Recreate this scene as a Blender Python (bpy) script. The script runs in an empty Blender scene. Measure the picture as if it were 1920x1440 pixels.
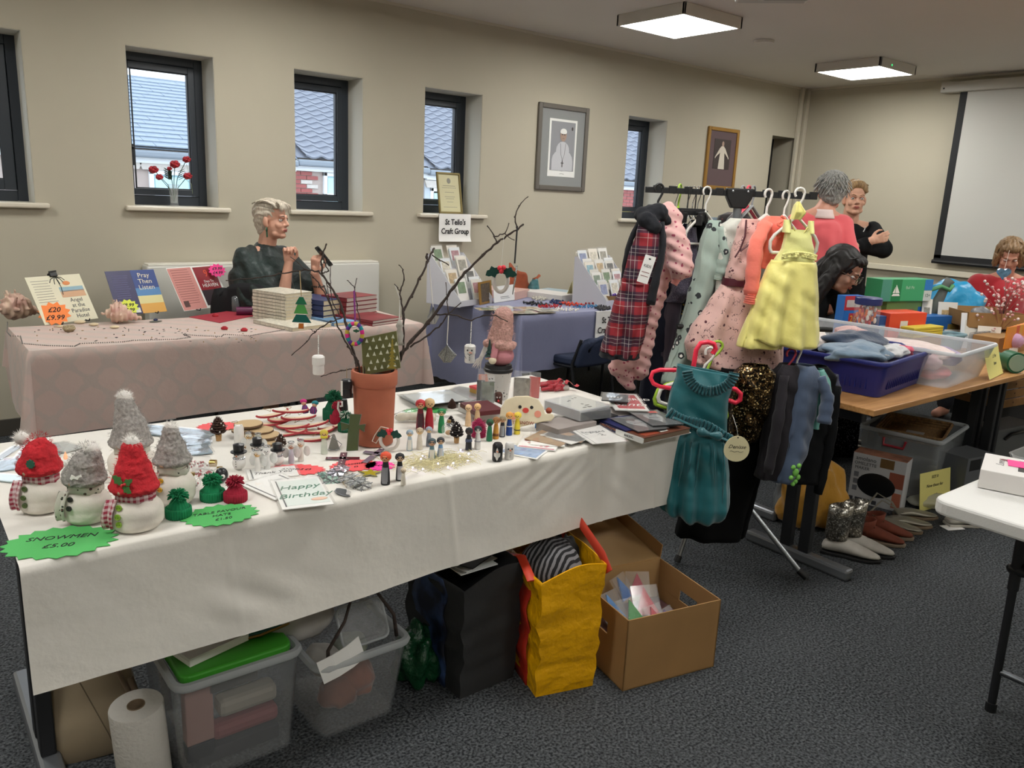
import bpy,math,random
from mathutils import Vector as V,Matrix,Euler,noise
rnd=random.Random(7)
PI=math.pi
C=bpy.context.scene.collection
sc=bpy.context.scene

# ---------------------------------------------------------------- camera
FPX=1499.3
YAW,PIT,ROL=math.radians(51.4135),math.radians(13.1821),math.radians(2.6203)
EYE=V((0,0,1.5))
_f=V((math.cos(YAW)*math.cos(PIT),math.sin(YAW)*math.cos(PIT),-math.sin(PIT)))
_r0=_f.cross(V((0,0,1))).normalized();_u0=_r0.cross(_f)
_r=_r0*math.cos(ROL) + _u0*math.sin(ROL)
_u=_u0*math.cos(ROL) - _r0*math.sin(ROL)
cam=bpy.data.cameras.new('camera');cam.sensor_width=36;cam.lens=FPX/1920*36
cam.clip_start=.05;cam.clip_end=200
co=bpy.data.objects.new('camera',cam);C.objects.link(co)
co.matrix_world=Matrix.Translation(EYE) @ Matrix((_r,_u,-_f)).transposed().to_4x4()
sc.camera=co

# ---------------------------------------------------------------- world, exposure
sc.view_settings.view_transform='Standard';sc.view_settings.look='None'
sc.view_settings.gamma=1;sc.view_settings.use_curve_mapping=False
sc.view_settings.exposure=0.0
PANEL=27.0           # strength of the ceiling light diffusers
w=bpy.data.worlds.new('overcast_sky');sc.world=w;w.use_nodes=True
bg=w.node_tree.nodes['Background'];bg.inputs[0].default_value=(.80,.90,1,1);bg.inputs[1].default_value=2.9

# ---------------------------------------------------------------- measuring helpers: where a sight line meets a real plane
def ray(px,py):return _r*((px-960)/FPX) - _u*((py-720)/FPX) + _f
def Z(px,py,z=.75):d=ray(px,py);return EYE + d*((z-1.5)/d.z)
def Yp(px,py,y):d=ray(px,py);return EYE + d*(y/d.y)
def Xp(px,py,x):d=ray(px,py);return EYE + d*(x/d.x)
def D(px,py,dep):return EYE + ray(px,py)*dep

# ---------------------------------------------------------------- materials
def lin(h):
    if not isinstance(h,str):return (*h[:3],1)
    h=h.lstrip('#');c=[int(h[i:i+2],16)/255 for i in (0,2,4)]
    return tuple(x/12.92 if x <= .04045 else ((x+.055)/1.055)**2.4 for x in c) + (1,)
MC={}
class NT:
    def __init__(s,name):
        s.m=bpy.data.materials.new(name);s.m.use_nodes=True;s.t=s.m.node_tree
        s.b=s.t.nodes['Principled BSDF'];s.out=s.t.nodes['Material Output']
    def n(s,typ,**kw):
        x=s.t.nodes.new('ShaderNode'+typ)
        for k,v in kw.items():
            if hasattr(x,k):setattr(x,k,v)
        return x
    def set(s,node,sock,val):
        i=node.inputs[sock]
        if hasattr(val,'is_output'):s.t.links.new(val,i)
        elif isinstance(val,str):i.default_value=lin(val)
        else:i.default_value=val
    def math(s,op,a,b=0,c=None,clamp=False):
        x=s.n('Math',operation=op,use_clamp=clamp);s.set(x,0,a);s.set(x,1,b)
        if c is not None:s.set(x,2,c)
        return x.outputs[0]
    def mix(s,fac,a,b,mode='MIX'):
        x=s.n('MixRGB',blend_type=mode);s.set(x,0,fac);s.set(x,1,a);s.set(x,2,b);return x.outputs[0]
    def obj(s):return s.n('TexCoord').outputs['Object']
    def xyz(s,vec=None):
        x=s.n('SeparateXYZ');s.set(x,0,vec or s.obj());return x.outputs
    def noise(s,scale,detail=3,vec=None):
        x=s.n('TexNoise');s.set(x,'Vector',vec or s.obj());s.set(x,'Scale',scale);s.set(x,'Detail',detail);return x.outputs[0]
    def step(s,v,lo,hi):
        x=s.n('MapRange');s.set(x,0,v);s.set(x,1,lo);s.set(x,2,hi);return x.outputs[0]
    def bump(s,h,strength=.3,dist=.002):
        x=s.n('Bump');s.set(x,'Height',h);s.set(x,'Strength',strength);s.set(x,'Distance',dist)
        s.set(s.b,'Normal',x.outputs[0])
def mat(name,col='#888888',rough=.7,metal=0,nz=None,bump=None,trans=0,alpha=1,emit=0,sheen=0,spec=.5,coat=0):
    if name in MC:return MC[name]
    t=NT(name);b=t.b;c=lin(col)
    if nz:
        f=t.step(t.noise(nz[0]),.3,.7)
        k=nz[1];t.set(b,'Base Color',t.mix(f,tuple(x*(1-k) for x in c[:3])+(1,),tuple(min(1,x*(1+k)) for x in c[:3])+(1,)))
    else:b.inputs['Base Color'].default_value=c
    b.inputs['Roughness'].default_value=rough;b.inputs['Metallic'].default_value=metal
    b.inputs['Transmission Weight'].default_value=trans;b.inputs['Alpha'].default_value=alpha
    b.inputs['Specular IOR Level'].default_value=spec;b.inputs['Sheen Weight'].default_value=sheen
    b.inputs['Coat Weight'].default_value=coat
    if emit:b.inputs['Emission Color'].default_value=c;b.inputs['Emission Strength'].default_value=emit
    if bump:t.bump(t.noise(bump[0],4),bump[1],bump[2] if len(bump)>2 else .002)
    MC[name]=t.m;return t.m
def film(name,col='#ffffff',tint=.12,rough=.12):      # clear plastic: mostly see-through with a glossy skin
    if name in MC:return MC[name]
    t=NT(name);t.t.nodes.remove(t.b)
    tr=t.n('BsdfTransparent');gl=t.n('BsdfGlossy');df=t.n('BsdfDiffuse')
    t.set(df,0,col);t.set(gl,'Roughness',rough)
    m1=t.n('MixShader');t.set(m1,0,tint);t.t.links.new(tr.outputs[0],m1.inputs[1]);t.t.links.new(df.outputs[0],m1.inputs[2])
    fr=t.n('Fresnel');t.set(fr,0,1.5)
    bf=t.math('MULTIPLY',fr.outputs[0],t.math('SUBTRACT',1.,t.n('NewGeometry').outputs['Backfacing']));m2=t.n('MixShader');t.set(m2,0,bf);t.t.links.new(m1.outputs[0],m2.inputs[1]);t.t.links.new(gl.outputs[0],m2.inputs[2])
    t.t.links.new(m2.outputs[0],t.out.inputs[0]);MC[name]=t.m;return t.m

# ---------------------------------------------------------------- mesh builder
def T(x=0,y=0,z=0,rx=0,ry=0,rz=0,s=1):
    return Matrix.Translation((x,y,z)) @ Euler((rx,ry,rz)).to_matrix().to_4x4() @ Matrix.Diagonal((s,s,s,1) if not isinstance(s,tuple) else (*s,1))
class MB:
    def __init__(s):s.v=[];s.f=[];s.k=[]
    def add(s,vs,fs,M=None,m=0):
        o=len(s.v)
        s.v+=[tuple(M @ V(p)) if M is not None else tuple(p) for p in vs]
        s.f+=[tuple(i+o for i in f) for f in fs];s.k+=[m]*len(fs);return s
    def box(s,c,d,M=None,m=0,rz=0,tp=1):
        x,y,z=(q/2 for q in d)
        vs=[(-x,-y,-z),(x,-y,-z),(x,y,-z),(-x,y,-z),(-x*tp,-y*tp,z),(x*tp,-y*tp,z),(x*tp,y*tp,z),(-x*tp,y*tp,z)]
        L=T(*c,rz=rz);L=M @ L if M is not None else L
        return s.add(vs,[(3,2,1,0),(4,5,6,7),(0,1,5,4),(1,2,6,5),(2,3,7,6),(3,0,4,7)],L,m)
    def bb(s,a,b,M=None,m=0):
        return s.box([(p+q)/2 for p,q in zip(a,b)],[abs(q-p) for p,q in zip(a,b)],M,m)
    def loft(s,rings,closed=True,cap=True,M=None,m=0):
        n=len(rings[0]);vs=[p for r in rings for p in r];fs=[]
        for i in range(len(rings)-1):
            for j in range(n if closed else n-1):
                a,b=i*n+j,i*n+(j+1) % n;fs.append((a,b,b+n,a+n))
        if cap and closed:fs+=[tuple(range(n))[::-1],tuple(range((len(rings)-1)*n,len(rings)*n))]
        return s.add(vs,fs,M,m)
    def lathe(s,prof,seg=20,M=None,m=0,cap=True,sx=1,sy=1):
        return s.loft([[(r*sx*math.cos(2*PI*j/seg),r*sy*math.sin(2*PI*j/seg),z) for j in range(seg)] for r,z in prof],True,cap,M,m)
    def ball(s,c,r,seg=16,M=None,m=0,rings=None):
        r=(r,r,r) if not isinstance(r,(tuple,list)) else r;k=rings or max(6,seg//2)
        L=T(*c,s=tuple(r));L=M @ L if M is not None else L
        return s.lathe([(max(1e-3,math.sin(PI*i/k)),-math.cos(PI*i/k)) for i in range(k+1)],seg,L,m)
    def tube(s,pts,r=.005,seg=8,M=None,m=0,flat=1.0):
        P=[V(p) for p in pts];R=r if isinstance(r,(list,tuple)) else [r]*len(P);rings=[];up=None
        for i,p in enumerate(P):
            t=(P[min(i+1,len(P)-1)]-P[max(i-1,0)])
            t=t.normalized() if t.length>1e-9 else V((0,0,1))
            if up is None:up=V((0,0,1)) if abs(t.z)<.9 else V((1,0,0))
            a=t.cross(up)
            if a.length<1e-6:a=t.orthogonal()
            a.normalize();b=a.cross(t).normalized();up=b
            rings.append([tuple(p + a*(R[i]*math.cos(2*PI*j/seg)) + b*(R[i]*flat*math.sin(2*PI*j/seg))) for j in range(seg)])
        return s.loft(rings,True,True,M,m)
    def cap_(s,a,b,r0,r1=None,seg=12,M=None,m=0):      # rounded limb, used for bodies
        a,b=V(a),V(b);r1=r0 if r1 is None else r1;d=(b-a);L=max(d.length,1e-6);d=d/L
        pts=[];rs=[]
        for i in range(5):th=PI/2*(1-i/4);pts.append(a-d*r0*math.sin(th));rs.append(max(1e-4,r0*math.cos(th)))
        for i in range(1,5):th=PI/2*i/4;pts.append(b+d*r1*math.sin(th));rs.append(max(1e-4,r1*math.cos(th)))
        if L>.01:pts.insert(5,b);rs.insert(5,r1)
        return s.tube(pts,rs,seg,M,m)
    def prism(s,out,z0,z1,M=None,m=0):
        n=len(out);vs=[(x,y,z0) for x,y in out]+[(x,y,z1) for x,y in out]
        return s.add(vs,[tuple(range(n))[::-1],tuple(range(n,2*n))]+[(i,(i+1) % n,(i+1) % n+n,i+n) for i in range(n)],M,m)
    def sheet(s,fn,nu,nv,M=None,m=0,closed=False):
        rings=[[tuple(fn(i/(nu if closed else nu-1),j/(nv-1))) for i in range(nu)] for j in range(nv)]
        return s.loft(rings,closed,False,M,m)
    def build(s,name,mats,parent=None,smooth=None,bevel=0,solid=0,sub=0,loc=None,rz=0):
        me=bpy.data.meshes.new(name);me.from_pydata(s.v,[],s.f)
        for q in (mats if isinstance(mats,(list,tuple)) else [mats]):me.materials.append(q)
        if any(s.k):me.polygons.foreach_set('material_index',s.k)
        if smooth is not None:
            me.polygons.foreach_set('use_smooth',[True]*len(me.polygons))
            if smooth<180:me.set_sharp_from_angle(angle=math.radians(smooth))
        me.update();o=bpy.data.objects.new(name,me);C.objects.link(o)
        if parent is not None:o.parent=parent
        if loc is not None:o.location=loc
        if rz:o.rotation_euler.z=rz
        if solid:q=o.modifiers.new('s','SOLIDIFY');q.thickness=solid;q.offset=0
        if bevel:q=o.modifiers.new('b','BEVEL');q.width=bevel;q.segments=2;q.limit_method='ANGLE';q.angle_limit=math.radians(40)
        if sub:q=o.modifiers.new('u','SUBSURF');q.levels=sub;q.render_levels=sub
        return o
def flatten(o):      # bake the modifiers into the mesh
    dg=bpy.context.evaluated_depsgraph_get();me=bpy.data.meshes.new_from_object(o.evaluated_get(dg));o.modifiers.clear();old=o.data;o.data=me;bpy.data.meshes.remove(old);return o

def blob(name,mb,m,parent=None,vox=.006,sm=4,disp=None,loc=None,rz=0,dec=0):    # melts shapes into one continuous skin
    o=mb.build(name,m,None)
    q=o.modifiers.new('r','REMESH');q.mode='VOXEL';q.voxel_size=vox;q.use_smooth_shade=True
    q=o.modifiers.new('s','SMOOTH');q.factor=.5;q.iterations=sm
    if dec:q=o.modifiers.new('d','DECIMATE');q.ratio=dec
    flatten(o);me=o.data
    if disp:
        cn=[(v.co.copy(),v.normal.copy()) for v in me.vertices]
        me.vertices.foreach_set('co',[q for c,n in cn for q in (c+V(disp(c,n)))])
    me.polygons.foreach_set('use_smooth',[True]*len(me.polygons));me.materials.clear();me.materials.append(m);me.update()
    if parent is not None:o.parent=parent
    if loc is not None:o.location=loc
    if rz:o.rotation_euler.z=rz
    return o
def tag(o,label=None,cat=None,group=None,kind=None):
    if label:o['label']=label
    if cat:o['category']=cat
    if group:o['group']=group
    if kind:o['kind']=kind
    return o
def thing(name,label,cat,loc=(0,0,0),rz=0,group=None,rx=0,ry=0):
    o=bpy.data.objects.new(name,None);C.objects.link(o);o.empty_display_size=.02
    o.location=loc;o.rotation_euler=(rx,ry,rz);return tag(o,label,cat,group)
def struct(name,mb,m,**k):return tag(mb.build(name,m,**k),kind='structure')
def dup(root,loc,rz=None,label=None,group=None):
    r=root.copy();C.objects.link(r);r.location=loc
    if rz is not None:r.rotation_euler.z=rz
    if label:r['label']=label
    if group:r['group']=group
    for ch in list(root.children):
        c=ch.copy();C.objects.link(c);c.parent=r
        for g in ch.children:d=g.copy();C.objects.link(d);d.parent=c
    return r
def text(s,size,m,parent,M,name='lettering',shear=0,ext=.0003,align='CENTER',sx=1,bold=0):
    cu=bpy.data.curves.new('t','FONT');cu.body=s;cu.size=size;cu.align_x=align;cu.align_y='CENTER';cu.shear=shear;cu.extrude=ext;cu.offset=bold;cu.resolution_u=2
    o=bpy.data.objects.new('t',cu);C.objects.link(o);dg=bpy.context.evaluated_depsgraph_get();dg.update()
    me=bpy.data.meshes.new_from_object(o.evaluated_get(dg));bpy.data.objects.remove(o);bpy.data.curves.remove(cu)
    me.name=name;me.transform(M @ Matrix.Diagonal((sx,1,1,1)));me.materials.clear();me.materials.append(m)
    q=bpy.data.objects.new(name,me);C.objects.link(q);q.parent=parent;return q
def UP(x=0,y=0,z=0,rz=0):return T(x,y,z,rz=rz) @ T(rx=PI/2)      # text standing upright, facing -Y
def star(n,r0,r1,sx=1,sy=1,j=0):
    return [((r0 if i % 2 else r1)*(1+j*rnd.uniform(-1,1))*sx*math.cos(PI*i/n),(r0 if i % 2 else r1)*(1+j*rnd.uniform(-1,1))*sy*math.sin(PI*i/n)) for i in range(2*n)]
def rrect(w,h,r,k=4):
    o=[]
    for cx,cy,a in ((w/2-r,h/2-r,0),(-w/2+r,h/2-r,1),(-w/2+r,-h/2+r,2),(w/2-r,-h/2+r,3)):
        for i in range(k+1):t=PI/2*(a+i/k);o.append((cx+r*math.cos(t),cy+r*math.sin(t)))
    return o
def nz(p,s=1,seed=0):return noise.noise(V((p[0]*s+seed*7.3,p[1]*s-seed*3.1,p[2]*s+seed)))

black=mat('black_plastic','#17181a',.45);white=mat('white_plastic','#e8e8e4',.4);paper=mat('white_paper','#f0efec',.75)
ink=mat('black_ink','#16161a',.7);wood_pale=mat('pale_wood','#d9b48a',.6,nz=(40,.12));skin=mat('skin','#c98f78',.55,nz=(14,.08),bump=(160,.15))
# ================================================================ ROOM SHELL
WY,BX,CZ=5.35,8.23,2.79          # window wall plane, screen wall plane, ceiling height
X0,Y0=-2.6,-2.6
def wallmat(name,col,dirt=.10):
    t=NT(name);a=t.step(t.noise(1.3,4),.3,.7);c=t.noise(9,5)
    k=lin(col);d=tuple(x*(1-dirt) for x in k[:3])+(1,)
    t.set(t.b,'Base Color',t.mix(t.math('MULTIPLY',a,.6),k,d));t.set(t.b,'Roughness',.85);t.bump(c,.12,.004);return t.m
wallm=wallmat('beige_wall_paint','#bab3a0');ceilm=wallmat('off_white_ceiling_paint','#d9d3ca',.05)
revm=wallmat('pale_reveal_paint','#c9c6bb',.04);sillm=mat('cream_gloss_sill','#d8d0bf',.35)
def carpet():
    t=NT('charcoal_carpet');a=t.step(t.noise(125,3),.36,.68);b=t.step(t.noise(40,3),.3,.7);c=t.step(t.noise(2.0,3),.3,.75)
    k=t.mix(a,'#17191c','#6c7073');k=t.mix(t.math('MULTIPLY',b,.35),k,'#2b2d31');k=t.mix(t.math('MULTIPLY',c,.25),k,'#56585b')
    t.set(t.b,'Base Color',k);t.set(t.b,'Roughness',.95);t.set(t.b,'Specular IOR Level',.15);t.bump(a,.7,.006);return t.m
m=MB().bb((X0,Y0,-.1),(BX+.3,WY+.35,0));struct('floor',m,carpet())
m=MB().bb((X0,Y0,CZ),(BX+.3,WY+.35,CZ+.12));struct('ceiling',m,ceilm)
OP=[(.20,.74),(1.265,1.775),(2.30,2.81),(3.32,3.845),(5.48,6.0),(7.68,8.12)]
ST,OT=1.345,2.262
m=MB();xs=X0
for i,(a,b) in enumerate(OP):
    m.bb((xs,WY,0),(a,WY+.35,CZ));m.bb((a,WY,OT),(b,WY+.35,CZ))
    if i<5:m.bb((a,WY,0),(b,WY+.35,ST-.03))
    xs=b
m.bb((xs,WY,0),(BX+.3,WY+.35,CZ));struct('wall_left',m,wallm)
m=MB().bb((BX,Y0,0),(BX+.3,WY,CZ));struct('wall_back',m,wallm)
m=MB().bb((X0,Y0-.2,0),(BX+.3,Y0,CZ));struct('wall_right',m,wallm)
m=MB().bb((X0-.2,Y0-.2,0),(X0,WY+.35,CZ));struct('wall_front',m,wallm)
frm=mat('anthracite_window_frame','#2c333c',.42);glass=film('window_glass','#dfeaf2',.03,.03)
gask=mat('black_gasket','#101216',.5)
handle_m=mat('dark_handle','#1c2026',.35)
for i,(a,b) in enumerate(OP[:5]):
    y0=WY+.225
    win=tag(MB().bb((a-.005,y0,ST-.0),(a+.028,y0+.07,OT)).bb((b-.055,y0,ST),(b+.005,y0+.07,OT)).bb((a+.028,y0,OT-.055),(b-.055,y0+.07,OT+.004)).bb((a+.028,y0,ST-.002),(b-.055,y0+.07,ST+.06)).build(f'window_{i+1}',frm,bevel=.004),kind='structure')
    s=.04 if i else .06
    x0,x1,z0,z1=a+.03,b-.057,ST+.062,OT-.057
    M=T(0,0,0)
    if i in (0,4):                      # these two sashes stand a little open, hinged on the right
        M=T(x1,y0,0,rz=math.radians(-14 if i==0 else -7)) @ T(-x1,-y0,0)
    sash=MB()
    for q in (((x0,y0-.012,z0),(x0+s*.7,y0+.05,z1)),((x1-s,y0-.012,z0),(x1,y0+.05,z1)),((x0+s*.7,y0-.012,z1-s),(x1-s,y0+.05,z1)),((x0+s*.7,y0-.012,z0),(x1-s,y0+.05,z0+s))):sash.bb(*q,M)
    so=sash.build('sash',frm,win,bevel=.003)
    MB().bb((x0+s*.7-.004,y0+.015,z0+s-.004),(x1-s+.004,y0+.021,z1-s+.004),M).build('pane',glass,so)
    g=MB();e=.006
    for q in (((x0+s,y0-.002,z0+s),(x0+s+e,y0+.014,z1-s)),((x1-s-e,y0-.002,z0+s),(x1-s,y0+.014,z1-s)),((x0+s+e,y0-.002,z0+s),(x1-s-e,y0+.014,z0+s+e)),((x0+s+e,y0-.002,z1-s-e),(x1-s-e,y0+.014,z1-s))):g.bb(*q,M)
    g.build('gasket',gask,so)
    hx=x0+s/2+.002
    h=MB().bb((hx-.014,y0-.026,ST+.30),(hx+.014,y0-.012,ST+.37),M).bb((hx-.009,y0-.048,ST+.24),(hx+.009,y0-.034,ST+.355),M).bb((hx-.008,y0-.048,ST+.335),(hx+.008,y0-.02,ST+.352),M)
    h.build('handle',handle_m,so,bevel=.003)
    rv=MB().bb((a,WY+.004,ST-.002),(a+.003,y0,OT)).bb((b-.003,WY+.004,ST-.002),(b,y0,OT)).bb((a,WY+.004,OT-.003),(b,y0,OT))
    rv.build('reveal',revm,win)
    sl=MB().bb((a-.055,WY-.045,ST-.03),(b+.065,WY+.001,ST)).bb((a,WY,ST-.03),(b,WY+.23,ST));sl.build('window_sill',sillm,win,bevel=.009)
# tall dark recess with a door leaf at the far end of the window wall
a,b=OP[5]
d=tag(MB().bb((a,WY+.28,.01),(b,WY+.33,OT)).build('door_1',mat('near_black_door','#0d0e11',.6),bevel=.004),kind='structure')
MB().bb((a+.3,WY+.262,1.02),(a+.33,WY+.28,1.2)).cap_((a+.315,WY+.24,1.1),(a+.40,WY+.24,1.1),.009).build('door_handle',mat('dull_steel','#7a7c80',.4,1),d)
# trims: boxed pipes in the corner, trunking on the screen wall, skirting boards, ceiling edge bead
tr=mat('cream_gloss_trim','#c9c2b0',.4)
struct('trim_1',MB().bb((BX-.05,WY-.045,0),(BX,WY,CZ)),tr,bevel=.006)
struct('trim_2',MB().bb((BX-.15,WY-.04,0),(BX-.105,WY,CZ)),tr,bevel=.006)
struct('trim_3',MB().bb((BX-.045,Y0,.935),(BX,WY-.16,.99)),mat('ivory_trunking','#dcd5c1',.4),bevel=.004)
struct('trim_4',MB().bb((X0,WY-.012,CZ-.02),(BX,WY,CZ)).bb((BX-.012,Y0,CZ-.02),(BX,WY-.05,CZ)),tr)
sk=mat('dark_skirting','#4a4640',.5)
struct('baseboard_left',MB().bb((X0,WY-.015,0),(OP[5][0],WY,.1)),sk,bevel=.003)
struct('baseboard_back',MB().bb((BX-.015,Y0,0),(BX,WY-.06,.1)),sk,bevel=.003)
# projector screen
ps=thing('projector_screen','pulled-down white projector screen with a black border on the far wall','screen',(BX,2.55,2.65))
MB().bb((-.11,-1.35,-.01),(-.005,1.31,.085)).build('housing',mat('screen_housing','#b9b6ad',.4),ps,bevel=.008)
MB().bb((-.112,1.27,.02),(-.108,1.285,.035)).build('screw',black,ps)
MB().bb((-.062,-1.24,-1.55),(-.058,1.10,-.01)).build('screen_sheet',mat('screen_fabric','#c9c8c2',.8),ps)
MB().bb((-.064,1.075,-1.55),(-.057,1.14,-.01)).bb((-.064,-1.30,-1.55),(-.057,-1.235,-.01)).bb((-.064,-1.30,-1.575),(-.057,1.14,-1.52)).build('border',mat('screen_border','#18191b',.7),ps)
MB().tube([(-.06,-1.31,-1.585),(-.06,1.15,-1.585)],.02,10).build('weight_bar',black,ps)
# ceiling lights
diff=mat('lit_diffuser','#fffef9',.5,emit=PANEL);hous=mat('light_housing','#cfcac2',.5)
def ceiling_light(x,y,label):
    t=thing('ceiling_light',label,'ceiling light',(x,y,CZ-.075))
    MB().bb((-.31,-.31,.0),(-.29,.31,.075)).bb((.29,-.31,0),(.31,.31,.075)).bb((-.31,-.31,0),(.31,-.29,.075)).bb((-.31,.29,0),(.31,.31,.075)).bb((-.3,-.3,.06),(.3,.3,.074)).build('housing',hous,t,bevel=.003)
    MB().bb((-.29,-.29,.004),(.29,.29,.012)).build('diffuser',diff,t)
    return t
for ix,x in enumerate((-.6,2.02,4.63,7.16)):
    for iy,y in enumerate((4.1,1.55,-1.1)):
        lab={(2,0):'large glowing square ceiling light nearer the camera',(3,0):'glowing square ceiling light with a green lamp, near the far corner'}.get((ix,iy),'square ceiling light out of the picture, '+('window-side','middle','rear')[iy]+' row, '+('first','second','third','fourth')[ix]+' from the left')
        c=ceiling_light(x,y,lab)
        if lab[:6]=='square':c['group']='ceiling lights beyond the frame'
        if (ix,iy)==(3,0):MB().ball((-.12,-.305,.03),(.012,.01,.01),8).build('indicator_lamp',mat('green_lamp','#30d070',.3,emit=2),c)
# projector bracket and smoke-detector plate
p=Z(1452,-20,2.62)
t=thing('ceiling_projector','underside of a white ceiling projector cut by the top of the picture','projector',(p.x,p.y,2.56),math.radians(-48))
MB().bb((-.19,-.14,.02),(.19,.14,.12)).build('case',mat('projector_case','#b4b1ab',.5),t,bevel=.015)
MB().bb((-.05,-.16,0),(.17,-.02,.018)).build('mount_plate',mat('projector_plate','#8d8a86',.5),t,bevel=.003)
MB().tube([(0,0,.12),(0,0,.23)],.025,12).build('pole',white,t)
for k in range(5):MB().bb((-.15+k*.03,-.1415,.045),(-.135+k*.03,-.1395,.1)).build('vent_slot',black,t)
MB().lathe([(.035,0),(.035,.012),(.028,.014)],20,T(.1,-.141,.07,rx=PI/2)).build('lens',mat('lens_glass','#1b2230',.1),t)
p=Z(1433,76,CZ)
t=tag(MB().lathe([(.075,0),(.08,.02),(.02,.022)],28,T(p.x,p.y,CZ-.022)).build('ceiling_plate',ceilm,smooth=40),'round off-white blanking plate on the ceiling between the two lights','ceiling plate')
# storage heater under the second window
t=thing('wall_heater','long white panel heater under the windows behind the seated woman','heater',(2.08,WY,.30))
MB().bb((-.80,-.13,0),(.80,-.012,.69)).build('case',mat('heater_white','#d6d4cc',.45),t,bevel=.012)
MB().bb((-.79,-.128,.685),(.79,-.02,.70)).build('top_grille',mat('heater_top','#e4e0d4',.4),t,bevel=.004)
for x in (-.7,.7):MB().bb((x-.03,-.11,-.3),(x+.03,-.02,.0)).build('foot',white,t)
# ================================================================ STREET OUTSIDE
HY=14.0
def tilemat(name,a,b): 
    t=NT(name);t.set(t.b,'Base Color',t.mix(t.step(t.noise(1.7,4),.3,.7),a,b));t.set(t.b,'Roughness',.55);t.bump(t.noise(30),.3,.01);return t.m
slate=tilemat('wet_blue_slate','#6e7f92','#8b9aab');conc=tilemat('grey_concrete_tile','#5c6270','#7b8290')
brickm=tilemat('red_brick','#8e3b3c','#a75552');cream=mat('cream_brick','#c9c3bd',.8,nz=(8,.1));render=mat('pale_render','#b9c3cc',.8,nz=(6,.08))
mort=mat('mortar','#b3a59f',.9);pvc=mat('white_upvc','#e9eef2',.4);gutm=mat('grey_gutter','#7f8a96',.5);pane_o=mat('house_pane','#9fc6cf',.15);curt=mat('net_curtain','#bfe0e4',.6)
def brickunit(w,h):return MB().box((0,0,0),(w,.03,h))
def instances(unit,mats,parent,spots,name):
    base={}
    for (p,k,M) in spots:
        if k not in base:
            o=unit.build(name,mats[k],parent,bevel=0);base[k]=o
        else:o=bpy.data.objects.new(name,base[k].data);C.objects.link(o);o.parent=parent
        o.matrix_local=Matrix.Translation(p) @ M
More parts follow.
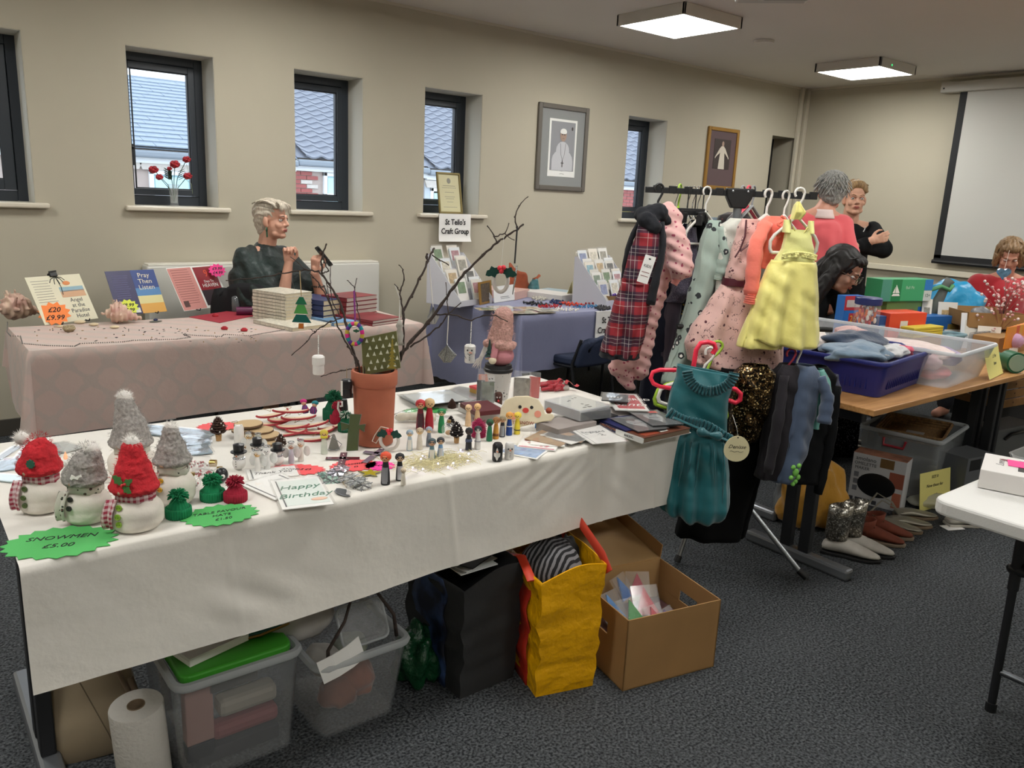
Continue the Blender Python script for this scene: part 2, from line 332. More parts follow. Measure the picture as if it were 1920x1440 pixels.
def house(label,x0,x1,eave,ridge,kind,vis,wallm_,bands,win=None,far=0):
    t=thing('terraced_house',label,'house',(0,HY+far,0),0,'houses across the street')
    depth=4.0;L=math.hypot(depth,ridge-eave);pitch=math.atan2(ridge-eave,depth)
    MB().bb((x0,.03,-4),(x1,8,eave)).build('wall',mort,t)
    MB().add([(x0,-.15,eave),(x1,-.15,eave),(x1,depth,ridge),(x0,depth,ridge),(x0,2*depth,eave),(x1,2*depth,eave)],[(0,1,2,3),(3,2,5,4),(0,3,4),(1,5,2)]).build('roof',conc if kind=='tile' else slate,t)
    MB().tube([(x0,depth,ridge+.02),(x1,depth,ridge+.02)],.07,8).build('ridge',conc if kind=='tile' else slate,t)
    MB().bb((x0,-.22,eave-.14),(x1,-.08,eave-.03)).build('gutter',gutm,t,bevel=.03)
    MB().bb((x0,-.08,eave-.22),(x1,.04,eave-.02)).build('fascia',pvc,t)
    # individual roof tiles where the windows look at the roof
    a,b=vis;rh=.235;tw=.30 if kind=='tile' else .27;n=0;sp=[]
    rows=int(L/rh);cols=int((b-a)/tw)
    cols=min(298//rows,int((b-a)*1.3/tw)+4)
    for r in range(rows):
        for c in range(cols):
            u=.02+r*rh;yy=HY+math.cos(pitch)*u;x=int(((a+b)/2*yy/HY-cols*tw/2)/tw)*tw+c*tw+(tw/2 if r % 2 and kind != 'tile' else 0)+rnd.uniform(-.004,.004)
            if not x0+tw/2<x<x1-tw/2:continue
            sp.append((V((x,-.15+math.cos(pitch)*(u+rh*.5),eave+math.sin(pitch)*(u+rh*.5)+.035)),0,Euler((pitch-.07,0,rnd.uniform(-.008,.008))).to_matrix().to_4x4()))
    if kind=='tile':
        un=MB().sheet(lambda i,j:((i-.5)*tw*1.02,(j-.5)*rh*1.25,.022*math.cos(2*PI*i)),9,2);un.add([( (i/8-.5)*tw*1.02,-.5*rh*1.25,.022*math.cos(2*PI*i/8)-(.03 if k else 0)) for k in (0,1) for i in range(9)],[(i,i+1,i+10,i+9) for i in range(8)])
    else:un=MB().box((0,0,0),(tw*.985,rh*1.2,.016))
    instances(un,[conc if kind=='tile' else slate],t,sp,'roof_tile')
    # bricks below the eaves
    if bands:
        sp=[];bw,bh=.225,.075;rows=12;cols=min(int((b-a)/bw),24)
        for r in range(rows):
            z=eave-.26-r*bh
            for c in range(cols):
                x=a+c*bw+(bw/2 if r % 2 else 0)
                if win and any(w0-.14<x<w1+.14 and z<wt+.12 for w0,w1,wt in win):continue
                edge=win and any((w0-.42<x<w1+.42) for w0,w1,wt in win)
                k=1 if (bands==2 and (r % 4 >= 2 or False)) or (edge and (r//2) % 2) or (bands==1 and r in (8,9)) else 0
                sp.append((V((x,.012,z)),k,Matrix.Identity(4)))
        instances(brickunit(bw-.012,bh-.012),[brickm,cream],t,sp,'brick')
    else:MB().bb((x0,0,-4),(x1,.035,eave-.2)).build('render_coat',render,t)
    for (w0,w1,wt) in (win or []):
        f=MB()
        for q in (((w0,-.03,wt-1.3),(w0+.07,.06,wt)),((w1-.07,-.03,wt-1.3),(w1,.06,wt)),((w0,-.03,wt-.07),(w1,.06,wt)),((w0,-.03,wt-.46),(w1,.05,wt-.38)),((w0,-.03,wt-1.3),(w1,.06,wt-1.22))):f.bb(*q)
        fo=f.build('window',pvc,t,bevel=.008);MB().bb((w0+.02,.0,wt-1.28),(w1-.02,.03,wt-.02)).build('pane',pane_o,fo)
        MB().sheet(lambda i,j:(w0+.09+(w1-w0-.18)*i,-.006+.004*math.sin(i*40),wt-1.2+1.1*j),40,2).build('net_curtain',curt,fo)
        MB().prism([(w0-.1,wt),(w1+.1,wt),(w1+.16,wt+.14),(w0-.16,wt+.14)],0,.05,T(0,.0,0) @ T(rx=PI/2)).build('lintel',cream,t)
    return t
house('slate-roofed brick house seen through the window with the flower vase',-6,6.0,1.98,3.42,'slate',(3.1,4.7),None,2,[(3.55,4.25,1.66),(2.7,3.3,1.66)])
house('grey-tiled red brick house seen through the window above the seated woman',6.0,8.72,2.0,3.85,'tile',(6.0,7.5),None,1,[(6.55,7.3,1.78)])
house('grey-tiled pale rendered house seen through the window with the certificate',8.72,13.5,1.97,3.95,'tile',(8.75,10.2),None,0,[(8.85,9.25,1.60)])
h4=house('tiled red brick house seen through the window behind the clothes rail',13.5,26,2.0,4.6,'tile',(13.9,15.5),None,1,None)
q=Yp(568,190,HY+4.2);MB().bb((q.x-1.2,4.0,1.5),(q.x+.35,5.6,4.3)).build('gable_wall',mat('pale_stone','#9fb0b0',.8,nz=(3,.15)),h4)
MB().lathe([(.16,0),(.17,.02),(.15,.04)],24,T(14.45,-.03,1.18,rx=PI/2)).build('round_sign',mat('yellow_sign','#d9c648',.5),h4,smooth=40)
struct('street',MB().bb((-30,WY+.5,-3.3),(50,HY+.02,-3.2)),mat('wet_asphalt','#565b62',.5))
# ================================================================ TABLES AND CLOTHS
TZ=.75
legm=mat('black_powder_coat','#1b1c1f',.45);beech=NT('beech_laminate')
_x=beech.xyz();_n=beech.n('TexNoise');_mp=beech.n('Mapping');beech.set(_mp,0,beech.obj());beech.set(_mp,'Scale',(1.2,14,14));beech.set(_n,'Vector',_mp.outputs[0]);beech.set(_n,'Scale',5.);beech.set(_n,'Detail',5.)
beech.set(beech.b,'Base Color',beech.mix(beech.step(_n.outputs[0],.35,.65),'#b98a57','#a27443'));beech.set(beech.b,'Roughness',.42);beech=beech.m
footm=mat('grey_steel_foot','#7d8085',.35,.6)
def cantilever_table(name,label,x0,x1,y0,y1,top=TZ-.004,topm=beech):
    t=thing(name,label,'table',((x0+x1)/2,(y0+y1)/2,0));w,d=(x1-x0)/2,(y1-y0)/2
    MB().bb((-w,-d,top-.025),(w,d,top)).build('table_top',topm,t,bevel=.003)
    for s in (-1,1):
        x=s*(w-.05)
        f=MB().bb((x-.018,-.06,.05),(x+.018,-.01,top-.07)).bb((x-.018,.03,.05),(x+.018,.08,top-.07)).bb((x-.02,-d+.06,top-.07),(x+.02,d-.06,top-.026)).build('leg',legm,t,bevel=.004)
        MB().bb((x-.028,-d+.02,.0),(x+.028,d-.02,.05)).build('foot_bar',footm,f,bevel=.012)
    MB().bb((-w+.05,-.02,top-.12),(w-.05,.02,top-.07)).build('stretcher',legm,t,bevel=.004)
    return t
cantilever_table('trestle_table','long front stall table under the plain white cloth',.16,2.165,1.72,2.59)
def clothmat(name,a,b,pattern=None,rough=.85,fibre=300):
    t=NT(name);n=t.step(t.noise(2.5,4),.3,.7);k=t.mix(n,a,b)
    if pattern:k=pattern(t,k)
    t.set(t.b,'Base Color',k);t.set(t.b,'Roughness',rough);t.set(t.b,'Sheen Weight',.2)
    t.bump(t.noise(14,5),.35,.01);return t.m
wcloth=clothmat('white_table_paper','#e2ddd4','#d9d5ce',rough=.6)
def ridge(x,c,w,a):return a*math.exp(-((x-c)/w)**2)
def wdrop(x,h):      # creases of the hanging front
    o=.003*math.sin(x*9+1)+.008*nz((x*2.2,h*1.2,1))*min(1,h*4)+.003*nz((x*9,h*6,4))*min(1,h*5)
    for c,a in ((1.16,.004),(1.73,.003),(1.98,.004),(.55,.002)):o+=ridge(x-.12*h,c,.006,a)
    k=math.exp(-((x-1.52)/.16)**2-((h-.07)/.06)**2);o+=.0012*k*math.sin((x*1.2+h*2)*60)
    k=math.exp(-((x-1.86)/.13)**2-((h-.16)/.06)**2);o+=.001*k*math.sin((x*1.2-h*1.6)*50)
    k=math.exp(-((x-.62)/.10)**2-((h-.19)/.04)**2);o+=.005*k*math.sin((x-h)*40)
    return o
def wfn(i,j):
    n=60*j
    if n <= 24:h=0;y=2.60-(2.60-1.72)*n/24;z=TZ
    else:h=(n-24)/36*.272;y=1.712;z=TZ-h
    if n>24 and h<.012:y=1.716;z=TZ-.004
    x=.153+2.025*i
    if h:x=.153+(2.025-.076*(h/.272)**1.3)*i;y -= wdrop(x,h)+.018*(h/.272)**2*(.5+.5*math.sin(x*2.1+.4));z -= .0*h + (.008*math.sin(x*3.1))*(h/.272)
    elif n:z+=.0006*nz((x*5,y*5,0))
    return (x,y,z)
o=MB().sheet(wfn,260,61).build('tablecloth',wcloth,smooth=180)
tag(o,'plain white cloth with a long creased front drop on the nearest craft table','tablecloth')

def drape(name,label,m,x0,x1,y0,y1,z,drop,amp=.012,freq=5,seed=0,corner=.03,parent=None):
    # perimeter walks front-left -> front-right -> back-right -> back-left; drop(side, s) gives the hanging length
    w,d=x1-x0,y1-y0;per=[];N=lambda L:max(4,int(L/.02))
    for side,(ax,ay),(dx,dy),L,nx,ny in ((0,(x0,y0),(1,0),w,0,-1),(1,(x1,y0),(0,1),d,1,0),(2,(x1,y1),(-1,0),w,0,1),(3,(x0,y1),(0,-1),d,-1,0)):
        n=N(L)
        for i in range(n+1):
            s=i/n*L;per.append((ax+dx*s,ay+dy*s,nx,ny,side,s/L,0))
        ca=math.atan2(ny,nx);ex,ey=ax+dx*L,ay+dy*L
        for i in range(1,7):a=ca+PI/2*i/7;per.append((ex,ey,math.cos(a),math.sin(a),side,1,math.sin(PI*i/7)))
    rings=[];R=14
    for r in range(R+1):
        v=r/R;ring=[]; 
        for q,(x,y,nx,ny,side,s,cn) in enumerate(per):
            h=drop(side,s)*max(0,v-.04)/.96
            e=.012*min(1,v*10)
            L=x*(ny != 0)+y*(nx != 0)
            e+=amp*min(1,h*3)*(math.sin(L*2*PI*freq/1.3+seed)*.5+nz((x*4,y*4,h*2),1,seed)*1.2) + cn*.09*min(1,h*2.2)
            ring.append((x+nx*e,y+ny*e,z-h-(.004 if 0<v<.1 else 0)))
        rings.append(ring)
    b=MB().loft(rings,True,False);n=len(per)
    b.f.append(tuple(range(n)));b.k.append(0)
    return b.build(name,m,parent,smooth=50)
def damask(t,k):
    x=t.xyz();s=1/.17
    u=t.math('ADD',x[0],x[1]);a=t.math('SINE',t.math('MULTIPLY',t.math('ADD',u,x[2]),PI*s));b=t.math('SINE',t.math('MULTIPLY',t.math('SUBTRACT',u,x[2]),PI*s))
    f=t.math('ABSOLUTE',t.math('MULTIPLY',a,b));w=t.math('ADD',f,t.math('MULTIPLY',t.noise(38,2),.5))
    return t.mix(t.step(w,.42,.58),'#bbaaa1',k)
pinkm=clothmat('pink_damask','#c8b0a6','#c0a89f',damask,.6);bluem=clothmat('periwinkle_cloth','#8487a6','#7b7e9c',None,.75)
cantilever_table('trestle_table','long stall table with books under the pink patterned cloth',.49,2.47,4.0,4.66)
o=drape('tablecloth','',pinkm,.475,2.485,3.985,4.66,TZ,lambda s,q:(.392-.03*q) if s==0 else (.37 if s==1 else .385 if s==3 else .2),.014,1.7,2)
tag(o,'pale pink damask tablecloth hanging from the book table','tablecloth')
cantilever_table('trestle_table','stall table with greeting cards under the lilac-blue cloth',3.26,5.35,4.0,5.02)
o=drape('tablecloth','',bluem,3.235,5.37,3.985,5.03,TZ,lambda s,q:(.60 if s==3 else .375)+.012*math.sin(q*60)*.3,.013,2.2,5)
tag(o,'dusty lilac-blue tablecloth with a frayed hem on the card table','tablecloth')
cantilever_table('wooden_table','beech-topped table with crates of clothes behind the clothes rail',3.0,4.86,1.485,2.03,TZ-.001)
cantilever_table('wooden_table','beech table pushed against the back of the crate table, under the toy boxes',3.3,4.86,2.04,2.58,TZ-.001)
t=cantilever_table('wooden_table','second beech table set behind, spread with white cards in front of the red-sleeved woman',4.88,5.85,.6,2.95,TZ-.001)
# white plastic folding table, bottom right
t=thing('folding_table','white plastic folding table with black legs at the right edge of the picture','table',(2.22,.905,0))
M=T(.75,-.37,0)
b=MB().prism(rrect(1.5,.74,.045,5),.70,.742,M);b.build('table_top',mat('white_hdpe','#d3d2cf',.45,bump=(220,.2)),t,bevel=.008)
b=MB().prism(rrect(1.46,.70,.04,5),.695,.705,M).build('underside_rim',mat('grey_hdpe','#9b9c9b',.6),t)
for s in (0,1):
    b=MB();y=-.13-.47*s;x=.30
    b.tube([(x+.04,y,.70),(x+.055,y,.42)],.016,12).tube([(x+.055,y,.43),(x+.075,y,.02)],.0125,12).build('leg',legm,t,smooth=50)
    MB().tube([(x+.04+.035,y,.0),(x+.074,y,.03)],.017,12).build('rubber_foot',black,t,smooth=50)
MB().tube([(.37,-.13,.14),(.37,-.60,.14)],.010,10).build('crossbar',mat('crossbar_steel','#5d6064',.3,.8),t,smooth=50)
MB().tube([(.35,-.15,.50),(.62,-.32,.69)],.008,8).tube([(.35,-.13,.47),(.66,-.18,.69)],.008,8).cap_((.352,-.15,.485),(.352,-.12,.485),.017).build('brace',legm,t,smooth=50)

# ---------------------------------------------------------------- chairs
def chair(label,x,y,rz,col,group=None,h=.86,back=.42):
    t=thing('stacking_chair',label,'chair',(x,y,0),rz,group);f=mat('chair_frame','#1a1b1e',.4);m=mat('upholstery_'+col,col,.9,nz=(200,.15))
    MB().prism(rrect(.46,.44,.09,5),.42,.475).build('seat',m,t,bevel=.015,smooth=60)
    def fn(i,j):
        a=(i-.5)*1.0;w=.22*(1-.25*max(0,(2*j-1))**2.2);return (w*2*(i-.5)*1.0,.20+.06*math.cos(a*2.4)-.02+.05*j,h-back+back*j-(.10*(abs(2*i-1)**3) if j>.9 else 0)*1)
    MB().sheet(fn,14,10).build('backrest',m,t,smooth=180,solid=.035)
    for s in (-1,1):
        MB().tube([(s*.22,-.20,.0),(s*.22,-.19,.43)],.011,8).build('leg',f,t,smooth=60)
        MB().tube([(s*.22,.24,.0),(s*.22,.17,.43),(s*.20,.22,.60)],.011,8).build('leg',f,t,smooth=60)
    MB().tube([(-.22,-.19,.41),(.22,-.19,.41)],.010,8).tube([(-.22,.17,.41),(.22,.17,.41)],.010,8).tube([(-.22,-.19,.41),(-.22,.17,.41)],.010,8).tube([(.22,-.19,.41),(.22,.17,.41)],.010,8).build('seat_frame',f,t,smooth=60)
    return t
chair('black chair under the seated woman behind the book table',1.86,4.98,math.radians(150),'#17181b',h=.93)
chair('navy blue chair with a rounded back behind the card table',5.23,5.22,math.radians(-20),'#1e2840',h=.93)
for i,(x,y,r,l) in enumerate(((3.75,3.62,10,'navy chair tucked under the front of the card table, left one'),(4.35,3.5,-8,'navy chair tucked under the front of the card table, nearest the tartan dress'))):chair(l,x,y+.42,math.radians(180+r),'#1e2840',h=.62,back=.2)
chair('black chair under the woman bent over the far side of the toy boxes',4.45,3.05,math.radians(165),'#17181b')
chair('black padded chair behind the red-sleeved woman at the far right',6.72,2.40,math.radians(-90),'#1c1d22',h=.95)
# ================================================================ PEOPLE
def head_parts(b,M,s=1,nose=1):
    A=lambda c,r:b.ball(c,tuple(q for q in r),20,M @ T(s=s))
    K=lambda a,c,r0,r1:b.cap_(a,c,r0,r1,12,M @ T(s=s))
    A((0,.018,.035),(.070,.090,.082));A((0,-.045,.045),(.052,.034,.045));A((0,-.018,-.035),(.058,.066,.078));A((0,-.060,-.092),(.024,.020,.018))
    K((-.036,-.030,-.078),(0,-.052,-.092),.022,.020);K((.036,-.030,-.078),(0,-.052,-.092),.022,.020)
    K((0,-.078,.012),(0,-.098,-.028),.008,.0105*nose);A((-.010,-.086,-.032),(.008,.010,.007));A((.010,-.086,-.032),(.008,.010,.007))
    K((-.034,-.074,.020),(-.010,-.082,.018),.010,.009);K((.034,-.074,.020),(.010,-.082,.018),.010,.009)
    A((-.036,-.056,-.030),(.022,.020,.022));A((.036,-.056,-.030),(.022,.020,.022))
    K((-.018,-.074,-.060),(.018,-.074,-.060),.008,.008);A((0,-.078,-.060),(.016,.010,.010))
    for e in (-1,1):b.ball((e*.074,.008,-.008),(.010,.018,.030),12,M @ T(s=s));b.ball((e*.071,.0,-.030),(.007,.010,.012),10,M @ T(s=s))
def face_bits(t,M,s=1,lipc='#a3625a',brow='#8a7563',closed=False,iris='#4a5a5c',look=0):
    Q=M @ T(s=s);ew=mat('eye_white','#d9d3cc',.25)
    for e in (-1,1):
        o=MB().ball((e*.031,-.0705,.001),(.0125,.0115,.0095),14,Q).build('eyeball',ew,t,smooth=180)
        if not closed:MB().ball((e*.031+look*.004,-.0795,.000),(.0052,.003,.0052),12,Q).build('iris',mat('iris_'+iris,iris,.2),o,smooth=180)
        k=.0135
        MB().sheet(lambda i,j:(e*.031+(i-.5)*.030,-.0705-.0130*math.sqrt(max(.02,1-(2*i-1)**2*.8)),.0015+(.009 if not closed else -.004)*(1-(2*i-1)**2)*.8+.005*j),8,3,Q).build('eyelid',mat('lid_skin','#a86f5c',.6),t,smooth=180,solid=.002)
        MB().tube([(e*.014,-.089,.021),(e*.030,-.088,.027),(e*.046,-.076,.022)],[.003,.0035,.0018],6,Q,flat=.7).build('eyebrow',mat('brow_'+brow,brow,.9),t,smooth=180)
    MB().tube([(-.022,-.0765,-.059),(-.010,-.0865,-.0560),(0,-.0885,-.0575),(.010,-.0865,-.0560),(.022,-.0765,-.059)],[.002,.004,.0045,.004,.002],8,Q).build('upper_lip',mat('lip_'+lipc,lipc,.45),t,smooth=180)
    MB().tube([(-.020,-.0760,-.062),(0,-.0868,-.0665),(.020,-.0760,-.062)],[.002,.0052,.002],8,Q).build('lower_lip',mat('lip_'+lipc,lipc,.45),t,smooth=180)
def hand(b,M,curl=(.5,.5,.5,.5),thumb=.5,s=1,mir=1):      # wrist at origin, fingers +X, palm faces -Z
    Q=M @ T(s=(s,s*mir,s))
    b.cap_((.0,.0,0),(.03,.0,0),.021,.024,12,Q)
    for y in (-.024,-.008,.008,.024):b.cap_((.02,y*.7,0),(.083,y,.002),.0135,.0125,10,Q)
    for i,(y,L) in enumerate(((.031,.070),(.0105,.079),(-.010,.074),(-.030,.058))):
        p=V((.085,y,.002));a=0;sp=y*.9
        for k,f in enumerate((.45,.31,.24)):
            a -= curl[i]*(1.0,1.25,.8)[k];q=p+V((math.cos(a)*L*f,sp*L*f*(1-curl[i]*.5),math.sin(a)*L*f));r=(.0092,.0082,.0075,.0065)
            b.cap_(p,q,r[k],r[k+1],10,Q);p=q
    p=V((.022,.024,-.008));q=V((.050,.050,-.018));b.cap_(p,q,.0135,.0105,10,Q);d=V((.032,.014-.02*thumb,-.016*thumb));b.cap_(q,q+d,.0100,.0085,10,Q);b.cap_(q+d,q+d+V((.022,-.004-.010*thumb,-.012*thumb)),.0085,.0065,10,Q)
def aim(p,x,z):      # matrix at p whose X looks along x and whose Z is as near z as it can be
    x=V(x).normalized();y=V(z).cross(x).normalized();z=x.cross(y)
    return Matrix.Translation(p) @ Matrix((x,y,z)).transposed().to_4x4()
def strands(name,m,t,fn,n,M,r=.0016,steps=6):   # locks of hair following fn(k) -> list of points
    b=MB()
    for k in range(n):
        pts=fn(k);b.tube(pts,[r*(1.5 if i<len(pts)-1 else .2) for i in range(len(pts))],4,M)
    return tag(b.build(name,m,t,smooth=180),kind='stuff')
def hairmat(name,a,b_):
    t=NT(name);mp=t.n('Mapping');t.set(mp,0,t.obj());t.set(mp,'Scale',(1,1,.25));n=t.noise(130,3,mp.outputs[0])
    t.set(t.b,'Base Color',t.mix(t.step(n,.35,.65),a,b_));t.set(t.b,'Roughness',.55);t.bump(n,.6,.004);return t.m
def person(label,base):
    t=thing('person',label,'person',base);t.rotation_euler.z=0;return t
Rz=lambda deg:Matrix.Rotation(math.radians(deg),4,'Z')

# ---- seated woman with white hair, holding a phone
base=V((1.90,4.86,0));t=person('white-haired woman in a dark green velvet top sitting behind the book table with a phone',base)
W=lambda p:V(p)-base
Hc=W(Yp(511,413,4.80));HM=Matrix.Translation(Hc) @ Rz(40) @ Matrix.Rotation(math.radians(-3),4,'X')
N=W(Yp(501,463,4.84));ax=V((math.cos(.25),math.sin(.25),0))
SR,SL=N-ax*.165-V((0,0,.055)),N+ax*.155-V((0,0,.060));hip=V((N.x,N.y+.04,.50))
ER,WR_=W(Yp(531,560,4.68)),W(Yp(541,494,4.66));EL,WL=W(Yp(604,566,4.74)),W(Yp(590,512,4.66))
b=MB();head_parts(b,HM,1.0)
b.cap_(Hc+V((-.01,.025,-.06)),N+V((0,.01,.0)),.052,.056);b.cap_(N+V((0,.01,-.025)),SR,.042,.045);b.cap_(N+V((0,.01,-.025)),SL,.042,.045)
b.cap_(N+V((0,.02,-.14)),hip+V((0,0,.1)),.12,.14);b.cap_(hip,hip+V((0,0,.08)),.15,.14)
for s in (-1,1):b.cap_(hip+V((s*.09,0,0)),hip+V((s*.12,-.36,-.02)),.085,.062);b.cap_(hip+V((s*.12,-.36,-.02)),V((s*.12+hip.x,hip.y-.34,.07)),.058,.04);b.cap_(V((s*.12+hip.x,hip.y-.32,.045)),V((s*.12+hip.x,hip.y-.50,.035)),.04,.035)
b.cap_(SR,ER,.036,.036);b.cap_(ER,WR_,.042,.026);b.cap_(SL,EL,.036,.036);b.cap_(EL,WL,.040,.026)
hand(b,aim(WR_,(.02,.0,1),(.2,1,0)),(.95,1.05,1.1,1.15),.9,.95)
hand(b,aim(WL,(.05,-.12,1),(-.9,-.5,.3)),(.55,.6,.7,.8),.4,.95,-1)
blob('body',b,mat('skin_ruddy','#cc9a83',.55,nz=(14,.1),bump=(160,.15)),t,.0045,2)
face_bits(t,HM,1.0,'#a0544e','#a39384')
# velvet poncho top
def velvet():
    q=NT('dark_green_velvet');n=q.step(q.noise(9,4),.35,.7);q.set(q.b,'Base Color',q.mix(n,'#0c1817','#142b27'));q.set(q.b,'Roughness',.55);q.set(q.b,'Sheen Weight',.12);q.bump(q.noise(16,4),.8,.02);return q.m
c=MB();c.cap_(N+V((0,.02,-.10)),hip+V((0,0,.10)),.135,.18)
c.cap_(N+V((-.080,.012,-.038)),SR+V((0,0,-.004)),.050,.066);c.cap_(N+V((.080,.018,-.038)),SL+V((0,0,-.004)),.050,.064);c.cap_(N+V((-.05,-.03,-.10)),N+V((.05,-.03,-.10)),.062,.062)
c.cap_(SR+V((-.005,0,-.03)),ER+V((-.055,.05,.03)),.072,.080);c.cap_(SL+V((.0,0,-.02)),EL+V((-.01,.03,.05)),.066,.060)
c.cap_(N+V((-.06,-.04,-.10)),ER+V((-.05,.05,.08)),.06,.06);c.cap_(N+V((.05,-.04,-.12)),ER+V((.03,.07,.05)),.07,.07);c.cap_(SR+V((-.03,0,-.12)),W(Yp(466,585,4.80)),.065,.085);c.cap_(SR+V((0,0,-.08)),W(Yp(500,585,4.74)),.075,.09);c.cap_(SL+V((-.02,-.02,-.12)),W(Yp(575,590,4.80)),.07,.075)
blob('velvet_top',c,velvet(),t,.012,3,lambda p,n:n*(.010*nz((p.x*7,p.y*7,p.z*3),1)+.005*math.sin(p.x*60+p.z*25+4*nz(p,6))))
# swept-back white hair
hm=hairmat('white_hair','#cfc5b4','#a99f8f')
def scalp(th,ph,k=1):      # th 0 = face side, PI = back; ph up
    return V((.082*math.sin(th)*math.cos(ph)*k,.020-.102*math.cos(th)*math.cos(ph)*k,.035+.092*math.sin(ph)*k))
h=MB();h.ball((0,.030,.048),(.080,.092,.080),20);h.ball((0,.055,.0),(.068,.062,.075),16);h.ball((0,-.035,.085),(.052,.045,.036),14);h.ball((0,.065,-.045),(.05,.04,.05),14)
blob('hair',h,hm,t,.006,3,lambda p,n:n*.004*math.sin(p.z*180+p.x*160+3*nz(p,30))).data.transform(HM)
def lock(k):
    a=rnd.uniform(-1,1);s0=rnd.uniform(0,1)
    x=a*.060;p=[V((x*.8,-.064+.03*abs(a),.088-.02*abs(a)))]
    for i in range(1,7):u=i/6;th=u*2.3;p.append(V((x*(1+.35*math.sin(th)),.025-.098*math.cos(th)*.98,.045+.088*math.sin(th)*(1-.2*abs(a))+rnd.uniform(-.003,.003))))
    return p
strands('hair_lock',hm,t,lock,170,HM,.0015)
def fringe(k):a=rnd.uniform(-1,1);return [V((a*.045,-.055,.112)),V((a*.06,-.082,.094)),V((a*.07+.004,-.088,.066+.02*abs(a))),V((a*.074,-.086,.048+rnd.uniform(-.008,.012)))]
strands('fringe',hm,t,fringe,60,HM,.0014)
e=MB().ball((-.086,-.004,-.052),(.012,.005,.014),12,HM); 
for k in range(4):e.tube([(-.094+.005*k,-.004,-.062),(-.094+.005*k,-.004,-.098)],.0016,5,HM)
e.build('earring',mat('green_silver_earring','#4f6e5a',.25,.7),t,smooth=60)
nb=MB();P0,P1,P2=N+V((-.055,-.035,-.012)),N+V((.03,-.17,-.28)),N+V((.070,-.045,-.03))
for k in range(46):
    u=k/45;p=(P0*(1-u)**2+P1*2*u*(1-u)*1+P2*u*u) if True else 0;p=p+V((0,-.045*math.sin(PI*u),-.10*math.sin(PI*u)));nb.ball(p,.0042 if k % 3 else .006,7)
nb.build('bead_necklace',mat('necklace_beads','#b98a72',.3),t,smooth=180)
br=MB()
for a in range(20):q=2*PI*a/20;br.ball(EL.lerp(WL,.55)+V((.040*math.cos(q),.036*math.sin(q),0)),.006,6)
br.build('bracelet',mat('bracelet_beads','#3c3630',.3),t,smooth=180)
rg=MB().tube([tuple(WR_+V((-.006+.010*math.cos(a/3),-.028+.010*math.sin(a/3),.085))) for a in range(19)],.002,6).build('ring',mat('gold','#c99a3d',.25,1),t)
ph=thing('smartphone','black smartphone held up in the hand of the white-haired woman','phone',base+WL+V((.045,-.035,.105)))
ph.rotation_euler=Euler((math.radians(-20),math.radians(52),math.radians(-25)))
MB().prism(rrect(.072,.145,.010,4),-.004,.004,T(rz=PI/2)).build('case',mat('phone_black','#121316',.25),ph,bevel=.002)
MB().prism(rrect(.066,.137,.008,4),.0041,.0046,T(rz=PI/2)).build('screen',mat('phone_glass','#20242a',.08),ph)
MB().prism(rrect(.022,.022,.005,4),-.0055,-.004,T(-.05,-.018,0)).build('camera_bump',mat('phone_glass','#20242a',.08),ph)

# ---- standing woman, black top, arms folded
HM0=D(1602,374,5.9);base=V((HM0.x,HM0.y,0));t=person('standing woman with short fair curly hair and a black top, arms folded',base);W=lambda p:V(p)-base
Hc=W(HM0);HM=Matrix.Translation(Hc) @ Rz(-46) @ Matrix.Rotation(math.radians(-4),4,'X')
RT=V((_r.x,_r.y,0)).normalized();CM=-V((_f.x,_f.y,0)).normalized()      # room directions of this woman's left side and her front
N=Hc+V((0,0,-.165))-CM*.03;SR,SL=N-RT*.175-V((0,0,.05)),N+RT*.175-V((0,0,.05));Z0=N.z
b=MB();head_parts(b,HM,1.03)
b.cap_(Hc+V((0,0,-.06))-CM*.02,N,.055,.06);b.cap_(N-V((0,0,.02)),SR,.05,.052);b.cap_(N-V((0,0,.02)),SL,.05,.052)
b.cap_(N-V((0,0,.16)),V((N.x,N.y,Z0-.50)),.135,.14);hp=V((N.x,N.y,Z0-.58));b.cap_(hp-RT*.05,hp+RT*.05,.145,.145)
for s in (-1,1):kn=hp+RT*s*.10-V((0,0,.42));b.cap_(hp+RT*s*.09,kn,.092,.062);b.cap_(kn,V((kn.x,kn.y,.08)),.058,.040);b.cap_(V((kn.x,kn.y,.04)),V((kn.x,kn.y,.035))+CM*.14,.042,.034)
ER,EL=W(D(1580,478,5.70)),W(D(1656,468,5.74));WR_,WL=W(D(1633,452,5.56)),W(D(1600,462,5.54))
b.cap_(SR,ER,.05,.045);b.cap_(ER,WR_,.045,.03);b.cap_(SL,EL,.05,.045);b.cap_(EL,WL,.045,.03)
hand(b,aim(WR_,RT*.9+V((0,0,.30)),CM),(.25,.25,.3,.35),.3,.95)
hand(b,aim(WL,-RT+V((0,0,-.1)),CM),(.4,.45,.5,.5),.4,.95,-1)
blob('body',b,mat('skin_fair','#cf9f85',.55,nz=(14,.1),bump=(160,.15)),t,.006,2)
face_bits(t,HM,1.03,'#a4584e','#8b6a48')
blk=mat('black_knit','#0e0f11',.9,bump=(60,.3),spec=.2)
c=MB();c.cap_(N-V((0,0,.15)),V((N.x,N.y,Z0-.44)),.155,.170);c.cap_(hp-RT*.06,hp+RT*.06,.165,.165);c.cap_(hp-RT*.06-V((0,0,.3)),hp+RT*.06-V((0,0,.3)),.14,.14);c.cap_(hp-V((0,0,.1)),hp-V((0,0,.3)),.17,.15)
c.cap_(N-V((0,0,.040))-RT*.075,SR,.046,.066);c.cap_(N-V((0,0,.040))+RT*.075,SL,.046,.066)
c.cap_(N-V((0,0,.13))+CM*.06-RT*.05,N-V((0,0,.13))+CM*.06+RT*.05,.09,.09)
